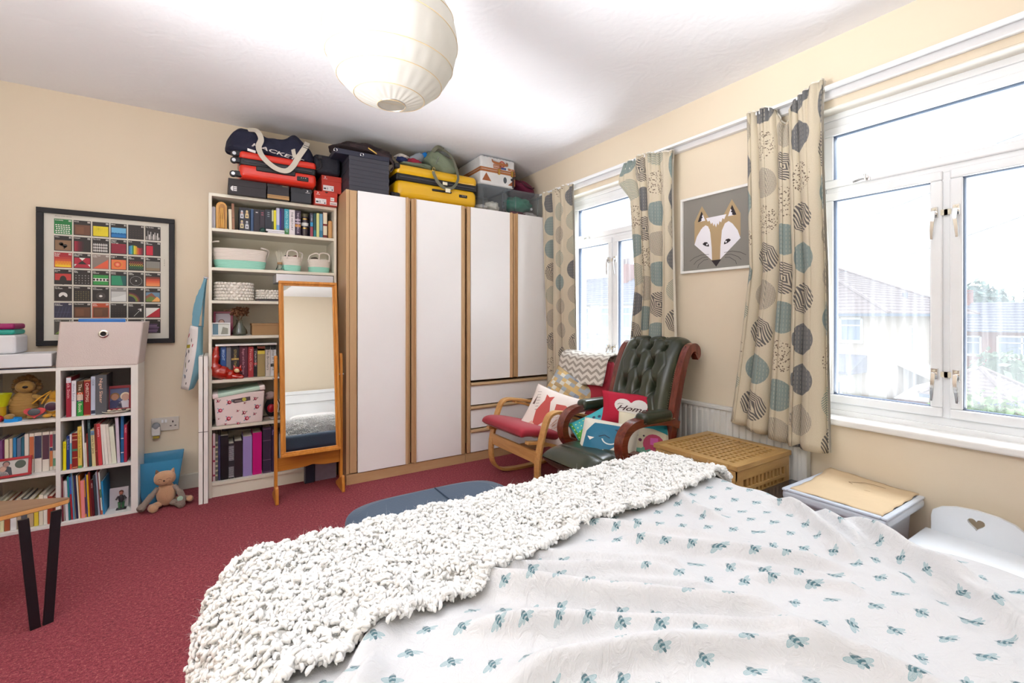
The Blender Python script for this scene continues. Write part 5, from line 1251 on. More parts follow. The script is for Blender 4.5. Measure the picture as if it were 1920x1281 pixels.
q = MB(); q.prism(Pp, .018, M=TR((0, .009, 0), (PI/2, 0, 0))); part('cross_rail', q, M_pineX, t, bevel=.002)

# ornaments on the top shelf
t = thing('arched_ornament', 'honey coloured carved wooden arch ornament on the top shelf', 'ornament', (.025, 3.69, 1.790))
def arch(w, h): return [(-w, 0), (w, 0), (w, h-w)]+[(w*math.cos(a), h-w+w*math.sin(a)) for a in [PI*k/12 for k in range(13)]]+[(-w, h-w)]
q = MB(); q.prism(arch(.031, .182), .05, M=TR((0, 0, 0), (PI/2, 0, 0))); bo = part('outer_arch', q, wood('honey_wood', '#c88c38', '#e0b060'), t, bevel=.004, seg=3)
q = MB(); q.prism([(x*.62, y*.9) for x, y in arch(.031, .182)], .004, M=TR((.004, -.049, .004), (PI/2, 0, 0))); part('carved_recess', q, wood('dark_honey', '#8c5418', '#c08830', scale=6), bo, bevel=.002)
for k in range(3): q = MB(); q.tube(spline([(-.008+.010*k, -.055, .006), (-.012+.011*k, -.058, .07), (-.004+.006*k, -.055, .14)]), [.006]*6+[.004]*7, 8); part('carving', q, wood('honey_wood', '#c88c38', '#e0b060'), bo, smooth=60)
o = book(.128, 3.662, 1.7906, .064, .163, .15, '#20202e', 0, 'wide black book with four pale jars on its spine, top shelf', 'books on the top shelf of the tall bookcase')
d = Decal((0, 0, 0), (1, 0, 0), (0, 0, 1))
for (x, z, c, c2) in ((.016, .088, '#c8ccd4', '#c8a8a0'), (.046, .092, '#e0c890', '#c8a880'), (.016, .020, '#d8c898', '#b8a0a0'), (.046, .018, '#d8d8dc', '#8c9098')):
    d.rect(x-.010, z, .020, .030, c, 1); d.rect(x-.007, z+.030, .014, .014, c2, 1); d.rect(x-.004, z+.008, .008, .012, '#5c5460', 2); d.circ(x, z+.048, .007, c, 1, n=10)
d.build('spine_print', o, world=False)
t = thing('glass_jar', 'dark glass jar with a white label standing among the top shelf books', 'jar', (.548, 3.70, 1.790))
q = MB(); q.lathe([(0, 0), (.024, 0), (.026, .01), (.026, .135), (.022, .145), (.022, .152)], 24); part('jar', q, mat('dark_contents', '#3a3038', .15, coat=.6), t, smooth=50)
for z in (.060, .128): q = MB(); q.lathe([(.0265, z), (.0265, z+.008)], 24); part('brass_band', q, mat('brass', '#c8a458', .3, metal=1.), t, smooth=50)
q = MB(); q.lathe([(.0262, .082), (.0262, .105)], 24, cap=False); part('label', q, mat('label_paper', '#e0dcd8', .7), t, smooth=50, label='white paper label'); q = MB(); q.lathe([(.024, .150), (.024, .172), (.0, .172)], 24); part('lid', q, mat('olive_lid', '#5c5438', .5), t, smooth=40)
q = MB(); q.bx(.706, .738, 3.665, 3.70, 1.7905, 1.93); o = solo('wooden_block', q, wood('block_oak', '#c08c50', '#d0a068'), 'rounded light wood block used as a bookend, right end of the top shelf', 'bookend', bevel=.012, seg=4)
for k, (z, c, n_) in enumerate(((1.7905, '#d8d4dc', 'lower'), (1.8035, '#e4e4e8', 'upper'))):
    q = MB(); q.bx(.300-.012*k, .405, 3.628, 3.656, z, z+.0115); solo('flat_white_box', q, mat('slab_'+c, c, .5), f'{n_} of two small flat white boxes in front of the top shelf books', 'box', bevel=.001)
q = MB(); q.ell((.268, 3.640, 1.806), (.020, .015, .0155), 16, 10, noise=.08, seed=3); solo('glass_stone', q, mat('green_glass', '#2c5c54', .15, trans=.4), 'small dark green glass stone in front of the ringed black books', 'ornament', smooth=70)

# ------------------------------------------------------------------ luggage on the bookcase and wardrobe
def shoebox(label, x0, x1, y0, y1, z, h, c, lidh=.045, logo=None, rz=0, extra=None, grp='shoe boxes above the tall bookcase'):
    cx, cy = (x0+x1)/2, (y0+y1)/2; th = thing('shoe_box', label, 'shoe box', (cx, cy, z), rz, grp); w, dd = x1-x0, y1-y0; m = mat('card_'+c, c, .55)
    q = MB(); q.bx(-w/2+.002, w/2-.002, -dd/2+.002, dd/2-.002, 0, h-.003); part('box_body', q, m, th, bevel=.0015)
    q = MB(); q.bx(-w/2, w/2, -dd/2, dd/2, h-lidh, h); part('lid', q, m, th, bevel=.0015)
    if logo or extra:
        d = Decal((-w/2, -dd/2-.0002, 0), (1, 0, 0), (0, 0, 1)); 
        if logo: logo(d, w, h)
        if extra: extra(d, w, h)
        d.build('box_print', th, world=False)
    return th
WHT = '#e8e6e6'
def star(d, x, z, s, word):
    d.poly([(x-s*.5, z), (x-s*.12, z), (x+s*.25, z+s*.5), (x-s*.12, z+s), (x-s*.5, z+s), (x-s*.1, z+s*.5)], WHT, 1)
    d.poly([(x+.02*s+s*.42*(1 if k%2 == 0 else .42)*math.sin(k*PI/5), z+s*.5+s*.42*(1 if k%2 == 0 else .42)*math.cos(k*PI/5)) for k in range(10)], WHT, 2)
    d.text(word, x, z-s*.55, s*.42, WHT, align='c', L=2, bold=.03)
def elogo(d, w, h):
    x, z, s = .030, .020, .032
    d.circ(x, z+s/2, s*.55, WHT, 1, n=16, a0=PI/2, a1=3*PI/2); 
    for k in range(3): d.rect(x+.001, z+s*(.02+.36*k), s*.55, s*.24, WHT, 1)
    d.rect(x-s*.06, z-s*.05, s*.08, s*1.1, '#29242a', 2)
def stick(x, z, w_, h_):
    def f(d, w, h):
        d.rect(x, z, w_, h_, '#e6e0e0', 1); d.rect(x+w_*.06, z+h_*.25, w_*.22, h_*.28, '#3c3a40', 2)
        for k in range(3): d.rect(x+w_*.34, z+h_*(.25+.14*k), w_*.14, h_*.07, '#606068', 2)
        d.text('UK 6', x+w_*.62, z+h_*.55, h_*.26, '#505058', L=2); d.rect(x+w_*.8, z+h_*.12, w_*.12, h_*.25, '#505058', 2)
    return f
shoebox('wide black shoe box with a white emblem, left end of the bookcase top', .063, .287, 3.58, 3.88, 2.021, .103, '#2a252a', logo=elogo)
shoebox('dark shoe box with a kraft card base, second on the bookcase top', .291, .430, 3.58, 3.88, 2.021, .103, '#2e2a2e', lidh=.02, extra=lambda d, w, h: (d.rect(.001, .002, w-.002, .026, '#b8905c', 1), d.rect(.001, .018, w-.002, .002, '#30241c', 2), d.circ(w/2, h, .012, '#141016', 2, n=12, a0=PI, a1=2*PI), d.rect(w*.68, h-.010, w*.26, .006, '#8c7c60', 2)))
shoebox('charcoal shoe box with a small white star emblem, third on the bookcase top', .440, .577, 3.58, 3.88, 2.021, .100, '#30333a', lidh=.034, extra=lambda d, w, h: (star(d, w*.80, h-.022, .014, 'CONVERSE'), d.circ(w/2, h, .011, '#141016', 2, n=12, a0=PI, a1=2*PI)))
shoebox('lower orange red shoe box with white labels, right end of the bookcase top', .594, .756, 3.58, 3.88, 2.021, .100, '#c83c2c', lidh=.034, extra=lambda d, w, h: (star(d, .026, h-.021, .013, 'CONVERSE'), stick(.008, .006, .075, .038)(d, w, h), d.circ(w*.52, h, .011, '#3c1410', 2, n=12, a0=PI, a1=2*PI), d.rect(w-.050, .036, .026, .026, '#e8e4e0', 1), d.text('ART', w-.047, .045, .011, '#303030', L=2), d.rect(w-.054, .006, .050, .024, '#e8dcd8', 1), d.rect(w-.050, .010, .040, .010, '#b8a8a4', 2)))
shoebox('upper orange red shoe box standing on the lower one beside the dark stack', .648, .790, 3.60, 3.86, 2.1225, .125, '#c43a2a', lidh=.040, extra=lambda d, w, h: (star(d, .026, h-.020, .013, 'CONVERSE'), stick(.010, .012, .075, .040)(d, w, h)))
# four grey card boxes stacked on the wardrobe corner
zz = 2.1095
for k, h in enumerate((.067, .056, .062, .064)):
    lab = ['lowest of the four dark grey flat boxes at the left end of the wardrobe top', 'second from bottom of the four dark grey flat boxes on the wardrobe', 'third from bottom of the four dark grey flat boxes on the wardrobe', 'topmost of the four dark grey flat boxes on the wardrobe'][k]
    shoebox(lab, .795, 1.088, 3.395, 3.86, zz, h, '#3a3a44', lidh=h*.45, grp='dark grey flat boxes'); zz += h+.0006
ZG = zz
def rounded(x0, x1, y0, y1, z0, z1, M=None): q = MB(); q.bx(x0, x1, y0, y1, z0, z1, M=M); return q
def suitcase(label, x0, x1, y0, y1, z0, z1, c, wheels, handle, lock, r=.035, tilt=0, band=(.50, .72)):
    cx, cy = (x0+x1)/2, (y0+y1)/2; t = thing('suitcase', label, 'suitcase', (cx, cy, z0), rot=(0, tilt, 0)); w, dd, h = x1-x0, y1-y0, z1-z0; m = mat('shell_'+c, c, .28, coat=.3)
    q = rounded(-w/2, w/2, -dd/2, dd/2, 0, h*(band[0]+.03)); part('lower_shell', q, m, t, bevel=min(r, h*band[0]*.42), seg=5, smooth=30)
    q = rounded(-w/2, w/2, -dd/2, dd/2, h*(band[1]-.03), h); part('upper_shell', q, m, t, bevel=min(r, h*(1-band[1])*.48), seg=5, smooth=30)
    q = rounded(-w/2+.004, w/2-.004, -dd/2+.003, dd/2-.003, h*(band[0]-.03), h*(band[1]+.03)); part('zip_band', q, M_black, t, bevel=.012, seg=3, smooth=30)
    q = MB(); q.tube([(-w/2+.03, -dd/2+.001, h*(band[0]+band[1])/2), (w/2-.03, -dd/2+.001, h*(band[0]+band[1])/2)], .0035, 6); part('zip', q, mat('zip_grey', '#505058', .4), t)
    if handle: q = rounded(handle[0], handle[1], -dd/2-.010, -dd/2+.01, handle[2], handle[3]); part('handle', q, M_black, t, bevel=.006, seg=3)
    if lock:
        q = rounded(lock[0], lock[1], -dd/2-.006, -dd/2+.01, lock[2], lock[3]); lo = part('lock', q, M_black, t, bevel=.005)
        for k in range(3): q = MB(); q.bx(lock[0]+(lock[1]-lock[0])*(.35+.18*k), lock[0]+(lock[1]-lock[0])*(.35+.18*k)+.004, -dd/2-.0075, -dd/2-.005, lock[3]-.012, lock[3]-.008); part('dial', q, M_white, lo)
    for (wx, wz) in wheels:
        q = MB(); q.cyl((wx, -dd/2+.015, wz), (wx, -dd/2+.040, wz), .020, n=18); wo = part('wheel', q, M_black, t, smooth=40, bevel=.003)
        q = MB(); q.cyl((wx, -dd/2+.012, wz), (wx, -dd/2+.0155, wz), .011, n=12); part('hub', q, M_steel, wo, smooth=40)
        q = rounded(wx+.004, -w/2+.028, -dd/2+.012, -dd/2+.050, wz-.014, wz+.022); part('wheel_guard', q, M_black, t, bevel=.008)
    return t
t = suitcase('bright red hard shell cabin suitcase lying flat on the shoe boxes', .122, .600, 3.52, 3.87, 2.126, 2.305, '#d8301c', [(-.266, .155), (-.268, .110), (-.272, .020)], (-.14, .10, .055, .088), (.11, .185, .030, .062), r=.03)
suitcase('yellow hard shell suitcase lying flat in the middle of the wardrobe top', 1.150, 1.862, 3.43, 3.86, 2.1095, 2.385, '#e4b010', [], (-.06, .11, .098, .116), (.18, .255, .080, .104), r=.055, band=(.56, .70))
q = MB(); 
for z0 in (2.118, 2.345):
    t = [o for o in bpy.data.objects if o.name == 'suitcase.001'][0]; q = rounded(1.138, 1.186, 3.424, 3.47, z0-.006, z0+.036); part('corner_guard', q, M_black, t, world=True, bevel=.014, seg=3)
q = MB(); q.cyl((1.115, 3.44, 2.135), (1.14, 3.44, 2.135), .02, n=14); part('wheel', q, M_black, t, world=True, smooth=40)

M_navy = mat('navy_canvas', '#1c1e36', .8, bump=.3, bscale=150, var=.1); M_web = mat('cream_webbing', '#d2cabb', .8, bump=.3, bscale=300)
t = thing('duffel_bag', 'navy canvas holdall with broad cream handles on the red suitcase', 'bag', (.34, 3.66, 2.306))
def duf(u, v):
    """u around the girth, v along x"""
    x = .045+.565*v; a = 2*PI*u; 
    hh = .108+.055*math.exp(-((v-.20)/.17)**2)+.062*math.exp(-((v-.74)/.13)**2)-.045*max(0, v-.86)/.14
    e = (1-abs(2*v-1)**6)**.5 if 0 < v < 1 else 0; e = max(e, .02)
    c, s = math.cos(a), math.sin(a); yy = 3.665+.135*e*math.copysign(abs(c)**.75, c)
    zz = (hh if s > 0 else .012)*e*math.copysign(abs(s)**.8, s)
    wr = .006*math.sin(13*v+3*math.sin(4*u*2*PI))+.005*math.sin(31*v+a*2)
    sag = -.055*(.5-.5*s)*(1 if c < 0 else 0)*(.4+.6*v)
    return V((x, yy+wr*c, 2.335+zz+wr+sag*.9*max(0, -c)))
q = MB(); q.grid(duf, 64, 72, closeu=True); part('canvas_body', q, M_navy, t, world=True, smooth=80)
hs = spline([(.175, 3.60, 2.475), (.225, 3.535, 2.455), (.250, 3.52, 2.40), (.235, 3.512, 2.34), (.26, 3.503, 2.275), (.33, 3.497, 2.215), (.40, 3.497, 2.205), (.445, 3.503, 2.25), (.48, 3.512, 2.32), (.525, 3.52, 2.40), (.545, 3.56, 2.45)], 6)
q = MB(); q.strip(hs, (.55, .0, .4), .034, .003); 
wd = []
for i, p in enumerate(hs):
    tg = (hs[min(i+1, len(hs)-1)]-hs[max(i-1, 0)]).normalized(); wd.append(list((V((0, -1, 0)).cross(tg)+V((0, .25, 0))).normalized()))
q = MB(); q.strip(hs, wd, .036, .003); part('handle', q, M_web, t, world=True, smooth=50)
for (z, k) in ((.0, 0), (.013, 1)): q = MB(); p = V((.531, 3.516, 2.404)); q.strip([p+V((-.018-.006*k, -.004, .007-z)), p+V((.020-.006*k, -.004, -.003-z))], (0, 0, 1), .0035, .001); part('stripe', q, M_navy, t, world=True)
hs2 = spline([(.155, 3.62, 2.43), (.185, 3.545, 2.385), (.20, 3.53, 2.36)], 5); q = MB(); q.strip(hs2, (0, 0, 1), .03, .003); part('handle', q, M_web, t, world=True, smooth=50)
hs2 = spline([(.455, 3.56, 2.40), (.448, 3.53, 2.375), (.452, 3.52, 2.34), (.458, 3.515, 2.31)], 5); q = MB(); q.strip(hs2, (1, 0, 0), .026, .003); part('handle', q, M_web, t, world=True, smooth=50)
d = Decal(fn=lambda x, y, o: V((x, 3.522+.5*(y-2.30)*0-o-.012, y-.17*(x-.2))), cell=.03)
d.text('HACKETT', .19, 2.342, .034, '#cfc8c4', shear=.3, bold=.02, fit=.33, fith=1); d.rect(.17, 2.302, .048, .017, WHT); d.rect(.40, 2.262, .05, .006, '#e8d8d8'); d.rect(.385, 2.254, .05, .008, '#b82838')
d.mb.v = [V((p.x, 3.665-.135*(max(.05, 1-abs(2*(p.x-.045)/.565-1)**6))**.5*math.cos(math.asin(max(-.9, min(.9, (p.z-2.335)/.13))))**.75-.010-.0*0, p.z)) for p in d.mb.v]
d.build('lettering', t)
q = MB(); q.bx(.30, .45, 3.498, 3.502, 2.245, 2.255)
t = thing('laptop_bag', 'dark padded laptop bag wedged between the holdall and the grey boxes', 'bag', (.66, 3.64, 2.249))
q = rounded(.590, .775, 3.56, 3.84, 2.249, 2.385); part('bag_body', q, mat('dark_nylon', '#1c1c28', .6, bump=.3, bscale=120), t, world=True, bevel=.025, seg=4, smooth=40)
q = MB(); q.tube(spline([(.60, 3.55, 2.36), (.625, 3.53, 2.33), (.63, 3.53, 2.28), (.60, 3.54, 2.26)], 5), .006, 8); part('strap', q, M_black, t, world=True, smooth=50); q = MB(); q.bx(.612, .636, 3.522, 3.530, 2.34, 2.365); part('clip', q, M_black, t, world=True, bevel=.003)
t = thing('slate_briefcase', 'slim navy case with metal corners lying on the grey boxes', 'case', (.92, 3.60, ZG))
q = rounded(.70, 1.092, 3.40, 3.80, ZG+.001, ZG+.038); part('shell', q, mat('navy_case', '#282a3c', .45), t, world=True, bevel=.004)
for x in (.704, .888): 
    q = MB(); q.tube([(x+.012*math.cos(a), 3.398, ZG+.02+.010*math.sin(a)) for a in [2*PI*i/12 for i in range(12)]], .0018, 5, closed=True); part('metal_ring', q, M_chrome, t, world=True, smooth=40)
t = thing('brown_jacket', 'dark brown crumpled bag with a brass clip on top of the grey boxes', 'bag', (.95, 3.60, ZG+.039))
M_bj = mat('dark_brown_cloth', '#2c2022', .8, bump=.3, bscale=90, var=.15)
q = MB(); q.ell((.93, 3.60, ZG+.090), (.215, .15, .062), 40, 24, noise=.11, seed=4, nf=3.4); part('body', q, M_bj, t, world=True, smooth=80)
q = MB(); q.ell((1.06, 3.53, ZG+.062), (.09, .10, .055), 28, 16, noise=.15, seed=9); part('fold', q, M_bj, t, world=True, smooth=80)
q = MB(); q.strip(spline([(.82, 3.47, ZG+.10), (.93, 3.44, ZG+.085), (1.02, 3.42, ZG+.055), (1.10, 3.41, ZG+.03), (1.13, 3.42, ZG-.02), (1.11, 3.43, ZG-.05)], 5), (.2, .5, .8), .032, .005); part('strap', q, mat('brown_strap', '#3c2a2c', .7), t, world=True, smooth=50)
q = MB(); q.strip([(.94, 3.425, ZG+.088), (.975, 3.418, ZG+.068), (1.0, 3.413, ZG+.052)], (0, 0, 1), .010, .005); part('clip', q, mat('brass', '#c8a458', .3, metal=1.), t, world=True, bevel=.001)

M_olive = mat('olive_canvas', '#76806a', .85, bump=.25, bscale=140, var=.08)
t = thing('olive_rucksack', 'olive green canvas bag slumped over the yellow suitcase', 'bag', (1.52, 3.60, 2.386))
q = MB(); q.ell((1.58, 3.60, 2.463), (.155, .16, .088), 48, 30, noise=.07, seed=2, rot=(0, .42, 0), p=.8); part('body', q, M_olive, t, world=True, smooth=80)
q = MB(); q.ell((1.36, 3.60, 2.415), (.15, .13, .032), 32, 16, noise=.12, seed=6); part('flap', q, M_olive, t, world=True, smooth=80)
for pp, w in (([(1.50, 3.50, 2.565), (1.56, 3.45, 2.56), (1.62, 3.42, 2.50), (1.655, 3.41, 2.40), (1.665, 3.405, 2.33), (1.62, 3.40, 2.255), (1.55, 3.398, 2.235), (1.49, 3.40, 2.27), (1.455, 3.405, 2.33), (1.45, 3.41, 2.36)], .024), ([(1.46, 3.45, 2.53), (1.50, 3.44, 2.572), (1.57, 3.47, 2.575)], .03)):
    s = spline(pp, 6); wd = []
    for i, p in enumerate(s):
        tg = (s[min(i+1, len(s)-1)]-s[max(i-1, 0)]).normalized(); wd.append(list((V((0, -1, 0)).cross(tg)+V((0, .3, 0))).normalized()))
    q = MB(); q.strip(s, wd, w, .003); part('strap', q, mat('olive_webbing', '#70705f', .8), t, world=True, smooth=50)
q = MB(); q.tube([(1.45+.010*math.cos(a), 3.405, 2.375+.014*math.sin(a)) for a in [2*PI*i/12 for i in range(12)]], .002, 5, closed=True); part('ring', q, mat('brass', '#c8a458', .3), t, world=True)
q = MB(); q.cyl((1.515, 3.455, 2.50), (1.49, 3.45, 2.44), .0022, n=6); part('zip', q, M_steel, t, world=True)
q = MB(); q.bx(1.548, 1.590, 3.392, 3.3945, 2.205, 2.235); q.bx(1.525, 1.565, 3.396, 3.398, 2.262, 2.285); part('paper_tag', q, mat('tag_paper', '#e8e0c8', .7), t, world=True)
t = thing('water_bottle', 'crumpled clear plastic bottle with a bright blue cap behind the olive bag', 'bottle', (1.40, 3.58, 2.44))
q = MB(); q.lathe([(0, 0), (.040, .0), (.045, .02), (.041, .045), (.045, .07), (.040, .10), (.018, .125), (.014, .14)], 20, M=TR((1.335, 3.60, 2.462), (0, .95, .0))); part('bottle', q, tint('bottle_plastic', '#c8d0dc', .3, .08, .55), t, world=True, smooth=60)
q = MB(); q.cyl((1.437, 3.595, 2.532), (1.462, 3.595, 2.550), .022, n=18); part('cap', q, mat('blue_cap', '#1480d8', .35), t, world=True, smooth=40, label='bright blue cap')
for (x, y, z, r, c, lab) in ((1.25, 3.58, 2.475, (.055,.05,.028), '#c8c0b8', 'off white bundle of cloth beside the plastic bottle'), (1.235, 3.53, 2.445, (.045,.04,.022), '#1c2858', 'navy cloth bundle under the off white one'), (1.33, 3.52, 2.440, (.055,.04,.026), '#8c1c34', 'crimson cloth bundle under the plastic bottle')):
    q = MB(); q.ell((x, y, z), r, 20, 12, noise=.16, seed=int(x*90)); solo('cloth_bundle', q, mat('bundle'+c, c, .85), lab, 'cloth', 'cloth bundles by the bottle', smooth=70)
# white vintage case with tan trim
t = thing('vintage_case', 'white travel case with tan leather trim and travel stickers', 'case', (2.08, 3.62, 2.342))
M_vc = mat('printed_white_vinyl', '#dcdcdc', .4, var=.06, vscale=30); M_tan = mat('tan_leather', '#a8683a', .5)
R_ = TR((2.075, 3.62, 2.342), (0, 0, 0)); cx0, cx1, cy0, cy1, ch = -.185, .165, -.19, .24, .247
q = rounded(cx0, cx1, cy0, cy1, 0, ch, M=R_); part('shell', q, M_vc, t, world=True, bevel=.02, seg=4, smooth=30)
for z0, z1, m in ((.108, .128, M_tan), (.131, .146, M_tan)): q = MB(); q.bx(cx0-.003, cx1+.003, cy0-.003, cy1+.003, z0, z1, M=R_); part('leather_trim', q, m, t, world=True, bevel=.003)
for x in (cx0+.0, cx1): 
    for z0, z1, sg in ((0, .05, 1), (ch-.05, ch, -1)):
        pass
d = Decal((2.075, 3.62+cy0-.0005, 2.342), (1,0,0), (0,0,1))
for (pts, c) in (([(-.17,.03),(-.08,.03),(-.13,.10)], '#a05c34'), ([(.165,.02),(.09,.02),(.165,.085)], '#a05c34'), ([(-.06,.150),(-.06,.185),(.02,.180),(.02,.150)], '#b07050'), ([(.09,.150),(.16,.146),(.16,.168),(.09,.172)], '#b07858')): d.poly(pts, c, 1)
d.text('AMO', -.055, .158, .024, '#e8dcd0', L=2); d.circ(.03, .195, .030, '#c86050', 1, n=16); d.circ(.03, .195, .018, '#e8c8b8', 2, n=12); d.rect(.02, .150, .05, .018, '#3c5088', 3); d.circ(.06, .06, .018, '#50565c', 1, ry=.028); d.circ(.13, .075, .012, '#303438', 1); d.rect(.115,.15,.02,.02,'#c89878',2)
for k in range(10): d.rect(-.16+.032*k, .235-.002*(k%3), .018, .003, '#8c98a8', 1)
d.build('travel_stickers', t)['kind'] = 'stuff'
q = MB(); q.strip(spline([(2.00, 3.425, 2.555), (2.005, 3.40, 2.53), (2.07, 3.39, 2.52), (2.14, 3.40, 2.525), (2.15, 3.425, 2.55)], 5), (0, .3, 1), .022, .008); part('handle', q, M_tan, t, world=True, smooth=50, bevel=.002)
for (x, z) in ((2.07, 2.47), (2.205, 2.47)): q = MB(); q.bx(x-.010, x+.010, 3.418, 3.428, z-.03, z+.02); q.cyl((x, 3.415, z-.012), (x, 3.425, z-.012), .009, n=12); part('latch', q, mat('brass', '#c8a458', .3), t, world=True, bevel=.001)
q = MB(); q.strip([(2.215, 3.421, 2.345), (2.215, 3.421, 2.455), (2.215, 3.421, 2.49)], (1, 0, 0), .016, .003); part('strap', q, mat('brown_strap', '#3c2a2c', .7), t, world=True)
M_clear = tint('clear_polypropylene', '#d4dae0', .3, .12, .11)
def clearbox(label, x0, x1, y0, y1, z0, z1, fill, grp='clear storage boxes on the wardrobe'):
    t = thing('clear_storage_box', label, 'storage box', ((x0+x1)/2, (y0+y1)/2, z0), group=grp); w, dd, h = (x1-x0)/2, (y1-y0)/2, z1-z0
    q = MB(); k = .93; q.add([(-w*k,-dd*k,0),(w*k,-dd*k,0),(w*k,dd*k,0),(-w*k,dd*k,0),(-w,-dd,h),(w,-dd,h),(w,dd,h),(-w,dd,h)], [(0,3,2,1),(0,1,5,4),(1,2,6,5),(2,3,7,6),(3,0,4,7)])
    o = part('box_body', q, M_clear, t, bevel=.01, seg=2); 
    q = MB(); q.bx(-w-.006, w+.006, -dd-.006, dd+.006, h-.022, h-.002); part('lid', q, M_clear, t, bevel=.005)
    for k in (-.35, .3): q = MB(); q.bx(k*w*2-.003, k*w*2+.003, -dd-.002, -dd+.004, .02, h-.03); part('rib', q, M_clear, t)
    return t
clearbox('clear plastic box holding white cloths under the vintage case', 1.875, 2.175, 3.44, 3.84, 2.1095, 2.338, None)
clearbox('clear plastic box full of green fabric at the right end of the wardrobe', 2.195, 2.575, 3.44, 3.84, 2.1095, 2.338, None)
for (c, r, col, lab, sd) in (((1.95, 3.56, 2.155), (.06,.08,.032), '#e4e0d8', 'rumpled white cloth at the left of the first clear box', 1), ((2.06, 3.54, 2.172), (.07,.07,.050), '#e8e4d4', 'cream cloth heap at the right of the first clear box', 5), ((2.37, 3.60, 2.245), (.135,.10,.072), '#2c8c70', 'emerald green fabric in the second clear box', 3), ((2.32, 3.53, 2.140), (.10,.06,.024), '#6c2c3c', 'maroon cloth at the bottom of the second clear box', 7), ((2.45, 3.52, 2.142), (.085,.05,.026), '#d8d0cc', 'white patterned cloth at the bottom of the second clear box', 8), ((2.33, 3.68, 2.150), (.15,.06,.03), '#8c5c50', 'brown cloth behind the green fabric in the second clear box', 11)):
    q = MB(); q.ell(c, r, 26, 16, noise=.14, seed=sd, nf=4); solo('folded_cloth', q, mat('cloth'+col, col, .85, bump=.2, bscale=80), lab, 'cloth', 'cloths in the clear boxes', smooth=70)
q = MB(); q.cyl((2.46, 3.485, 2.20), (2.46, 3.490, 2.20), .012, n=16); solo('white_disc', q, M_white, 'small white round tag on the green fabric', 'tag')
t = thing('magenta_holdall', 'deep magenta soft bag on top of the right hand clear box', 'bag', (2.44, 3.68, 2.345))
M_mg = mat('magenta_nylon', '#6c1438', .6, bump=.3, bscale=100, var=.12)
q = MB(); q.ell((2.43, 3.66, 2.410), (.155, .15, .072), 36, 22, noise=.07, seed=13, rot=(0, .30, 0)); part('body', q, M_mg, t, world=True, smooth=80)
q = MB(); q.tube(spline([(2.36, 3.53, 2.46), (2.42, 3.505, 2.41), (2.48, 3.51, 2.40), (2.53, 3.55, 2.42)], 6), .008, 8); part('handle', q, mat('plum_webbing', '#481028', .7), t, world=True, smooth=60)

# ------------------------------------------------------------------ cushions
def cushion(label, c, w, h, th, n, roll, m, prints=None, seed=0, pinch=.10, name='cushion'):
    n = V(n).normalized(); x = V((0,0,1)).cross(n).normalized(); y = n.cross(x); R = Matrix((x, y, n)).transposed().to_4x4() @ Matrix.Rotation(roll, 4, 'Z'); R.translation = V(c)
    def surf(a, b, side, o=0):
        k = ((1-a*a)*(1-b*b)) if abs(a) < 1 and abs(b) < 1 else 0
        px = w/2*a*(1-pinch*(1-b*b)*0-pinch*(a*a)*(1-b*b)*.9); py = h/2*b*(1-pinch*(b*b)*(1-a*a)*.9)
        wr = .0035*math.sin(7*a+seed)*math.sin(5*b+seed*2)*k
        return V((px, py, side*(th/2*(max(k, 0)**.42))+side*wr+o))
    q = MB(); N = 22
    q.grid(lambda u, v: surf(2*u-1, 2*v-1, 1), N, N, uvfn=lambda u, v: (u, v)); q.grid(lambda u, v: surf(1-2*u, 2*v-1, -1), N, N, uvfn=lambda u, v: (u, v))
    o = finish(name, q, m, smooth=80); o.matrix_world = R; l, rt, s_ = R.decompose(); o.location = l; o.rotation_euler = rt.to_euler(); tagit(o, label, 'cushion', 'scatter cushions on the two chairs')
    q = MB(); q.tube([surf(a, b, 0) for a, b in [(-1+2*i/12, -1) for i in range(12)]+[(1, -1+2*i/12) for i in range(12)]+[(1-2*i/12, 1) for i in range(12)]+[(-1, 1-2*i/12) for i in range(12)]], .0025, 6, closed=True)
    part('seam', q, m, o, smooth=60)
    if prints:
        d = Decal(fn=lambda a, b, off: surf(max(-.985, min(.985, a)), max(-.985, min(.985, b)), 1, off*2+.0012), cell=.22, step=.0004); prints(d); d.build('appliqué'.replace('é', 'e'), o, world=False)
    return o
M_check = newmat('patchwork_check'); 
def checkmat():
    m, n, b = newmat('patchwork_squares'); uv = n.new('ShaderNodeUVMap').outputs[0]; s = n.sep(uv)
    wn_ = n.new('ShaderNodeTexWhiteNoise'); wn_.noise_dimensions = '2D'; n.link(n.comb(n.math('FLOOR', n.math('MULTIPLY', s[0], 11.)), n.math('FLOOR', n.math('MULTIPLY', s[1], 11.))), wn_.inputs['Vector'])
    r = n.ramp(wn_.outputs['Value'], [(0, '#c8a050'), (.28, '#d8b870'), (.30, '#8c98a4'), (.5, '#6c7c94'), (.52, '#d8d4c4'), (.75, '#b8bcb8'), (.77, '#a8884c'), (1, '#98a0a8')]); n.n[r.node.name].color_ramp.interpolation = 'CONSTANT'
    st = n.noise(n.coord('UV', (1, 90, 1)), 3, 2); n.link(n.mix(n.math('MULTIPLY', st, .35), r, hx('#e0dcd0')), b.inputs['Base Color']); b.inputs['Roughness'].default_value = .85; return m
cushion('grey and mustard patchwork cushion leaning on the back of the rocking chair', (2.30, 2.76, .575), .46, .34, .13, (-.80, -.42, .42), -.45, checkmat(), seed=1)
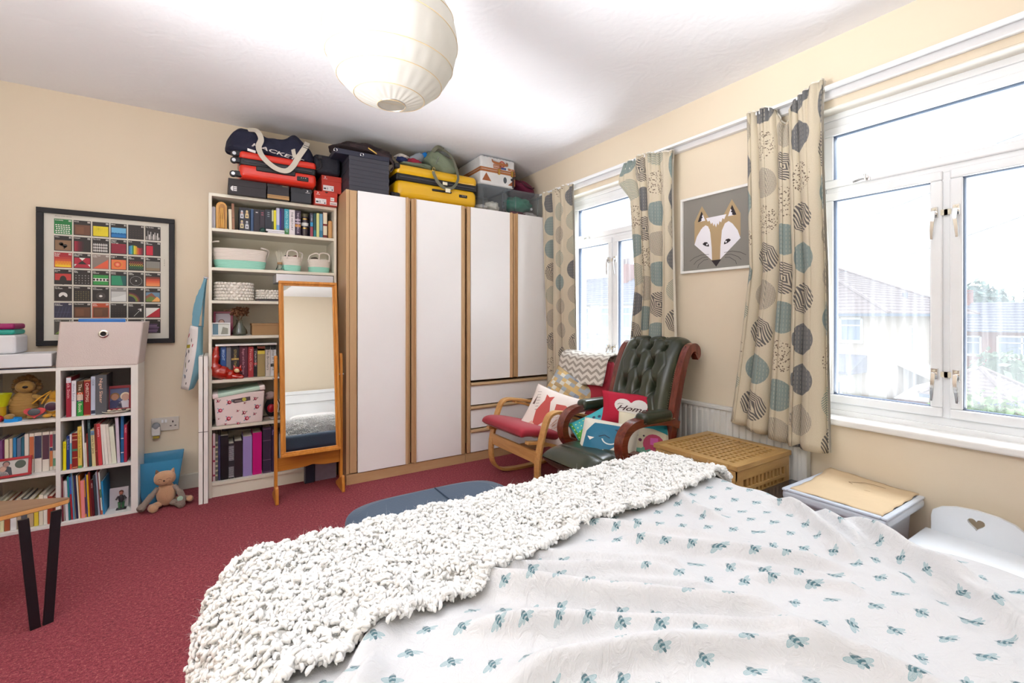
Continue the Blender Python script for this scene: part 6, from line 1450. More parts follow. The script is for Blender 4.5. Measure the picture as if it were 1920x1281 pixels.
def p_fox(d):
    RD = '#c04c44'; d.poly([(-.45,-.55),(-.52,-.1),(-.38,.35),(-.42,.62),(-.28,.52),(-.12,.62),(-.16,.35),(-.05,.0),(-.12,-.45),(-.3,-.7)], RD, 1)
    d.poly([(.05,.35),(.35,.42),(.62,.30),(.45,.25),(.62,.15),(.38,.14),(.45,.02),(.1,.0)], RD, 1); d.poly([(-.8,.1),(-.75,.5),(-.7,.1)], '#6c5048', 1)
    for k in range(7): d.line([(-.82+.04*k, .62-.12*k), (-.66+.03*k, .66-.12*k)], .014, '#5c3c38', 1)
    for k in range(22): a = k*.7; d.line([(.25+.22*math.cos(a)*(k%5)/4-.02, -.45+.3*math.sin(a)*(k%4)/3), (.30+.22*math.cos(a)*(k%5)/4, -.35+.3*math.sin(a)*(k%4)/3)], .014, '#c89878', 1)
    d.poly([(-.7,-.75),(-.5,-.5),(-.2,-.75),(.2,-.6),(.3,-.85),(-.3,-.92)], '#e0b0a0', 1)
cushion('white cushion with a coral fox print on the rocking chair seat', (2.02, 2.60, .485), .43, .41, .15, (-.62, -.52, .60), -.30, mat('printed_cotton_white', '#e8dcd4', .85), p_fox, seed=3)
def p_home(d):
    d.poly([(x*.60+.0, y*.78+.02) for x, y in heart(1.0, 36)], '#e0dcd8', 1); d.text('Home', -.50, -.10, .40, '#401c20', shear=.45, bold=.012, L=4, rot=-.05)
    d.line([(-.46,.20),(-.38,.28),(-.26,.25)], .02, '#401c20', 4)
cushion('red cushion with a white heart reading Home on the leather chair', (2.165, 2.000, .618), .36, .215, .12, (-.66, -.66, .30), -.06, mat('raspberry_cotton', '#b81838', .85, bump=.2, bscale=150), p_home, seed=5)
def p_owl(d):
    d.poly([(-.98,-.98),(-.2,-.98),(-.1,.0),(-.3,.98),(-.98,.98)], '#4ca83c', 1); d.poly([(-.98,.3),(-.98,.98),(.98,.98),(.98,.5),(.3,.6)], '#40b0b8', 2)
    for i in range(9):
        for k in range(5): d.circ(-.9+.18*k, -.85+.2*i, .035, '#c8e8a0', 3, n=6)
    for k in range(4): d.circ(.1+.22*k, .65-.08*k, .07, '#1c3858', 3, n=8)
cushion('green and turquoise dotted cushion on the leather chair, behind the blue fox one', (2.015, 2.120, .470), .30, .29, .10, (-.62, -.55, .55), .55, mat('sky_cotton', '#5cb4c8', .85), p_owl, seed=7)
def p_whale(d):
    B = '#146c8c'; d.poly([(-.85,-.5),(-.8,.3),(-.55,.75),(-.35,.50),(.1,.52),(.40,.78),(.55,.4),(.6,-.1),(.35,-.2),(.5,-.75),(.1,-.9),(-.5,-.85)], B, 1)
    d.poly([(-.98,-.98),(-.6,-.95),(-.2,-.8),(.2,-.88),(.5,-.6),(.3,-.25),(.62,-.05),(.9,-.98)], '#e4ded0', 2)
    for k in range(5): d.poly([(-.1+.14*k,-.45-.03*k),(-.02+.14*k,-.45),(-.02+.14*k,-.80)], '#e4ded0', 3)
    d.poly([(-.72,.05),(-.45,.02),(-.6,-.12)], '#e8e4dc', 3); d.ring(.1, .1, .3, .05, '#d8e4e4', 3, a0=3.4, a1=5.6); d.line([(-.3,.1),(-.1,.2),(.1,.1)], .04, '#0c3850', 3); d.poly([(.2,.55),(.45,.62),(.40,.40)], '#0c3850', 3)
cushion('round cornered cushion with a big blue fox face, between the leather arms', (1.950, 1.975, .452), .33, .255, .13, (-.70, -.52, .48), -.10, mat('natural_linen', '#e0dccf', .85), p_whale, seed=9, pinch=.02)
def p_teal(d):
    d.poly([(-.8,.3),(-.3,.9),(.85,.8),(.9,.2),(.3,.35)], '#1c8c9c', 1); d.circ(.35, -.3, .42, '#b83c60', 2); d.poly([(.2,-.05),(.5,-.02),(.5,-.35),(.2,-.32)], '#d058a8', 3); d.circ(-.6, .1, .25, '#d87058', 2)
    for (x, y) in ((-.3,.0),(-.05,.0)): d.circ(x, y, .04, '#302838', 3, n=8)
    d.circ(-.18, -.18, .07, '#582848', 3, n=8)
    for k in range(5): d.circ(-.6+.2*k, -.65+.06*(k%2), .15, '#60a088', 2, n=10)
cushion('small cushion with a teal and pink patchwork bird, by the near leather arm', (2.13, 1.865, .480), .30, .28, .10, (-.55, -.70, .45), -.12, mat('oat_linen', '#d8d0b8', .85), p_teal, seed=11, pinch=.02)

# ------------------------------------------------------------------ rocking chair
t = thing('rocking_chair', 'bentwood rocking chair with red cushion in front of the wardrobe drawers', 'chair', (2.05, 2.73, 0))
M_red = mat('cherry_red_twill', '#a01c30', .85, bump=.25, bscale=200, sheen=.2)
side = spline([(2.52, .085), (2.40, .045), (2.25, .018), (2.10, .010), (1.95, .012), (1.84, .030), (1.775, .085), (1.755, .17), (1.762, .28), (1.790, .40), (1.825, .50), (1.850, .540), (1.885, .556), (1.94, .556), (2.10, .525), (2.30, .462), (2.46, .405)][0:0]+[(a[0], 0, a[1]) for a in [(2.52, .085), (2.40, .045), (2.25, .018), (2.10, .010), (1.95, .012), (1.84, .030), (1.775, .085), (1.755, .17), (1.762, .28), (1.790, .40), (1.825, .50), (1.850, .540), (1.885, .556), (1.94, .556), (2.10, .525), (2.30, .462), (2.46, .405)]], 5)
for y in (3.02, 2.42):
    q = MB(); q.strip([V((p.x, y, p.z)) for p in side], (0, 1, 0), .055, .020); part('side_frame', q, M_beech, t, world=True, smooth=40, bevel=.003)
    q = MB(); q.strip(spline([(1.96, y, .535), (2.10, y, .492), (2.30, y, .40), (2.42, y, .335)], 5), (0, 1, 0), .045, .018); part('arm_brace', q, M_beech, t, world=True, smooth=40, bevel=.002)
    q = MB(); q.strip([(1.86, y, .030), (2.15, y, .23), (2.42, y, .335)][1:]+[], (0, 1, 0), .045, .018); part('rear_strut', q, M_beech, t, world=True)
    q = MB(); yy = y-.045 if y > 2.7 else y+.045
    q.strip(spline([(1.70, yy, .375), (1.82, yy, .355), (2.0, yy, .300), (2.18, yy, .270), (2.32, yy, .31), (2.42, yy, .48), (2.51, yy, .72), (2.555, yy, .87)], 5), (0, 1, 0), .040, .020); part('seat_rail', q, M_beech, t, world=True, smooth=40, bevel=.002)
q = MB(); q.bx(1.752, 1.772, 2.42, 3.02, .235, .315); part('front_rail', q, wood('beech_rail', '#b98548', '#d9a968', axis='Y', ring=10), t, world=True, bevel=.003)
q = MB(); q.bx(2.36, 2.38, 2.42, 3.02, .28, .34); part('rear_rail', q, wood('beech_rail', '', ''), t, world=True, bevel=.003)
cp = [(a, 0, b) for a, b in [(1.652, .425), (1.70, .440), (1.80, .425), (1.95, .385), (2.10, .350), (2.22, .345), (2.31, .40), (2.37, .52), (2.43, .68), (2.468, .80), (2.485, .862)]]
cs = spline(cp, 5)
def cush(cs, y0, y1, th, q, n=14):
    K = len(cs)-1
    def fn(u, v):
        f = v*K; i = min(int(f), K-1); p = cs[i].lerp(cs[i+1], f-i); tg = (cs[i+1]-cs[i]).normalized(); nn = V((-tg.z, 0, tg.x)) 
        if nn.z < 0 and abs(nn.z) > abs(nn.x): nn = -nn
        a = 2*PI*u; c, s = math.cos(a), math.sin(a); e = min(1, (1-abs(2*v-1)**14))**.5; e = max(e, .03)
        return p + nn*(th/2*e*math.copysign(abs(s)**.6, s)) + V((0, (y0+y1)/2+(y1-y0)/2*math.copysign(abs(c)**.35, c)*(.97+.03*e), 0))
    q.grid(fn, 36, 70, closeu=True)
q = MB(); cush(cs, 2.455, 2.985, .075, q); part('seat_cushion', q, M_red, t, world=True, smooth=80)
q = MB(); hp = spline([(a, 0, b) for a, b in [(2.425, .70), (2.440, .74), (2.452, .78), (2.462, .82), (2.472, .850)]], 4); cush(hp, 2.462, 2.978, .10, q); part('head_cushion', q, M_red, t, world=True, smooth=80)
def chevmat():
    m, n, b = newmat('chevron_fleece'); uv = n.new('ShaderNodeUVMap').outputs[0]; s = n.sep(uv)
    z = n.math('PINGPONG', n.math('MULTIPLY', s[0], 22.), 1.); f = n.math('FRACT', n.math('ADD', n.math('MULTIPLY', s[1], 17.), n.math('MULTIPLY', z, .6)))
    n.link(n.mix(n.math('LESS_THAN', f, .45), hx('#e8e2d8'), hx('#aaa094')), b.inputs['Base Color']); b.inputs['Roughness'].default_value = .95; b.inputs['Sheen Weight'].default_value = .4
    n.link(n.bump(n.noise(n.coord('UV', (1,1,1)), 160, 3), .6, .008), b.inputs['Normal']); return m
bp = spline([(a, 0, b) for a, b in [(2.350, .690), (2.372, .75), (2.388, .81), (2.405, .870), (2.435, .905), (2.50, .920), (2.553, .90), (2.568, .84), (2.572, .74)]], 5)
def blk(u, v):
    f = v*(len(bp)-1); i = min(int(f), len(bp)-2); p = bp[i].lerp(bp[i+1], f-i); return V((p.x+.004*math.sin(9*u), 2.452+.54*u, p.z+.006*math.sin(7*u+1)-(.012*u if v < .1 else 0)))
q = MB(); q.grid(blk, 40, 36, uvfn=lambda u, v: (u*.54, v*.6)); o = solo('fleece_blanket', q, chevmat(), 'white and taupe zigzag fleece folded over the rocking chair back', 'blanket', smooth=80)
sm = o.modifiers.new('t', 'SOLIDIFY'); sm.thickness = .012; sm.offset = 1

# ------------------------------------------------------------------ leather armchair
t = thing('leather_armchair', 'dark green buttoned leather armchair with carved mahogany scroll arms', 'armchair', (2.12, 2.02, 0))
def leathermat():
    m, n, b = newmat('bottle_green_leather'); co = n.coord('Object')
    n.link(n.mix(n.noise(co, 7, 3), hx('#141c18'), hx('#39402a')), b.inputs['Base Color']); b.inputs['Roughness'].default_value = .28; b.inputs['Coat Weight'].default_value = .35; b.inputs['Coat Roughness'].default_value = .2
    n.link(n.bump(n.noise(co, 160, 3), .12, .003), b.inputs['Normal']); return m
M_lea = leathermat(); M_nail = mat('brass_nail', '#8c8068', .35, metal=1.)
bk = spline([(a, 0, b) for a, b in [(2.225, .42), (2.235, .50), (2.262, .62), (2.300, .75), (2.345, .87), (2.392, .96), (2.432, 1.003), (2.475, 1.008), (2.505, .985)]], 6)
def backfn(y0, y1, th, K=len(bk)-1):
    def fn(u, v):
        f = v*K; i = min(int(f), K-1); p = bk[i].lerp(bk[i+1], f-i); tg = (bk[i+1]-bk[i]).normalized(); nn = V((-tg.z, 0, tg.x))
        if nn.x > 0 and v < .6: nn = -nn
        h = v*.72; W_ = y1-y0; yy = (u-.5)*W_; d = 0; cre = 0
        px, pz = .118, .105
        rr = (h-.06)/pz; 
        for r in range(0, 7):
            if r*pz+.06 > .64: continue
            off = (px/2 if r % 2 else 0)
            for k in range(-2, 3):
                by = k*px+off
                if abs(by) > W_/2-.05: continue
                dd = ((yy-by)/.022)**2+((h-.06-r*pz)/.028)**2; d += math.exp(-dd)
                for sx in (-1, 1):   # diamond pleats between the buttons
                    a = ((yy-by)*sx/(px/2)); b = (h-.06-r*pz)/pz
                    if 0 <= a <= 1 and 0 <= b <= 1: cre += .35*math.exp(-((a-b)/.10)**2)
                    if 0 <= a <= 1 and -1 <= b <= 0: cre += .35*math.exp(-((a+b)/.10)**2)
        e = max(0, 1-abs(2*u-1)**10)**.5
        return p+V((0, (y0+y1)/2+yy, 0))+nn*(th*e*(.55+.45*e)-.050*min(1, d)-.015*min(1, cre)*e)
    return fn
q = MB(); q.grid(backfn(1.795, 2.245, .062), 90, 150); part('buttoned_back', q, M_lea, t, world=True, smooth=90)
q = MB(); q.grid(lambda u, v: (lambda p: p+V((.006, 0, -.004)))(backfn(1.795, 2.245, .0)(u, v)) if False else V((bk[min(int(v*(len(bk)-1)), len(bk)-1)].x+.012, 1.795+.45*u, bk[min(int(v*(len(bk)-1)), len(bk)-1)].z-.004)), 6, 40); part('back_panel', q, M_lea, t, world=True, smooth=60)
pzs = []
for r in range(7):
    if r*.105+.06 > .64: continue
    for k in range(-2, 3):
        by = k*.118+(.059 if r % 2 else 0)
        if abs(by) > .175: continue
        v = (.06+r*.105)/.72; p = backfn(1.795, 2.245, .062)(.5+by/.45, v); q = MB(); q.ell(p+V((-.004, 0, .001)), (.007, .009, .009), 10, 6); part('button', q, M_lea, t, world=True, smooth=60)
for y in (1.770, 2.268):
    pts = spline([(a, y, b) for a, b in [(2.275, .10), (2.262, .30), (2.255, .45), (2.275, .60), (2.312, .75), (2.352, .88), (2.392, .965), (2.425, 1.003), (2.462, 1.012), (2.487, .995), (2.490, .968), (2.474, .955)]], 6)
    n_ = len(pts); q = MB(); q.strip(pts, (0, 1, 0), .042, .050); part('back_rail', q, wood('mahogany_upright', '#4c1a10', '#84382a', rough=.25, coat=.5), t, world=True, smooth=50, bevel=.008, seg=3)
    a = spline([(x, y, z) for x, z in [(2.30, .560), (2.20, .590), (2.08, .604), (1.98, .606), (1.91, .592), (1.862, .555), (1.842, .500), (1.852, .440), (1.885, .398), (1.930, .390), (1.958, .412), (1.955, .440)]], 6)
    q = MB(); q.strip(a, (0, 1, 0), .060, .044); part('scroll_arm', q, M_maho, t, world=True, smooth=50, bevel=.010, seg=3)
    q = MB(); q.bx(1.985, 2.235, y-.043, y+.043, .590, .658, M=TR((0,0,0))); po_ = part('arm_pad', q, M_lea, t, world=True, bevel=.028, seg=5, smooth=40)
    q = MB()
    for k in range(24): x = 1.987+.256*k/23; q.ell((x, y-.037, .606), (.0035, .0025, .0035), 6, 4)
    part('nail_heads', q, M_nail, po_, world=True, kind='stuff')
    q = MB(); q.strip(spline([(1.885, y, .40), (1.90, y, .30), (1.86, y, .16), (1.82, y, .0)], 5), (0, 1, 0), .045, .045); part('leg', q, M_maho, t, world=True, bevel=.006)
    q = MB(); q.bx(1.90, 2.26, y-.014, y+.014, .28, .36); part('side_rail', q, M_maho, t, world=True, bevel=.004)
    q = MB(); q.strip([(2.27, y, .14), (2.34, y, .0)], (0, 1, 0), .042, .045); part('leg', q, M_maho, t, world=True)
q = MB()
for k in range(60):
    v = .15+.80*k/59; K = len(bk)-1; f = v*K; i = min(int(f), K-1); p = bk[i].lerp(bk[i+1], f-i); q.ell((p.x-.014, 1.797, p.z+.004), (.003, .003, .003), 6, 4)
part('nail_heads', q, M_nail, t, world=True, kind='stuff')
def seatfn(u, v):
    x = 1.655+.62*v; a = 2*PI*u; c, s = math.cos(a), math.sin(a); e = max(.04, min(1, (1-abs(2*v-1)**7))**.5)
    top = .070*(1-.0*v)+.012*math.sin(PI*v); gro = sum(math.exp(-((x-g)/.006)**2) for g in (1.76, 1.87))
    return V((x, 2.02+.222*math.copysign(abs(c)**.45, c)*(.97+.03*e), .355+(top-.008*gro)*e*math.copysign(abs(s)**.7, s)))
q = MB(); q.grid(seatfn, 40, 90, closeu=True); part('seat_cushion', q, M_lea, t, world=True, smooth=80)
q = MB(); q.bx(1.78, 2.26, 1.80, 2.24, .25, .32); part('seat_frame', q, M_maho, t, world=True, bevel=.004)

# ------------------------------------------------------------------ slatted storage box under the curtain
t = thing('lattice_box', 'square acacia lattice storage box beside the radiator', 'storage box', (2.28, 1.468, 0))
M_ac = wood('acacia', '#aa844c', '#cba468', axis='X', ring=8); M_acY = wood('acacia_y', '#aa844c', '#cba468', axis='Y', ring=8); M_acZ = wood('acacia_z', '#a47c46', '#c49c60', axis='Z', ring=8)
x0, x1, y0, y1, H = 2.035, 2.530, 1.225, 1.712, .500; b = .048
lid = thing('lid', None, None, (0, 0, 0)); lid.parent = t; lid.location = (0, 0, 0)
for (a, c, e, f, m) in ((x0, x1, y0, y0+b, M_ac), (x0, x1, y1-b, y1, M_ac), (x0, x0+b, y0+b, y1-b, M_acY), (x1-b, x1, y0+b, y1-b, M_acY)): q = MB(); q.bx(a, c, e, f, H-.024, H); part('lid_rail', q, m, lid, world=True, bevel=.002)
n = 11; P1 = (x1-x0-2*b)/n; P2 = (y1-y0-2*b)/n
for k in range(1, n): q = MB(); c = x0+b+P1*k; q.bx(c-.0072, c+.0072, y0+b-.004, y1-b+.004, H-.012, H-.0035); part('slat', q, M_acY, lid, world=True)
for k in range(1, n): q = MB(); c = y0+b+P2*k; q.bx(x0+b-.004, x1-b+.004, c-.0072, c+.0072, H-.012, H-.003); part('slat', q, M_ac, lid, world=True)
for (ax, fix, s) in (('y', y0+.012, 0), ('y', y1-.012, 0), ('x', x0+.012, 1), ('x', x1-.012, 1)):
    lo, hi = (x0+.012, x1-.012) if ax == 'y' else (y0+.012, y1-.012)
    def bar(u0, u1, z0, z1, off=0):
        q = MB()
        if ax == 'y': q.bx(u0, u1, fix-.007+off, fix+.007+off, z0, z1)
        else: q.bx(fix-.007+off, fix+.007+off, u0, u1, z0, z1)
        return q
    side_e = thing('side_panel', None, None, (0,0,0)); side_e.parent = t
    m_ = M_ac if ax == 'y' else M_acY
    part('side_rail', bar(lo, hi, H-.075, H-.026), m_, side_e, world=True, bevel=.002); part('side_rail', bar(lo, hi, .02, .10), m_, side_e, world=True, bevel=.002); part('side_rail', bar(lo, hi, .20, .235), m_, side_e, world=True, bevel=.002)
    part('corner_post', bar(lo, lo+.05, .0, H-.026, .0005), M_acZ, side_e, world=True, bevel=.002); part('corner_post', bar(hi-.05, hi, .0, H-.026, .0005), M_acZ, side_e, world=True, bevel=.002)
    for k in range(1, 11): u = lo+.05+(hi-lo-.10)*k/11; part('slat', bar(u-.009, u+.009, .09, H-.07, .001), M_acZ, side_e, world=True)
    for z in (.125, .160, .27, .305, .342, .378): part('slat', bar(lo+.04, hi-.04, z-.007, z+.009, -.001), m_, side_e, world=True)

t = solo('dark_box', MB().bx(2.16, 2.50, 1.102, 1.215, 0, .36), mat('dark_gloss_box', '#2e2a2e', .25, coat=.3), 'dark glossy box squeezed between the lattice box and the plastic storage box', 'box', bevel=.006)
t = thing('plastic_storage_box', 'tall frosted plastic storage box with a cardboard sheet on its lid', 'storage box', (2.37, .89, 0))
M_fro = tint('frosted_plastic', '#e0e8f4', .8, .3, dens=.80)
q = MB(); q.bx(2.20, 2.555, .735, 1.055, 0, .385, tx=.02, ty=.02); part('box_body', q, M_fro, t, world=True, bevel=.02, seg=3)
q = MB(); q.bx(2.165, 2.580, .700, 1.092, .372, .412); part('lid', q, M_fro, t, world=True, bevel=.014, seg=4, smooth=30)
for (a, c, e, f) in ((2.165, 2.580, .700, .722), (2.165, 2.580, 1.07, 1.092), (2.165, 2.187, .722, 1.07), (2.558, 2.580, .722, 1.07)): q = MB(); q.bx(a, c, e, f, .409, .421); part('lid_rim', q, M_fro, t, world=True, bevel=.005, seg=3)
def card(u, v):
    x = 2.190+.385*u; y = .722+.345*v; return (x+.004*math.sin(20*v), y+.003*math.sin(23*u), .4165+.022*max(0, u-.55)*max(0, v-.3)*2+.010*u*u+.003*math.sin(5*u+3*v))
q = MB(); q.grid(card, 24, 24)
M_cd = mat('cardboard', '#d3bb98', .9, var=.08, vscale=6, bump=.15, bscale=40); o = solo('cardboard_sheet', q, M_cd, 'torn flat piece of brown cardboard lying on the plastic box lid', 'cardboard', smooth=60); sm = o.modifiers.new('t', 'SOLIDIFY'); sm.thickness = .004; sm.offset = 1
d = Decal(fn=lambda x, y, off: V(card(x, y))+V((0, 0, .006+off)), cell=.1); d.line([(.72,.60),(.74,.66),(.86,.50),(.88,.28)], .008, '#6c5030'); d.line([(.62,.42),(.63,.36)], .006, '#8c6c48'); d.build('cut_marks', o)

t = thing('childs_chair', 'small white wooden child chair with a heart cut in the back', 'chair', (2.40, .53, 0))
M_ch = mat('white_lacquer', '#e9edf1', .3)
q = MB(); q.bx(2.22, 2.545, .365, .690, .285, .303); part('seat', q, M_ch, t, world=True, bevel=.004, seg=3)
hh = [(x+.5, y+.092) for x, y in heart(.030, 20)]   # board drawn with u = distance from the far edge
def boardhalf(sgn):
    mid = .137; out = []
    H_ = heart(.027, 28)
    left = [(mid+x, .072+y) for x, y in H_ if x*sgn >= -1e-9]
    left.sort(key=lambda p: -p[1]) if False else None
    top = (mid, .072+H_[0][1]); bot = (mid, .072+H_[14][1])
    pts = [(mid+x, .072+y) for x, y in (H_[0:15] if sgn > 0 else [H_[0]]+H_[:13:-1])]
    edge = [(mid, 0)]+([(mid+sgn*.137, 0), (mid+sgn*.137, .060), (mid+sgn*.132, .085), (mid+sgn*.105, .106), (mid+sgn*.06, .120), (mid, .125)])
    return edge+pts
for sgn in (-1, 1):
    q = MB(); q.prism(boardhalf(sgn), .016, M=Matrix(((0, 0, 1, 2.535), (1, 0, 0, .395), (0, 1, 0, .303), (0, 0, 0, 1)))); part('backrest_board', q, M_ch, t, world=True)
for (x, y) in ((2.245, .39), (2.245, .665), (2.52, .39), (2.52, .665)): q = MB(); q.strip([(x, y, .286), (x, y, 0)], (0, 1, 0), .035, .022); part('leg', q, M_ch, t, world=True, bevel=.002)
q = MB(); q.bx(2.24, 2.255, .39, .665, .24, .285); q2 = MB(); q2.bx(2.515, 2.53, .39, .665, .24, .285); part('apron', q, M_ch, t, world=True); part('apron', q2, M_ch, t, world=True)

# ------------------------------------------------------------------ blue upholstered ottoman at the foot of the bed
t = thing('blue_footstool', 'slate blue rounded upholstered footstool at the foot of the bed', 'footstool', (.75, 1.66, 0))
M_vel = mat('slate_blue_velvet', '#34495f', .65, sheen=.15, bump=.1, bscale=120)
def pouf(z0, z1, x0, x1, y0, y1, p=.42, bulge=.0):
    q = MB()
    def fn(u, v):
        a = 2*PI*u; c, s = math.cos(a), math.sin(a); e = max(0, 1-abs(2*v-1)**6)**.5; e = max(e, .02); k = .80+.20*e
        return ((x0+x1)/2+(x1-x0)/2*math.copysign(abs(c)**p, c)*k*(1+bulge*e), (y0+y1)/2+(y1-y0)/2*math.copysign(abs(s)**p, s)*k, z0+(z1-z0)*v)
    q.grid(fn, 64, 24, closeu=True); q.add([fn(i/64, 1) for i in range(64)], [tuple(range(64))]); return q
part('seat_pad', pouf(.30, .45, .40, 1.10, 1.475, 1.905, p=.5), M_vel, t, world=True, smooth=70)
part('base', pouf(.06, .305, .42, 1.08, 1.49, 1.885, p=.5), M_vel, t, world=True, smooth=70)
q = MB(); q.tube([(.80, 1.475+.425*k/12, .452-.0*k) for k in range(1, 12)], .003, 6); part('seam', q, mat('seam_blue', '#2a3c50', .7), t, world=True, smooth=50)
for (x, y) in ((.5, 1.55), (1.0, 1.55), (.5, 1.82), (1.0, 1.82)): q = MB(); q.cyl((x, y, 0), (x, y, .08), .014, .018, n=12); part('leg', q, M_maho, t, world=True, smooth=40)

# ------------------------------------------------------------------ bed
t = thing('bed', 'white wooden double bed with panelled headboard, seen from beside the pillows', 'bed', (.81, .25, 0))
M_bed = mat('white_bed_paint', '#eceded', .35)
for (a, b, c, d_) in ((.10, .13, -.72, 1.28), (1.53, 1.56, -.72, 1.28)): q = MB(); q.bx(a, b, c, d_, .18, .36); part('side_rail', q, M_bed, t, world=True, bevel=.004)
q = MB(); q.bx(.08, 1.58, 1.275, 1.31, .10, .40); part('foot_rail', q, M_bed, t, world=True, bevel=.004)
for (x, y) in ((.085, 1.265), (1.515, 1.265)): q = MB(); q.bx(x, x+.06, y, y+.055, 0, .42); part('leg', q, M_bed, t, world=True, bevel=.004)
q = MB(); q.bx(.06, 1.56, -.79, -.76, .25, 1.03); part('headboard_panel', q, M_bed, t, world=True)
for (a, b) in ((.02, .09), (1.57, 1.64)): q = MB(); q.bx(a, b, -.80, -.745, 0, 1.08); part('headboard_post', q, M_bed, t, world=True, bevel=.004)
q = MB(); q.bx(0, 1.66, -.81, -.735, 1.05, 1.10); part('headboard_cap', q, M_bed, t, world=True, bevel=.006); q = MB(); q.bx(.09, 1.53, -.795, -.745, .93, 1.05); part('headboard_rail', q, M_bed, t, world=True, bevel=.004)
q = MB(); q.bx(.14, 1.52, -.73, 1.255, .33, .545); solo('mattress', q, mat('mattress_ticking', '#e6e2da', .9), 'thick white mattress under the bee print duvet', 'mattress', bevel=.04, seg=3)
for i, x in enumerate((.46, 1.16)):
    q = MB(); q.ell((x, -.52, .665), (.33, .22, .085), 36, 20, p=.6, noise=.03, seed=i); solo('pillow', q, mat('white_pillow', '#e8e6e4', .85), ['pillow on the side of the bed nearer the coffee table', 'pillow on the window side of the bed'][i], 'pillow', 'pillows at the headboard', smooth=80)

RX0, RX1, RY0, RY1, RR, TOPZ = .11, 1.56, -.80, 1.275, .115, .592
def drape(s, t, off=0., hang=None):
    """numpy arrays s,t (unrolled cloth) -> xyz and normal-ish direction"""
    qx = np.clip(s, RX0, RX1); qy = np.clip(t, RY0, RY1); dx, dy = s-qx, t-qy; dd = np.hypot(dx, dy)
    n = np.where(dd > 1e-9, dd, 1); nx, ny = dx/n, dy/n; arc = RR*PI/2; R = RR+off
    ang = np.minimum(dd/RR, PI/2); ho = R*np.sin(ang); z = TOPZ-RR+R*np.cos(ang)-np.maximum(0, dd-arc)
    ho = ho+np.maximum(0, dd-arc)*.10
    NX, NY, NZ = nx*np.sin(ang), ny*np.sin(ang), np.cos(ang)
    return qx+nx*ho, qy+ny*ho, z, NX, NY, NZ
FOLDS = [([(.80,1.02),(.935,.972),(1.014,.889),(1.055,.809),(1.198,.65)], .018, .020),
 ([(.40,.99),(.505,.912),(.583,.819),(.68,.721),(.818,.602),(.919,.499),(.95,.42)], .030, .026),
 ([(.92,.90),(.998,.813),(1.109,.701),(1.214,.594),(1.291,.485)], .020, .020),
 ([(1.66,.66),(1.549,.544),(1.50,.46),(1.451,.382),(1.357,.275),(1.22,.10),(1.08,-.12),(.95,-.4)], .026, .022),
 ([(.36,.80),(.513,.721),(.678,.616),(.80,.53),(.893,.461),(.93,.38)], .022, .020),
 ([(.30,.61),(.44,.619),(.531,.594),(.671,.547),(.80,.48),(.891,.414),(.965,.307),(1.02,.15)], .026, .024),
 ([(1.57,.82),(1.53,.703),(1.401,.568),(1.36,.494)], .020, .018),
 ([(1.60,.70),(1.541,.611),(1.417,.509)], .016, .015),
 ([(1.36,1.06),(1.30,.96),(1.263,.79)], .014, .018),
 ([(.46,1.02),(.565,.924),(.70,.84),(.841,.747),(.931,.667)], .022, .020),
 ([(.62,.98),(.771,.855),(.894,.761),(.947,.679)], .016, .018),
 ([(.34,.95),(.283,.883),(.232,.845),(.168,.769),(.10,.70)], .018, .022),
 ([(.24,.80),(.16,.70),(.08,.62)], .020, .022),
 ([(1.44,.366),(1.397,.269),(1.30,.12),(1.2,-.1)], .014, .02),
 ([(.25,.50),(.45,.46),(.62,.36),(.74,.20)], .022, .026),
 ([(1.05,.70),(1.16,.58),(1.22,.48)], .010, .016), ([(1.02,.62),(1.16,.50),(1.20,.42)], .012, .018), ([(.72,.80),(.86,.69),(.95,.60)], .010, .014)]
def segd(px, py, a, b):
    ax, ay = a; bx_, by = b; vx, vy = bx_-ax, by-ay; L2 = vx*vx+vy*vy; k = np.clip(((px-ax)*vx+(py-ay)*vy)/L2, 0, 1)
    ex, ey = px-(ax+k*vx), py-(ay+k*vy); return np.hypot(ex, ey), vx*(py-ay)-vy*(px-ax), k
def smooth_poly(pts, n=5): return [(p.x, p.y) for p in spline([(a, b, 0) for a, b in pts], n)]
def foldh(s, t):
    h = np.zeros_like(s)
    for pts, A, w in FOLDS:
        P = smooth_poly(pts); best = np.full_like(s, 9.); side = np.zeros_like(s); prog = np.zeros_like(s); m = len(P)-1
        for i in range(m):
            d_, c, k = segd(s, t, P[i], P[i+1]); u = d_ < best; best = np.where(u, d_, best); side = np.where(u, c, side); prog = np.where(u, (i+k)/m, prog)
        env = np.clip(np.minimum(prog, 1-prog)*5+.12, 0, 1); ww = np.where(side < 0, w*.60, w*1.6)
        A_ = A*1.65; h += A_*env*np.exp(-(best/ww)**2) - .22*A_*env*np.exp(-((best-2.2*w)/(1.2*w))**2)*(side < 0)
    rng = random.Random(21)
    for k in range(26):
        a = rng.uniform(-.9, .2); f = rng.uniform(14, 60); c, s_ = math.cos(a), math.sin(a); p1, p2 = rng.uniform(0, 6.28), rng.uniform(0, 6.28)
        u = s*c+t*s_; v = -s*s_+t*c
        h += (.10/f)*np.sin(v*f+p1+1.3*np.sin(u*f*.22+p2))*np.clip(np.sin(u*f*.13+p2)+.25, 0, 1)*.45
    rng2 = np.clip((t-.2)*1.0, 0, 1)
    h += .007*np.sin(3.1*s+1)*np.sin(2.7*t)
    # the hanging sides ripple
    out = np.maximum(0, np.hypot(s-np.clip(s, RX0, RX1), t-np.clip(t, RY0, RY1))-.1)
    h += np.minimum(out, .15)*.16*np.sin(19*(s-t)+2*np.sin(5*t))
    return h
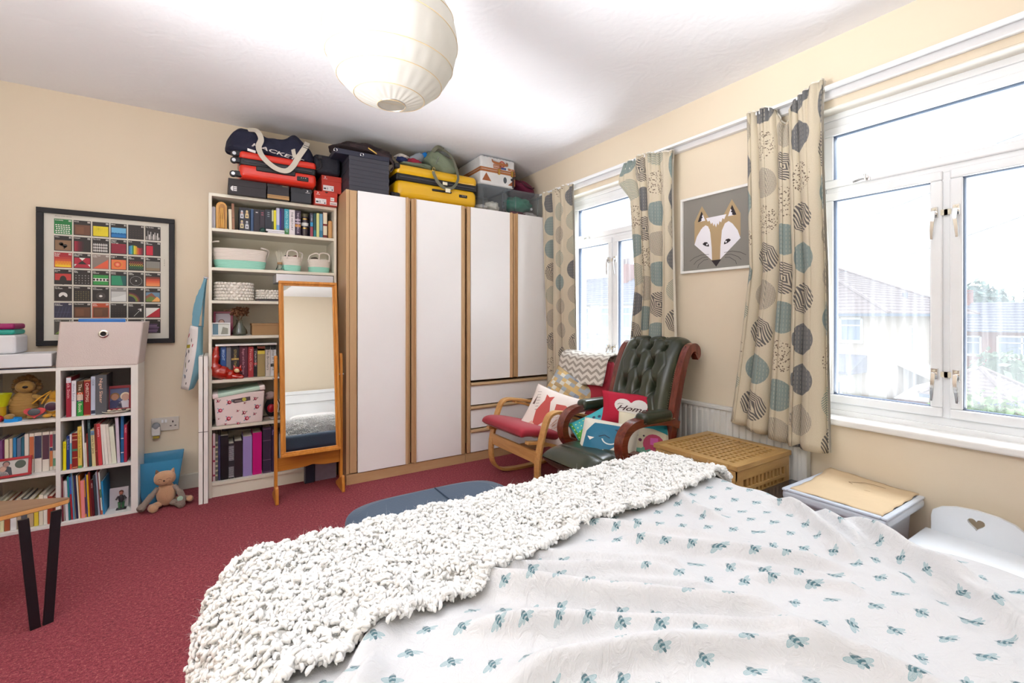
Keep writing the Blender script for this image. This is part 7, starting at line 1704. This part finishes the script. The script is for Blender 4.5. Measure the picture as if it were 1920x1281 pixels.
def cloth_mesh(name, s0, s1, t0, t1, nu, nv, m, off, hfun, parent=None, label=None, thick=.006):
    S, T = np.meshgrid(np.linspace(s0, s1, nu+1), np.linspace(t0, t1, nv+1)); X, Y, Z, NX, NY, NZ = drape(S, T, off); H = hfun(S, T)
    P = np.stack([X+NX*H, Y+NY*H, Z+NZ*H], -1).reshape(-1, 3)
    i = np.arange(nu)[None, :]; j = np.arange(nv)[:, None]; a = j*(nu+1)+i; F = np.stack([a, a+1, a+nu+2, a+nu+1], -1).reshape(-1, 4)
    me = bpy.data.meshes.new(name); me.vertices.add(len(P)); me.vertices.foreach_set('co', P.ravel()); me.loops.add(F.size); me.loops.foreach_set('vertex_index', F.ravel().astype(np.int32))
    me.polygons.add(len(F)); me.polygons.foreach_set('loop_start', np.arange(0, F.size, 4, dtype=np.int32)); me.update(calc_edges=True)
    uv = me.uv_layers.new(name='UVMap')
    # printed pattern follows the cloth's own length, so it is not stretched on the folds
    dT = np.hypot(np.diff(T, axis=0), np.diff(H, axis=0)); TT = np.vstack([T[:1], T[:1]+np.cumsum(dT, axis=0)]); kt = int(nv*.72); TT += T[kt][None, :]-TT[kt][None, :]
    dS = np.hypot(np.diff(S, axis=1), np.diff(H, axis=1)); SS = np.hstack([S[:, :1], S[:, :1]+np.cumsum(dS, axis=1)]); ks_ = int(nu*.40); SS += (S[:, ks_]-SS[:, ks_])[:, None]
    ST = np.stack([SS, TT], -1).reshape(-1, 2); uv.data.foreach_set('uv', ST[F.ravel()].ravel()); me.polygons.foreach_set('use_smooth', [True]*len(F))
    me.materials.append(m); o = bpy.data.objects.new(name, me); COL.objects.link(o)
    if thick: sm = o.modifiers.new('t', 'SOLIDIFY'); sm.thickness = thick; sm.offset = -1
    return o
def beemat():
    m, n, b = newmat('bee_print_cotton'); uv = n.new('ShaderNodeUVMap').outputs[0]; s = n.sep(uv)
    a = -math.radians(38.0); P = .0772; ca, sa = math.cos(a)/P, math.sin(a)/P
    # lattice axes: u along -38 deg, v along +50 deg
    U = n.math('ADD', n.math('ADD', n.math('MULTIPLY', s[0], ca), n.math('MULTIPLY', s[1], sa)), .10)
    a2 = math.radians(50.5); W_ = n.math('ADD', n.math('ADD', n.math('MULTIPLY', s[0], math.cos(a2)/.0745), n.math('MULTIPLY', s[1], math.sin(a2)/.0745)), .35)
    fx_ = n.math('MULTIPLY', n.math('SUBTRACT', n.math('FRACT', U), .5), 1.32); fy_ = n.math('MULTIPLY', n.math('SUBTRACT', n.math('FRACT', W_), .5), 1.32)
    def ell(cx, cy, rx, ry, rot):
        c, s_ = math.cos(rot), math.sin(rot); dx = n.math('SUBTRACT', fx_, cx); dy = n.math('SUBTRACT', fy_, cy)
        p = n.math('DIVIDE', n.math('ADD', n.math('MULTIPLY', dx, c), n.math('MULTIPLY', dy, s_)), rx); q_ = n.math('DIVIDE', n.math('SUBTRACT', n.math('MULTIPLY', dy, c), n.math('MULTIPLY', dx, s_)), ry)
        return n.math('ADD', n.math('POWER', p, 2.), n.math('POWER', q_, 2.)), p, q_
    lt = lambda x, v: n.math('LESS_THAN', x, v)
    r1, p1, q1 = ell(-.02, .03, .17, .115, -.75); body = lt(r1, 1.); head = lt(ell(.115, -.10, .055, .055, 0)[0], 1.)
    stripe = n.math('GREATER_THAN', n.math('SINE', n.math('ADD', n.math('MULTIPLY', p1, 9.), n.math('MULTIPLY', n.math('POWER', q1, 2.), -2.))), -.1)
    w1, wp, wq = ell(.16, .10, .19, .065, .40); w2, wp2, wq2 = ell(-.13, -.12, .20, .085, .95); w3 = ell(.20, .0, .11, .045, .1)[0]; w4 = ell(.0, -.16, .11, .05, 1.3)[0]
    nz = n.noise(uv, 900, 3, .7)
    wing = n.math('MULTIPLY', n.math('MAXIMUM', n.math('MAXIMUM', lt(w1, 1.), lt(w2, 1.)), n.math('MAXIMUM', lt(w3, 1.), lt(w4, 1.))), n.math('MULTIPLY', n.math('SUBTRACT', nz, .25), 2.2))
    vein = n.math('MAXIMUM', n.math('MULTIPLY', lt(n.math('ABSOLUTE', n.math('SUBTRACT', w1, .9)), .14), .8), n.math('MULTIPLY', lt(n.math('ABSOLUTE', n.math('SUBTRACT', w2, .9)), .14), .8))
    leg = n.math('MULTIPLY', lt(n.math('ABSOLUTE', n.math('ADD', fx_, n.math('MULTIPLY', fy_, .9))), .012), lt(ell(.02, .0, .24, .24, 0)[0], 1.))
    bd = n.math('MINIMUM', 1., n.math('ADD', n.math('MULTIPLY', body, n.math('ADD', .35, n.math('MULTIPLY', stripe, .6))), head)); bd = n.math('MULTIPLY', bd, n.math('ADD', .55, n.math('MULTIPLY', nz, .7)))
    base = n.mix(n.noise(uv, 5, 3), hx('#cccccd'), hx('#d2d2d3'))
    c = n.mix(n.math('MINIMUM', 1., n.math('MULTIPLY', n.math('MAXIMUM', wing, vein), .85)), base, hx('#5c98a2')); c = n.mix(n.math('MINIMUM', 1., n.math('MAXIMUM', bd, n.math('MULTIPLY', leg, .5))), c, hx('#245c68'))
    n.link(c, b.inputs['Base Color']); b.inputs['Roughness'].default_value = .8; b.inputs['Sheen Weight'].default_value = .12
    cr = n.noise(n.coord('UV', (1, 1, 1)), 22, 6, .62, 1.6); wv = n.noise(n.coord('UV', (1, 1, 1)), 900, 2)
    n.link(n.bump(wv, .10, .001, n.bump(cr, .55, .012)), b.inputs['Normal']); return m
du = cloth_mesh('duvet', -.13, 1.80, -.55, 1.50, 300, 320, beemat(), 0, foldh)
tagit(du, 'crumpled white duvet printed all over with small teal bees', 'duvet')

# chunky looped wool throw
def t_in(s): return .985+.045*np.clip((s-.9)/.7, 0, 1)-.16*np.clip((.9-s)/.8, 0, 1.35)+.008*np.sin(9*s)
S0, S1, T1 = -.40, 1.70, 1.71
def thr(s, tt):
    """tt 0..1 across the throw"""
    a = t_in(s)+.006*np.sin(61*s)+.004*np.sin(133*s); return a+(T1-a)*tt
def throwh(s, t): return .016+.006*np.sin(74*s+3*np.sin(31*t))*np.sin(66*t+2*np.sin(40*s))+.006*np.sin(33*s+1+2*np.sin(13*t))*np.sin(29*t+s*8)+foldh(s, t)*.55+.006*np.sin(11*s+3*t)*np.sin(7*t)
def throw_base():
    nu, nv = 170, 70; U, Vv = np.meshgrid(np.linspace(0, 1, nu+1), np.linspace(0, 1, nv+1)); S = S0+(S1-S0)*(.004+.992*U); T = thr(S, .016+.98*Vv); X, Y, Z, NX, NY, NZ = drape(S, T, .004); H = throwh(S, T)*np.where((U < .004) | (U > .996) | (Vv < .01), .3, 1)
    P = np.stack([X+NX*H, Y+NY*H, Z+NZ*H], -1).reshape(-1, 3); i = np.arange(nu)[None, :]; j = np.arange(nv)[:, None]; a = j*(nu+1)+i; F = np.stack([a, a+1, a+nu+2, a+nu+1], -1).reshape(-1, 4)
    return P, F
def npmesh(name, P, F, m, k=4):
    me = bpy.data.meshes.new(name); me.vertices.add(len(P)); me.vertices.foreach_set('co', np.ascontiguousarray(P, dtype=np.float32).ravel()); me.loops.add(F.size); me.loops.foreach_set('vertex_index', np.ascontiguousarray(F, dtype=np.int32).ravel())
    me.polygons.add(len(F)); me.polygons.foreach_set('loop_start', np.arange(0, F.size, k, dtype=np.int32)); me.update(calc_edges=True); me.polygons.foreach_set('use_smooth', [True]*len(F)); me.materials.append(m)
    o = bpy.data.objects.new(name, me); COL.objects.link(o); return o
M_wool = mat('cream_boucle_wool', '#e9e8e5', .9, sheen=.3, var=.03, vscale=40)
tw = thing('wool_throw', 'chunky looped cream wool throw laid across the foot of the bed', 'throw', (.75, 1.2, .6))
P, F = throw_base(); o = npmesh('knitted_ground', P-np.array([.75, 1.2, .6]), F, mat('wool_ground', '#e2e0da', .95)); o.parent = tw; sm = o.modifiers.new('t', 'SOLIDIFY'); sm.thickness = .006; sm.offset = -1
rg = np.random.default_rng(7)
def loops(n, edge=False):
    K, R = 6, 5   # points along the curl, points round the yarn
    U = rg.random(n); Vv = rg.random(n)
    if edge: Vv = rg.normal(.004, .007, n)
    S = S0+(S1-S0)*U; T = thr(S, Vv); X, Y, Z, NX, NY, NZ = drape(S, T, .004); H = throwh(S, T)
    C = np.stack([X+NX*H, Y+NY*H, Z+NZ*H], -1); N = np.stack([NX, NY, NZ], -1)
    N = N+rg.normal(0, .35, (n, 3)); N /= np.linalg.norm(N, axis=1)[:, None]
    A = rg.normal(0, 1, (n, 3)); A -= (A*N).sum(1)[:, None]*N; A /= np.linalg.norm(A, axis=1)[:, None]; B = np.cross(N, A)
    rad = rg.uniform(.0040, .0085, n); yr = rg.uniform(.0032, .0056, n); turn = rg.uniform(2.4, 4.2, n); lift = rg.uniform(-.004, .010, n)
    out = np.zeros((n, K, R, 3)); ks = np.linspace(0, 1, K)
    for k in range(K):
        th = (ks[k]-.5)*turn; ra = rad
        # arch of yarn standing on the ground
        cpos = C+A*(np.sin(th)*ra)[:, None]+N*((np.cos(th)*ra*.8+lift))[:, None]+B*((ks[k]-.5)*ra*.8)[:, None]
        tg = A*(np.cos(th))[:, None]-N*(np.sin(th)*.8)[:, None]+B*.3; tg /= np.linalg.norm(tg, axis=1)[:, None]
        e1 = np.cross(tg, B); e1 /= np.linalg.norm(e1, axis=1)[:, None]+1e-9; e2 = np.cross(tg, e1); w = yr*(.55+.45*math.sin(PI*min(1, .15+ks[k]*.7+ .0))) if 0 < k < K-1 else yr*.35
        for r in range(R):
            a = 2*PI*r/R; out[:, k, r] = cpos+e1*(w*math.cos(a))[:, None]+e2*(w*math.sin(a))[:, None]
    V_ = out.reshape(-1, 3); base = (np.arange(n)*K*R)[:, None, None]; k = np.arange(K-1)[None, :, None]; r = np.arange(R)[None, None, :]
    a = base+k*R+r; b_ = base+k*R+(r+1) % R; F_ = np.stack([a, b_, b_+R, a+R], -1).reshape(-1, 4); return V_, F_
V1, F1 = loops(36000); V2, F2 = loops(5200, True)
o = npmesh('wool_loops', np.concatenate([V1, V2])-np.array([.75, 1.2, .6]), np.concatenate([F1, F2+len(V1)]), M_wool); o.parent = tw; o['kind'] = 'stuff'
def fuzz(n):
    U = rg.random(n); Vv = rg.random(n); S = S0+(S1-S0)*U; T = thr(S, Vv); X, Y, Z, NX, NY, NZ = drape(S, T, .004); H = throwh(S, T)+.006
    C = np.stack([X+NX*H, Y+NY*H, Z+NZ*H], -1); D = np.stack([NX, NY, NZ], -1)*.8+rg.normal(0, .7, (n, 3)); D /= np.linalg.norm(D, axis=1)[:, None]; L_ = rg.uniform(.006, .015, n)[:, None]; W_ = np.cross(D, rg.normal(0, 1, (n, 3))); W_ /= np.linalg.norm(W_, axis=1)[:, None]
    q_ = rg.normal(0, .3, (n, 3)); a = C-W_*.0003; b_ = C+W_*.0003; c = C+(D+q_)*L_*.6+W_*.0003; d_ = C+(D+q_)*L_*.6-W_*.0003; e = C+(D+2.2*q_)*L_
    V_ = np.stack([a, b_, c, d_, e, e], 1).reshape(-1, 3); o_ = (np.arange(n)*6)[:, None]; return V_, np.concatenate([o_+np.array([[0, 1, 2, 3]]), o_+np.array([[3, 2, 4, 5]])])
V3, F3 = fuzz(30000); o = npmesh('wool_fuzz', V3-np.array([.75, 1.2, .6]), F3, M_wool); o.parent = tw; o['kind'] = 'stuff'
q = MB(); q.tube(spline([(.0, 1.13, .585), (.004, 1.125, .583), (.002, 1.115, .580), (.006, 1.108, .58)], 4), .0007, 5); solo('stray_thread', q, mat('navy_thread', '#1c2430', .8), 'tiny dark thread lying on the wool throw', 'thread')

# ------------------------------------------------------------------ outside
GZ = -3.7
def ground():
    q = MB(); q.bx(2.9, 120, -80, 120, GZ-.2, GZ); return q
struct('ground', ground(), mat('lawn_and_paths', '#b4b6a4', .95, var=.3, vscale=.6))
M_rend = mat('pebbledash', '#b8a898', .9, bump=.3, bscale=40); M_rend2 = mat('cream_render', '#c8c0b4', .9); M_tile = mat('roof_tiles', '#8a7a76', .8, var=.15, vscale=5); M_tileg = mat('grey_roof_tiles', '#7c7c88', .8, var=.15, vscale=5); M_brick = mat('red_brick', '#94665c', .9, var=.2, vscale=12); M_upvc = mat('exterior_white', '#e4e6ea', .4); M_pane = mat('exterior_pane', '#7c8ca0', .1)
def xwin(h, x, y, z, w, hh, axis, sgn=-1, rows=(.33,), cols=(.5,)):
    """window on a wall facing -x (axis 'x') or -y (axis 'y')"""
    def bx(u0, u1, z0, z1, d0, d1, nm, m, par):
        q = MB()
        if axis == 'x': q.bx(x-d1, x-d0, u0, u1, z0, z1)
        else: q.bx(u0, u1, y-d1, y-d0, z0, z1)
        return part(nm, q, m, par, world=True)
    c = y if axis == 'x' else x; a, b_ = c-w/2, c+w/2
    fr = bx(a-.06, b_+.06, z-.08, z, .0, .12, 'window', M_upvc, h); bx(a, b_, z, z+hh, .005, .03, 'pane', M_pane, fr)
    for (p0, p1, z0, z1) in [(a-.06, a+.03, z, z+hh), (b_-.03, b_+.06, z, z+hh), (a, b_, z+hh-.05, z+hh+.05), (a, b_, z, z+.06)]+[(a+(b_-a)*k-.04, a+(b_-a)*k+.04, z, z+hh) for k in cols]+[(a, b_, z+hh*(1-k)-.03, z+hh*(1-k)+.03) for k in rows]: bx(p0, p1, z0, z1, .0, .08, 'frame_bar', M_upvc, fr)
def hiproof(h, x0, x1, y0, y1, ze, zr, m, o=.35, ridge=None, courses=16):
    x0 -= o; x1 += o; y0 -= o; y1 += o
    cx = (x0+x1)/2; cy = (y0+y1)/2; ra, rb = ridge if ridge else ((cx, cy), (cx, cy+.01))
    q = MB(); q.add([(x0,y0,ze),(x1,y0,ze),(x1,y1,ze),(x0,y1,ze),(ra[0],ra[1],zr),(rb[0],rb[1],zr)], [(0,1,4),(1,2,5,4),(2,3,5),(3,0,4,5),(3,2,1,0)]); part('roof', q, m, h, world=True)
    # tile courses: battens stepping up the two faces towards us
    q = MB()
    for k in range(courses):
        f = k/courses; g = f+.55/courses
        A = V((x0,y0,ze)).lerp(V((ra[0],ra[1],zr)), f); B = V((x0,y1,ze)).lerp(V((rb[0],rb[1],zr)), f); C_ = V((x1,y0,ze)).lerp(V((ra[0],ra[1],zr)), f)
        q.strip([A+V((0,0,.02)), B+V((0,0,.02))], (0, 0, 1), .05, .03); q.strip([A+V((0,0,.02)), C_+V((0,0,.02))], (0, 0, 1), .05, .03)
    part('tile_courses', q, m, h, world=True, kind='stuff')
    q = MB(); q.tube([(x0,y0,ze+.03),(ra[0],ra[1],zr+.03)], .08, 6); q.tube([(x1,y0,ze+.03),(ra[0],ra[1],zr+.03)], .08, 6); q.tube([(x0,y1,ze+.03),(rb[0],rb[1],zr+.03)], .08, 6); part('hip_tiles', q, m, h, world=True, kind='stuff')
    q = MB(); q.bx(x0-.05, x0+.07, y0-.05, y1, ze-.12, ze); q.bx(x0+.07, x1, y0-.05, y0+.07, ze-.12, ze); part('gutter', q, mat('gutter_grey', '#5c6878', .5), h, world=True)
# house A: hipped semi seen corner-on through the near window
h = thing('hipped_house', 'pale rendered house with a hipped brown tiled roof through the near window', 'house', (30, 14, GZ))
q = MB(); q.bx(24.34, 36.4, 8.12, 20.4, GZ, 1.34); part('walls', q, M_rend, h, world=True)
hiproof(h, 24.34, 36.4, 8.12, 20.4, 1.34, 4.85, M_tile, .5, ridge=((30.2, 14.1), (30.2, 14.8)), courses=22)
q = MB(); q.bx(24.24, 24.7, 8.0, 8.5, GZ, .3); part('corner_pier', q, M_rend2, h, world=True)
xwin(h, 24.34, 9.2, .08, .80, 1.04, 'x', rows=(.3,), cols=()); xwin(h, 27.95, 8.12, -.48, .32, 1.2, 'y', rows=(.3,), cols=()); xwin(h, 24.34, 15.5, 0., 2.2, 1.1, 'x')
q = MB(); q.cyl((31.2, 9.3, 1.5), (31.2, 9.3, 2.5), .12, n=10); part('flue', q, M_tileg, h, world=True)
q = MB(); q.add([(22.6,8.6,-1.16),(22.6,14.8,-1.16),(24.34,14.8,-.52),(24.34,8.6,-.52),(22.6,8.6,-1.28),(22.6,14.8,-1.28),(24.34,14.8,-1.28),(24.34,8.6,-1.28)], [(0,1,2,3),(4,7,6,5),(0,4,5,1),(0,3,7,4)]); part('lean_to_roof', q, M_tileg, h, world=True)
q = MB(); q.bx(22.8, 24.34, 8.8, 14.6, GZ, -1.28); part('bay', q, M_rend2, h, world=True)
for y in (9.4, 10.7, 12.0): xwin(h, 22.8, y, -2.8, .8, 1.2, 'x', rows=(), cols=())
q = MB(); q.add([(26.2,8.12,-.9),(30,8.12,-1.1),(30,6.6,-2.2),(27.4,6.6,-1.9),(26.2,8.12,-1.0),(30,8.12,-1.2),(30,6.6,-2.3),(27.4,6.6,-2.0)], [(0,1,2,3),(7,6,5,4),(0,3,7,4),(3,2,6,7)]); part('side_roof', q, M_upvc, h, world=True)
q = MB(); q.bx(27.4, 29.9, 6.7, 8.1, GZ, -2.3); part('side_extension', q, M_tileg, h, world=True)
sh = thing('garage', 'low pinkish garage with a white gabled roof beside the hipped house', 'garage', (25.6, 7.1, GZ))
q = MB(); q.bx(24.9, 26.6, 6.4, 7.7, GZ, -2.35); part('walls', q, mat('pinkish_render', '#b8a0a4', .9), sh, world=True)
q = MB(); q.add([(24.8,6.3,-2.35),(26.7,6.3,-2.35),(26.7,7.8,-2.35),(24.8,7.8,-2.35),(24.8,7.05,-1.7),(26.7,7.05,-1.7)], [(0,1,5,4),(1,2,5),(2,3,4,5),(3,0,4),(3,2,1,0)]); part('roof', q, M_upvc, sh, world=True)
# terrace opposite, through the far window
h = thing('terrace_row', 'pale terraced houses with slate roofs through the far window', 'houses', (17.5, 17, GZ))
q = MB(); q.bx(14.6, 21, 12.3, 25, GZ, 1.78); part('walls', q, M_rend2, h, world=True)
q = MB(); q.add([(14.2,12.1,1.72),(21.4,12.1,1.72),(21.4,25.2,1.72),(14.2,25.2,1.72),(17.8,12.1,3.35),(17.8,25.2,3.35)], [(0,3,5,4),(1,0,4),(2,1,4,5),(3,2,5),(0,1,2,3)]); part('roof', q, M_tileg, h, world=True)
q = MB()
for k in range(14):
    f = k/14; A = V((14.2,12.1,1.74)).lerp(V((17.8,12.1,3.37)), f); q.strip([A, A+V((0, 13.1, 0))], (0,0,1), .05, .03)
part('tile_courses', q, M_tileg, h, world=True, kind='stuff')
for y in (13.6, 14.9, 16.3, 18, 20): xwin(h, 14.6, y, .70, .62, .92, 'x', cols=())
q = MB(); q.bx(13.9, 14.6, 12.5, 24.5, .22, .42); part('porch_roof', q, M_tileg, h, world=True)
for y in (13.0, 14.2, 15.5, 16.8, 18.3): xwin(h, 14.3, y, -.95, .9, 1.0, 'x')
q = MB(); q.bx(14.3, 14.6, 12.5, 24.5, GZ, .22); part('ground_floor_front', q, M_rend2, h, world=True)
for y in (15.6, 19.5):
    q = MB(); q.bx(16.6, 17.2, y, y+.8, 2.6, 3.75); ch_ = part('chimney', q, M_brick, h, world=True)
    for k in (0.15, .45): q = MB(); q.cyl((16.9, y+k, 3.75), (16.9, y+k, 4.05), .10, n=10); part('chimney_pot', q, M_tile, ch_, world=True)
# long brick row far off in the right hand pane
h = thing('brick_terrace', 'long low brick terrace with a grey roof beyond the garden, right hand pane', 'houses', (42, 2, GZ))
q = MB(); q.bx(38.5, 47, -22, 12.5, GZ-1.5, .35); part('walls', q, M_brick, h, world=True)
q = MB(); q.add([(38.1,-22,.30),(47.5,-22,.30),(47.5,12.8,.30),(38.1,12.8,.30),(42.8,-22,2.15),(42.8,12.8,2.15)], [(0,3,5,4),(1,0,4),(2,1,4,5),(3,2,5),(0,1,2,3)]); part('roof', q, M_tileg, h, world=True)
q = MB()
for k in range(11):
    f = k/11; A = V((38.1,-22,.34)).lerp(V((42.8,-22,2.19)), f); q.strip([A, A+V((0, 34.8, 0))], (0,0,1), .07, .04)
part('tile_courses', q, M_tileg, h, world=True, kind='stuff')
for (y, w, z, hh_) in ((8.6, 1.4, -1.1, 1.1), (6.2, 1.9, -1.05, 1.1), (3.6, 1.3, -1.1, 1.1), (8.7, 1.2, -3.6, 1.0), (5.5, 1.6, -3.6, 1.0)): xwin(h, 38.5, y, z, w, hh_, 'x')
for y in (9.2, 1.0): q = MB(); q.bx(42.3, 43.2, y, y+1.2, 1.9, 3.0); part('chimney', q, M_brick, h, world=True)
# summerhouse roof in the garden
h = thing('garden_shed', 'small summerhouse roof among bushes in the garden', 'shed', (22.5, 4.6, GZ))
q = MB(); q.bx(21.0, 24.0, 3.7, 5.6, GZ, -1.55); part('walls', q, wood('shed_boards', '#8c7058', '#a88c70'), h, world=True)
hiproof(h, 21.0, 24.0, 3.7, 5.6, -1.5, -.62, M_tile, .2, ridge=((22.5, 4.6), (22.5, 4.7)), courses=9)
def bush(name, label, cat, c, r, n, cols, seed, trunk=0, leaf=.10, grp=None):
    rnd = random.Random(seed); t = thing(name, label, cat, (c[0], c[1], c[2]-r[2]-trunk), group=grp)
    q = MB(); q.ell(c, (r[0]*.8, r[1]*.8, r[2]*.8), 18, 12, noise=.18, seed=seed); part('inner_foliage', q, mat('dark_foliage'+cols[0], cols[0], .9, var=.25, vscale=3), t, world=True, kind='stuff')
    q = MB()
    for k in range(n):
        a, f = rnd.uniform(0, 2*PI), math.asin(rnd.uniform(-1, 1)); rr = rnd.uniform(.75, 1.08)*(1+.15*math.sin(3*a+seed)*math.cos(2*f)); p = V((c[0]+r[0]*rr*math.cos(a)*math.cos(f), c[1]+r[1]*rr*math.sin(a)*math.cos(f), c[2]+r[2]*rr*math.sin(f)))
        u = V((rnd.gauss(0,1), rnd.gauss(0,1), rnd.gauss(0,1))).normalized(); w = u.cross(V((rnd.gauss(0,1), rnd.gauss(0,1), 1))).normalized(); L_ = leaf*rnd.uniform(.6, 1.4); q.add([p-u*L_, p+w*L_*.5, p+u*L_, p-w*L_*.5], [(0,1,2,3)])
    part('leaves', q, mat('leaf'+cols[1], cols[1], .8, var=.3, vscale=2), t, world=True, kind='stuff')
    if trunk: q = MB(); q.tube([(c[0], c[1], c[2]-r[2]-trunk), (c[0], c[1], c[2])], [r[0]*.08, r[0]*.05], 8); part('trunk', q, mat('bark', '#5c4c40', .9), t, world=True)
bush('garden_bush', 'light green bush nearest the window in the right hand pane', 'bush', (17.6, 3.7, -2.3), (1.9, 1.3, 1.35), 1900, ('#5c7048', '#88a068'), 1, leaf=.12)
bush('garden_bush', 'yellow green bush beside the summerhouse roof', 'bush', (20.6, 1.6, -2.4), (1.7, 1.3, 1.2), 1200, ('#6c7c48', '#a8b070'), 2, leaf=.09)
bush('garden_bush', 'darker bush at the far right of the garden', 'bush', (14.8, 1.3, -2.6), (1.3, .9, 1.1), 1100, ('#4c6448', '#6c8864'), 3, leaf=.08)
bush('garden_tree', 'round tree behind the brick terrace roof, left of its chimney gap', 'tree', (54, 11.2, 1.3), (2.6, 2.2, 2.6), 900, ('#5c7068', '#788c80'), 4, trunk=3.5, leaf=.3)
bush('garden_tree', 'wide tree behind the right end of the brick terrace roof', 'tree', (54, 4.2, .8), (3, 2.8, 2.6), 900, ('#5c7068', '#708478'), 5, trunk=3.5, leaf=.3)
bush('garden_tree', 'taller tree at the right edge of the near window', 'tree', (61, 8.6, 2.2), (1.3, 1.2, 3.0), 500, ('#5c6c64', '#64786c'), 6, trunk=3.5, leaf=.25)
bush('garden_tree', 'small tree in front of the brick terrace', 'tree', (33.2, 5.9, -2.2), (1.5, 1.4, 1.7), 700, ('#5c7058', '#84987c'), 7, trunk=1.4, leaf=.2)
# overhead wires
for k, (a, b) in enumerate((((9, -3.2, 4.9), (30, 22, 5.2)), ((9, -3.2, 4.4), (30, 16, 3.6)), ((9, -3.2, 4.7), (26, 30, 5.0)), ((9, -3.2, 4.1), (34, 10, 2.4)), ((9, -3.2, 3.9), (34, 5.5, 4.2)))):
    A, B = V(a), V(b); q = MB(); q.tube([A.lerp(B, i/16)-V((0, 0, .9*math.sin(PI*i/16))) for i in range(17)], .011, 5)
    o = finish('overhead_wire', q, mat('wire_grey', '#70747c', .6)); tagit(o, ['steepest overhead wire', 'second steepest overhead wire', 'middle overhead wire', 'fourth overhead wire down', 'lowest overhead wire'][k]+' crossing the sky outside the near window', 'wire', 'overhead wires outside')
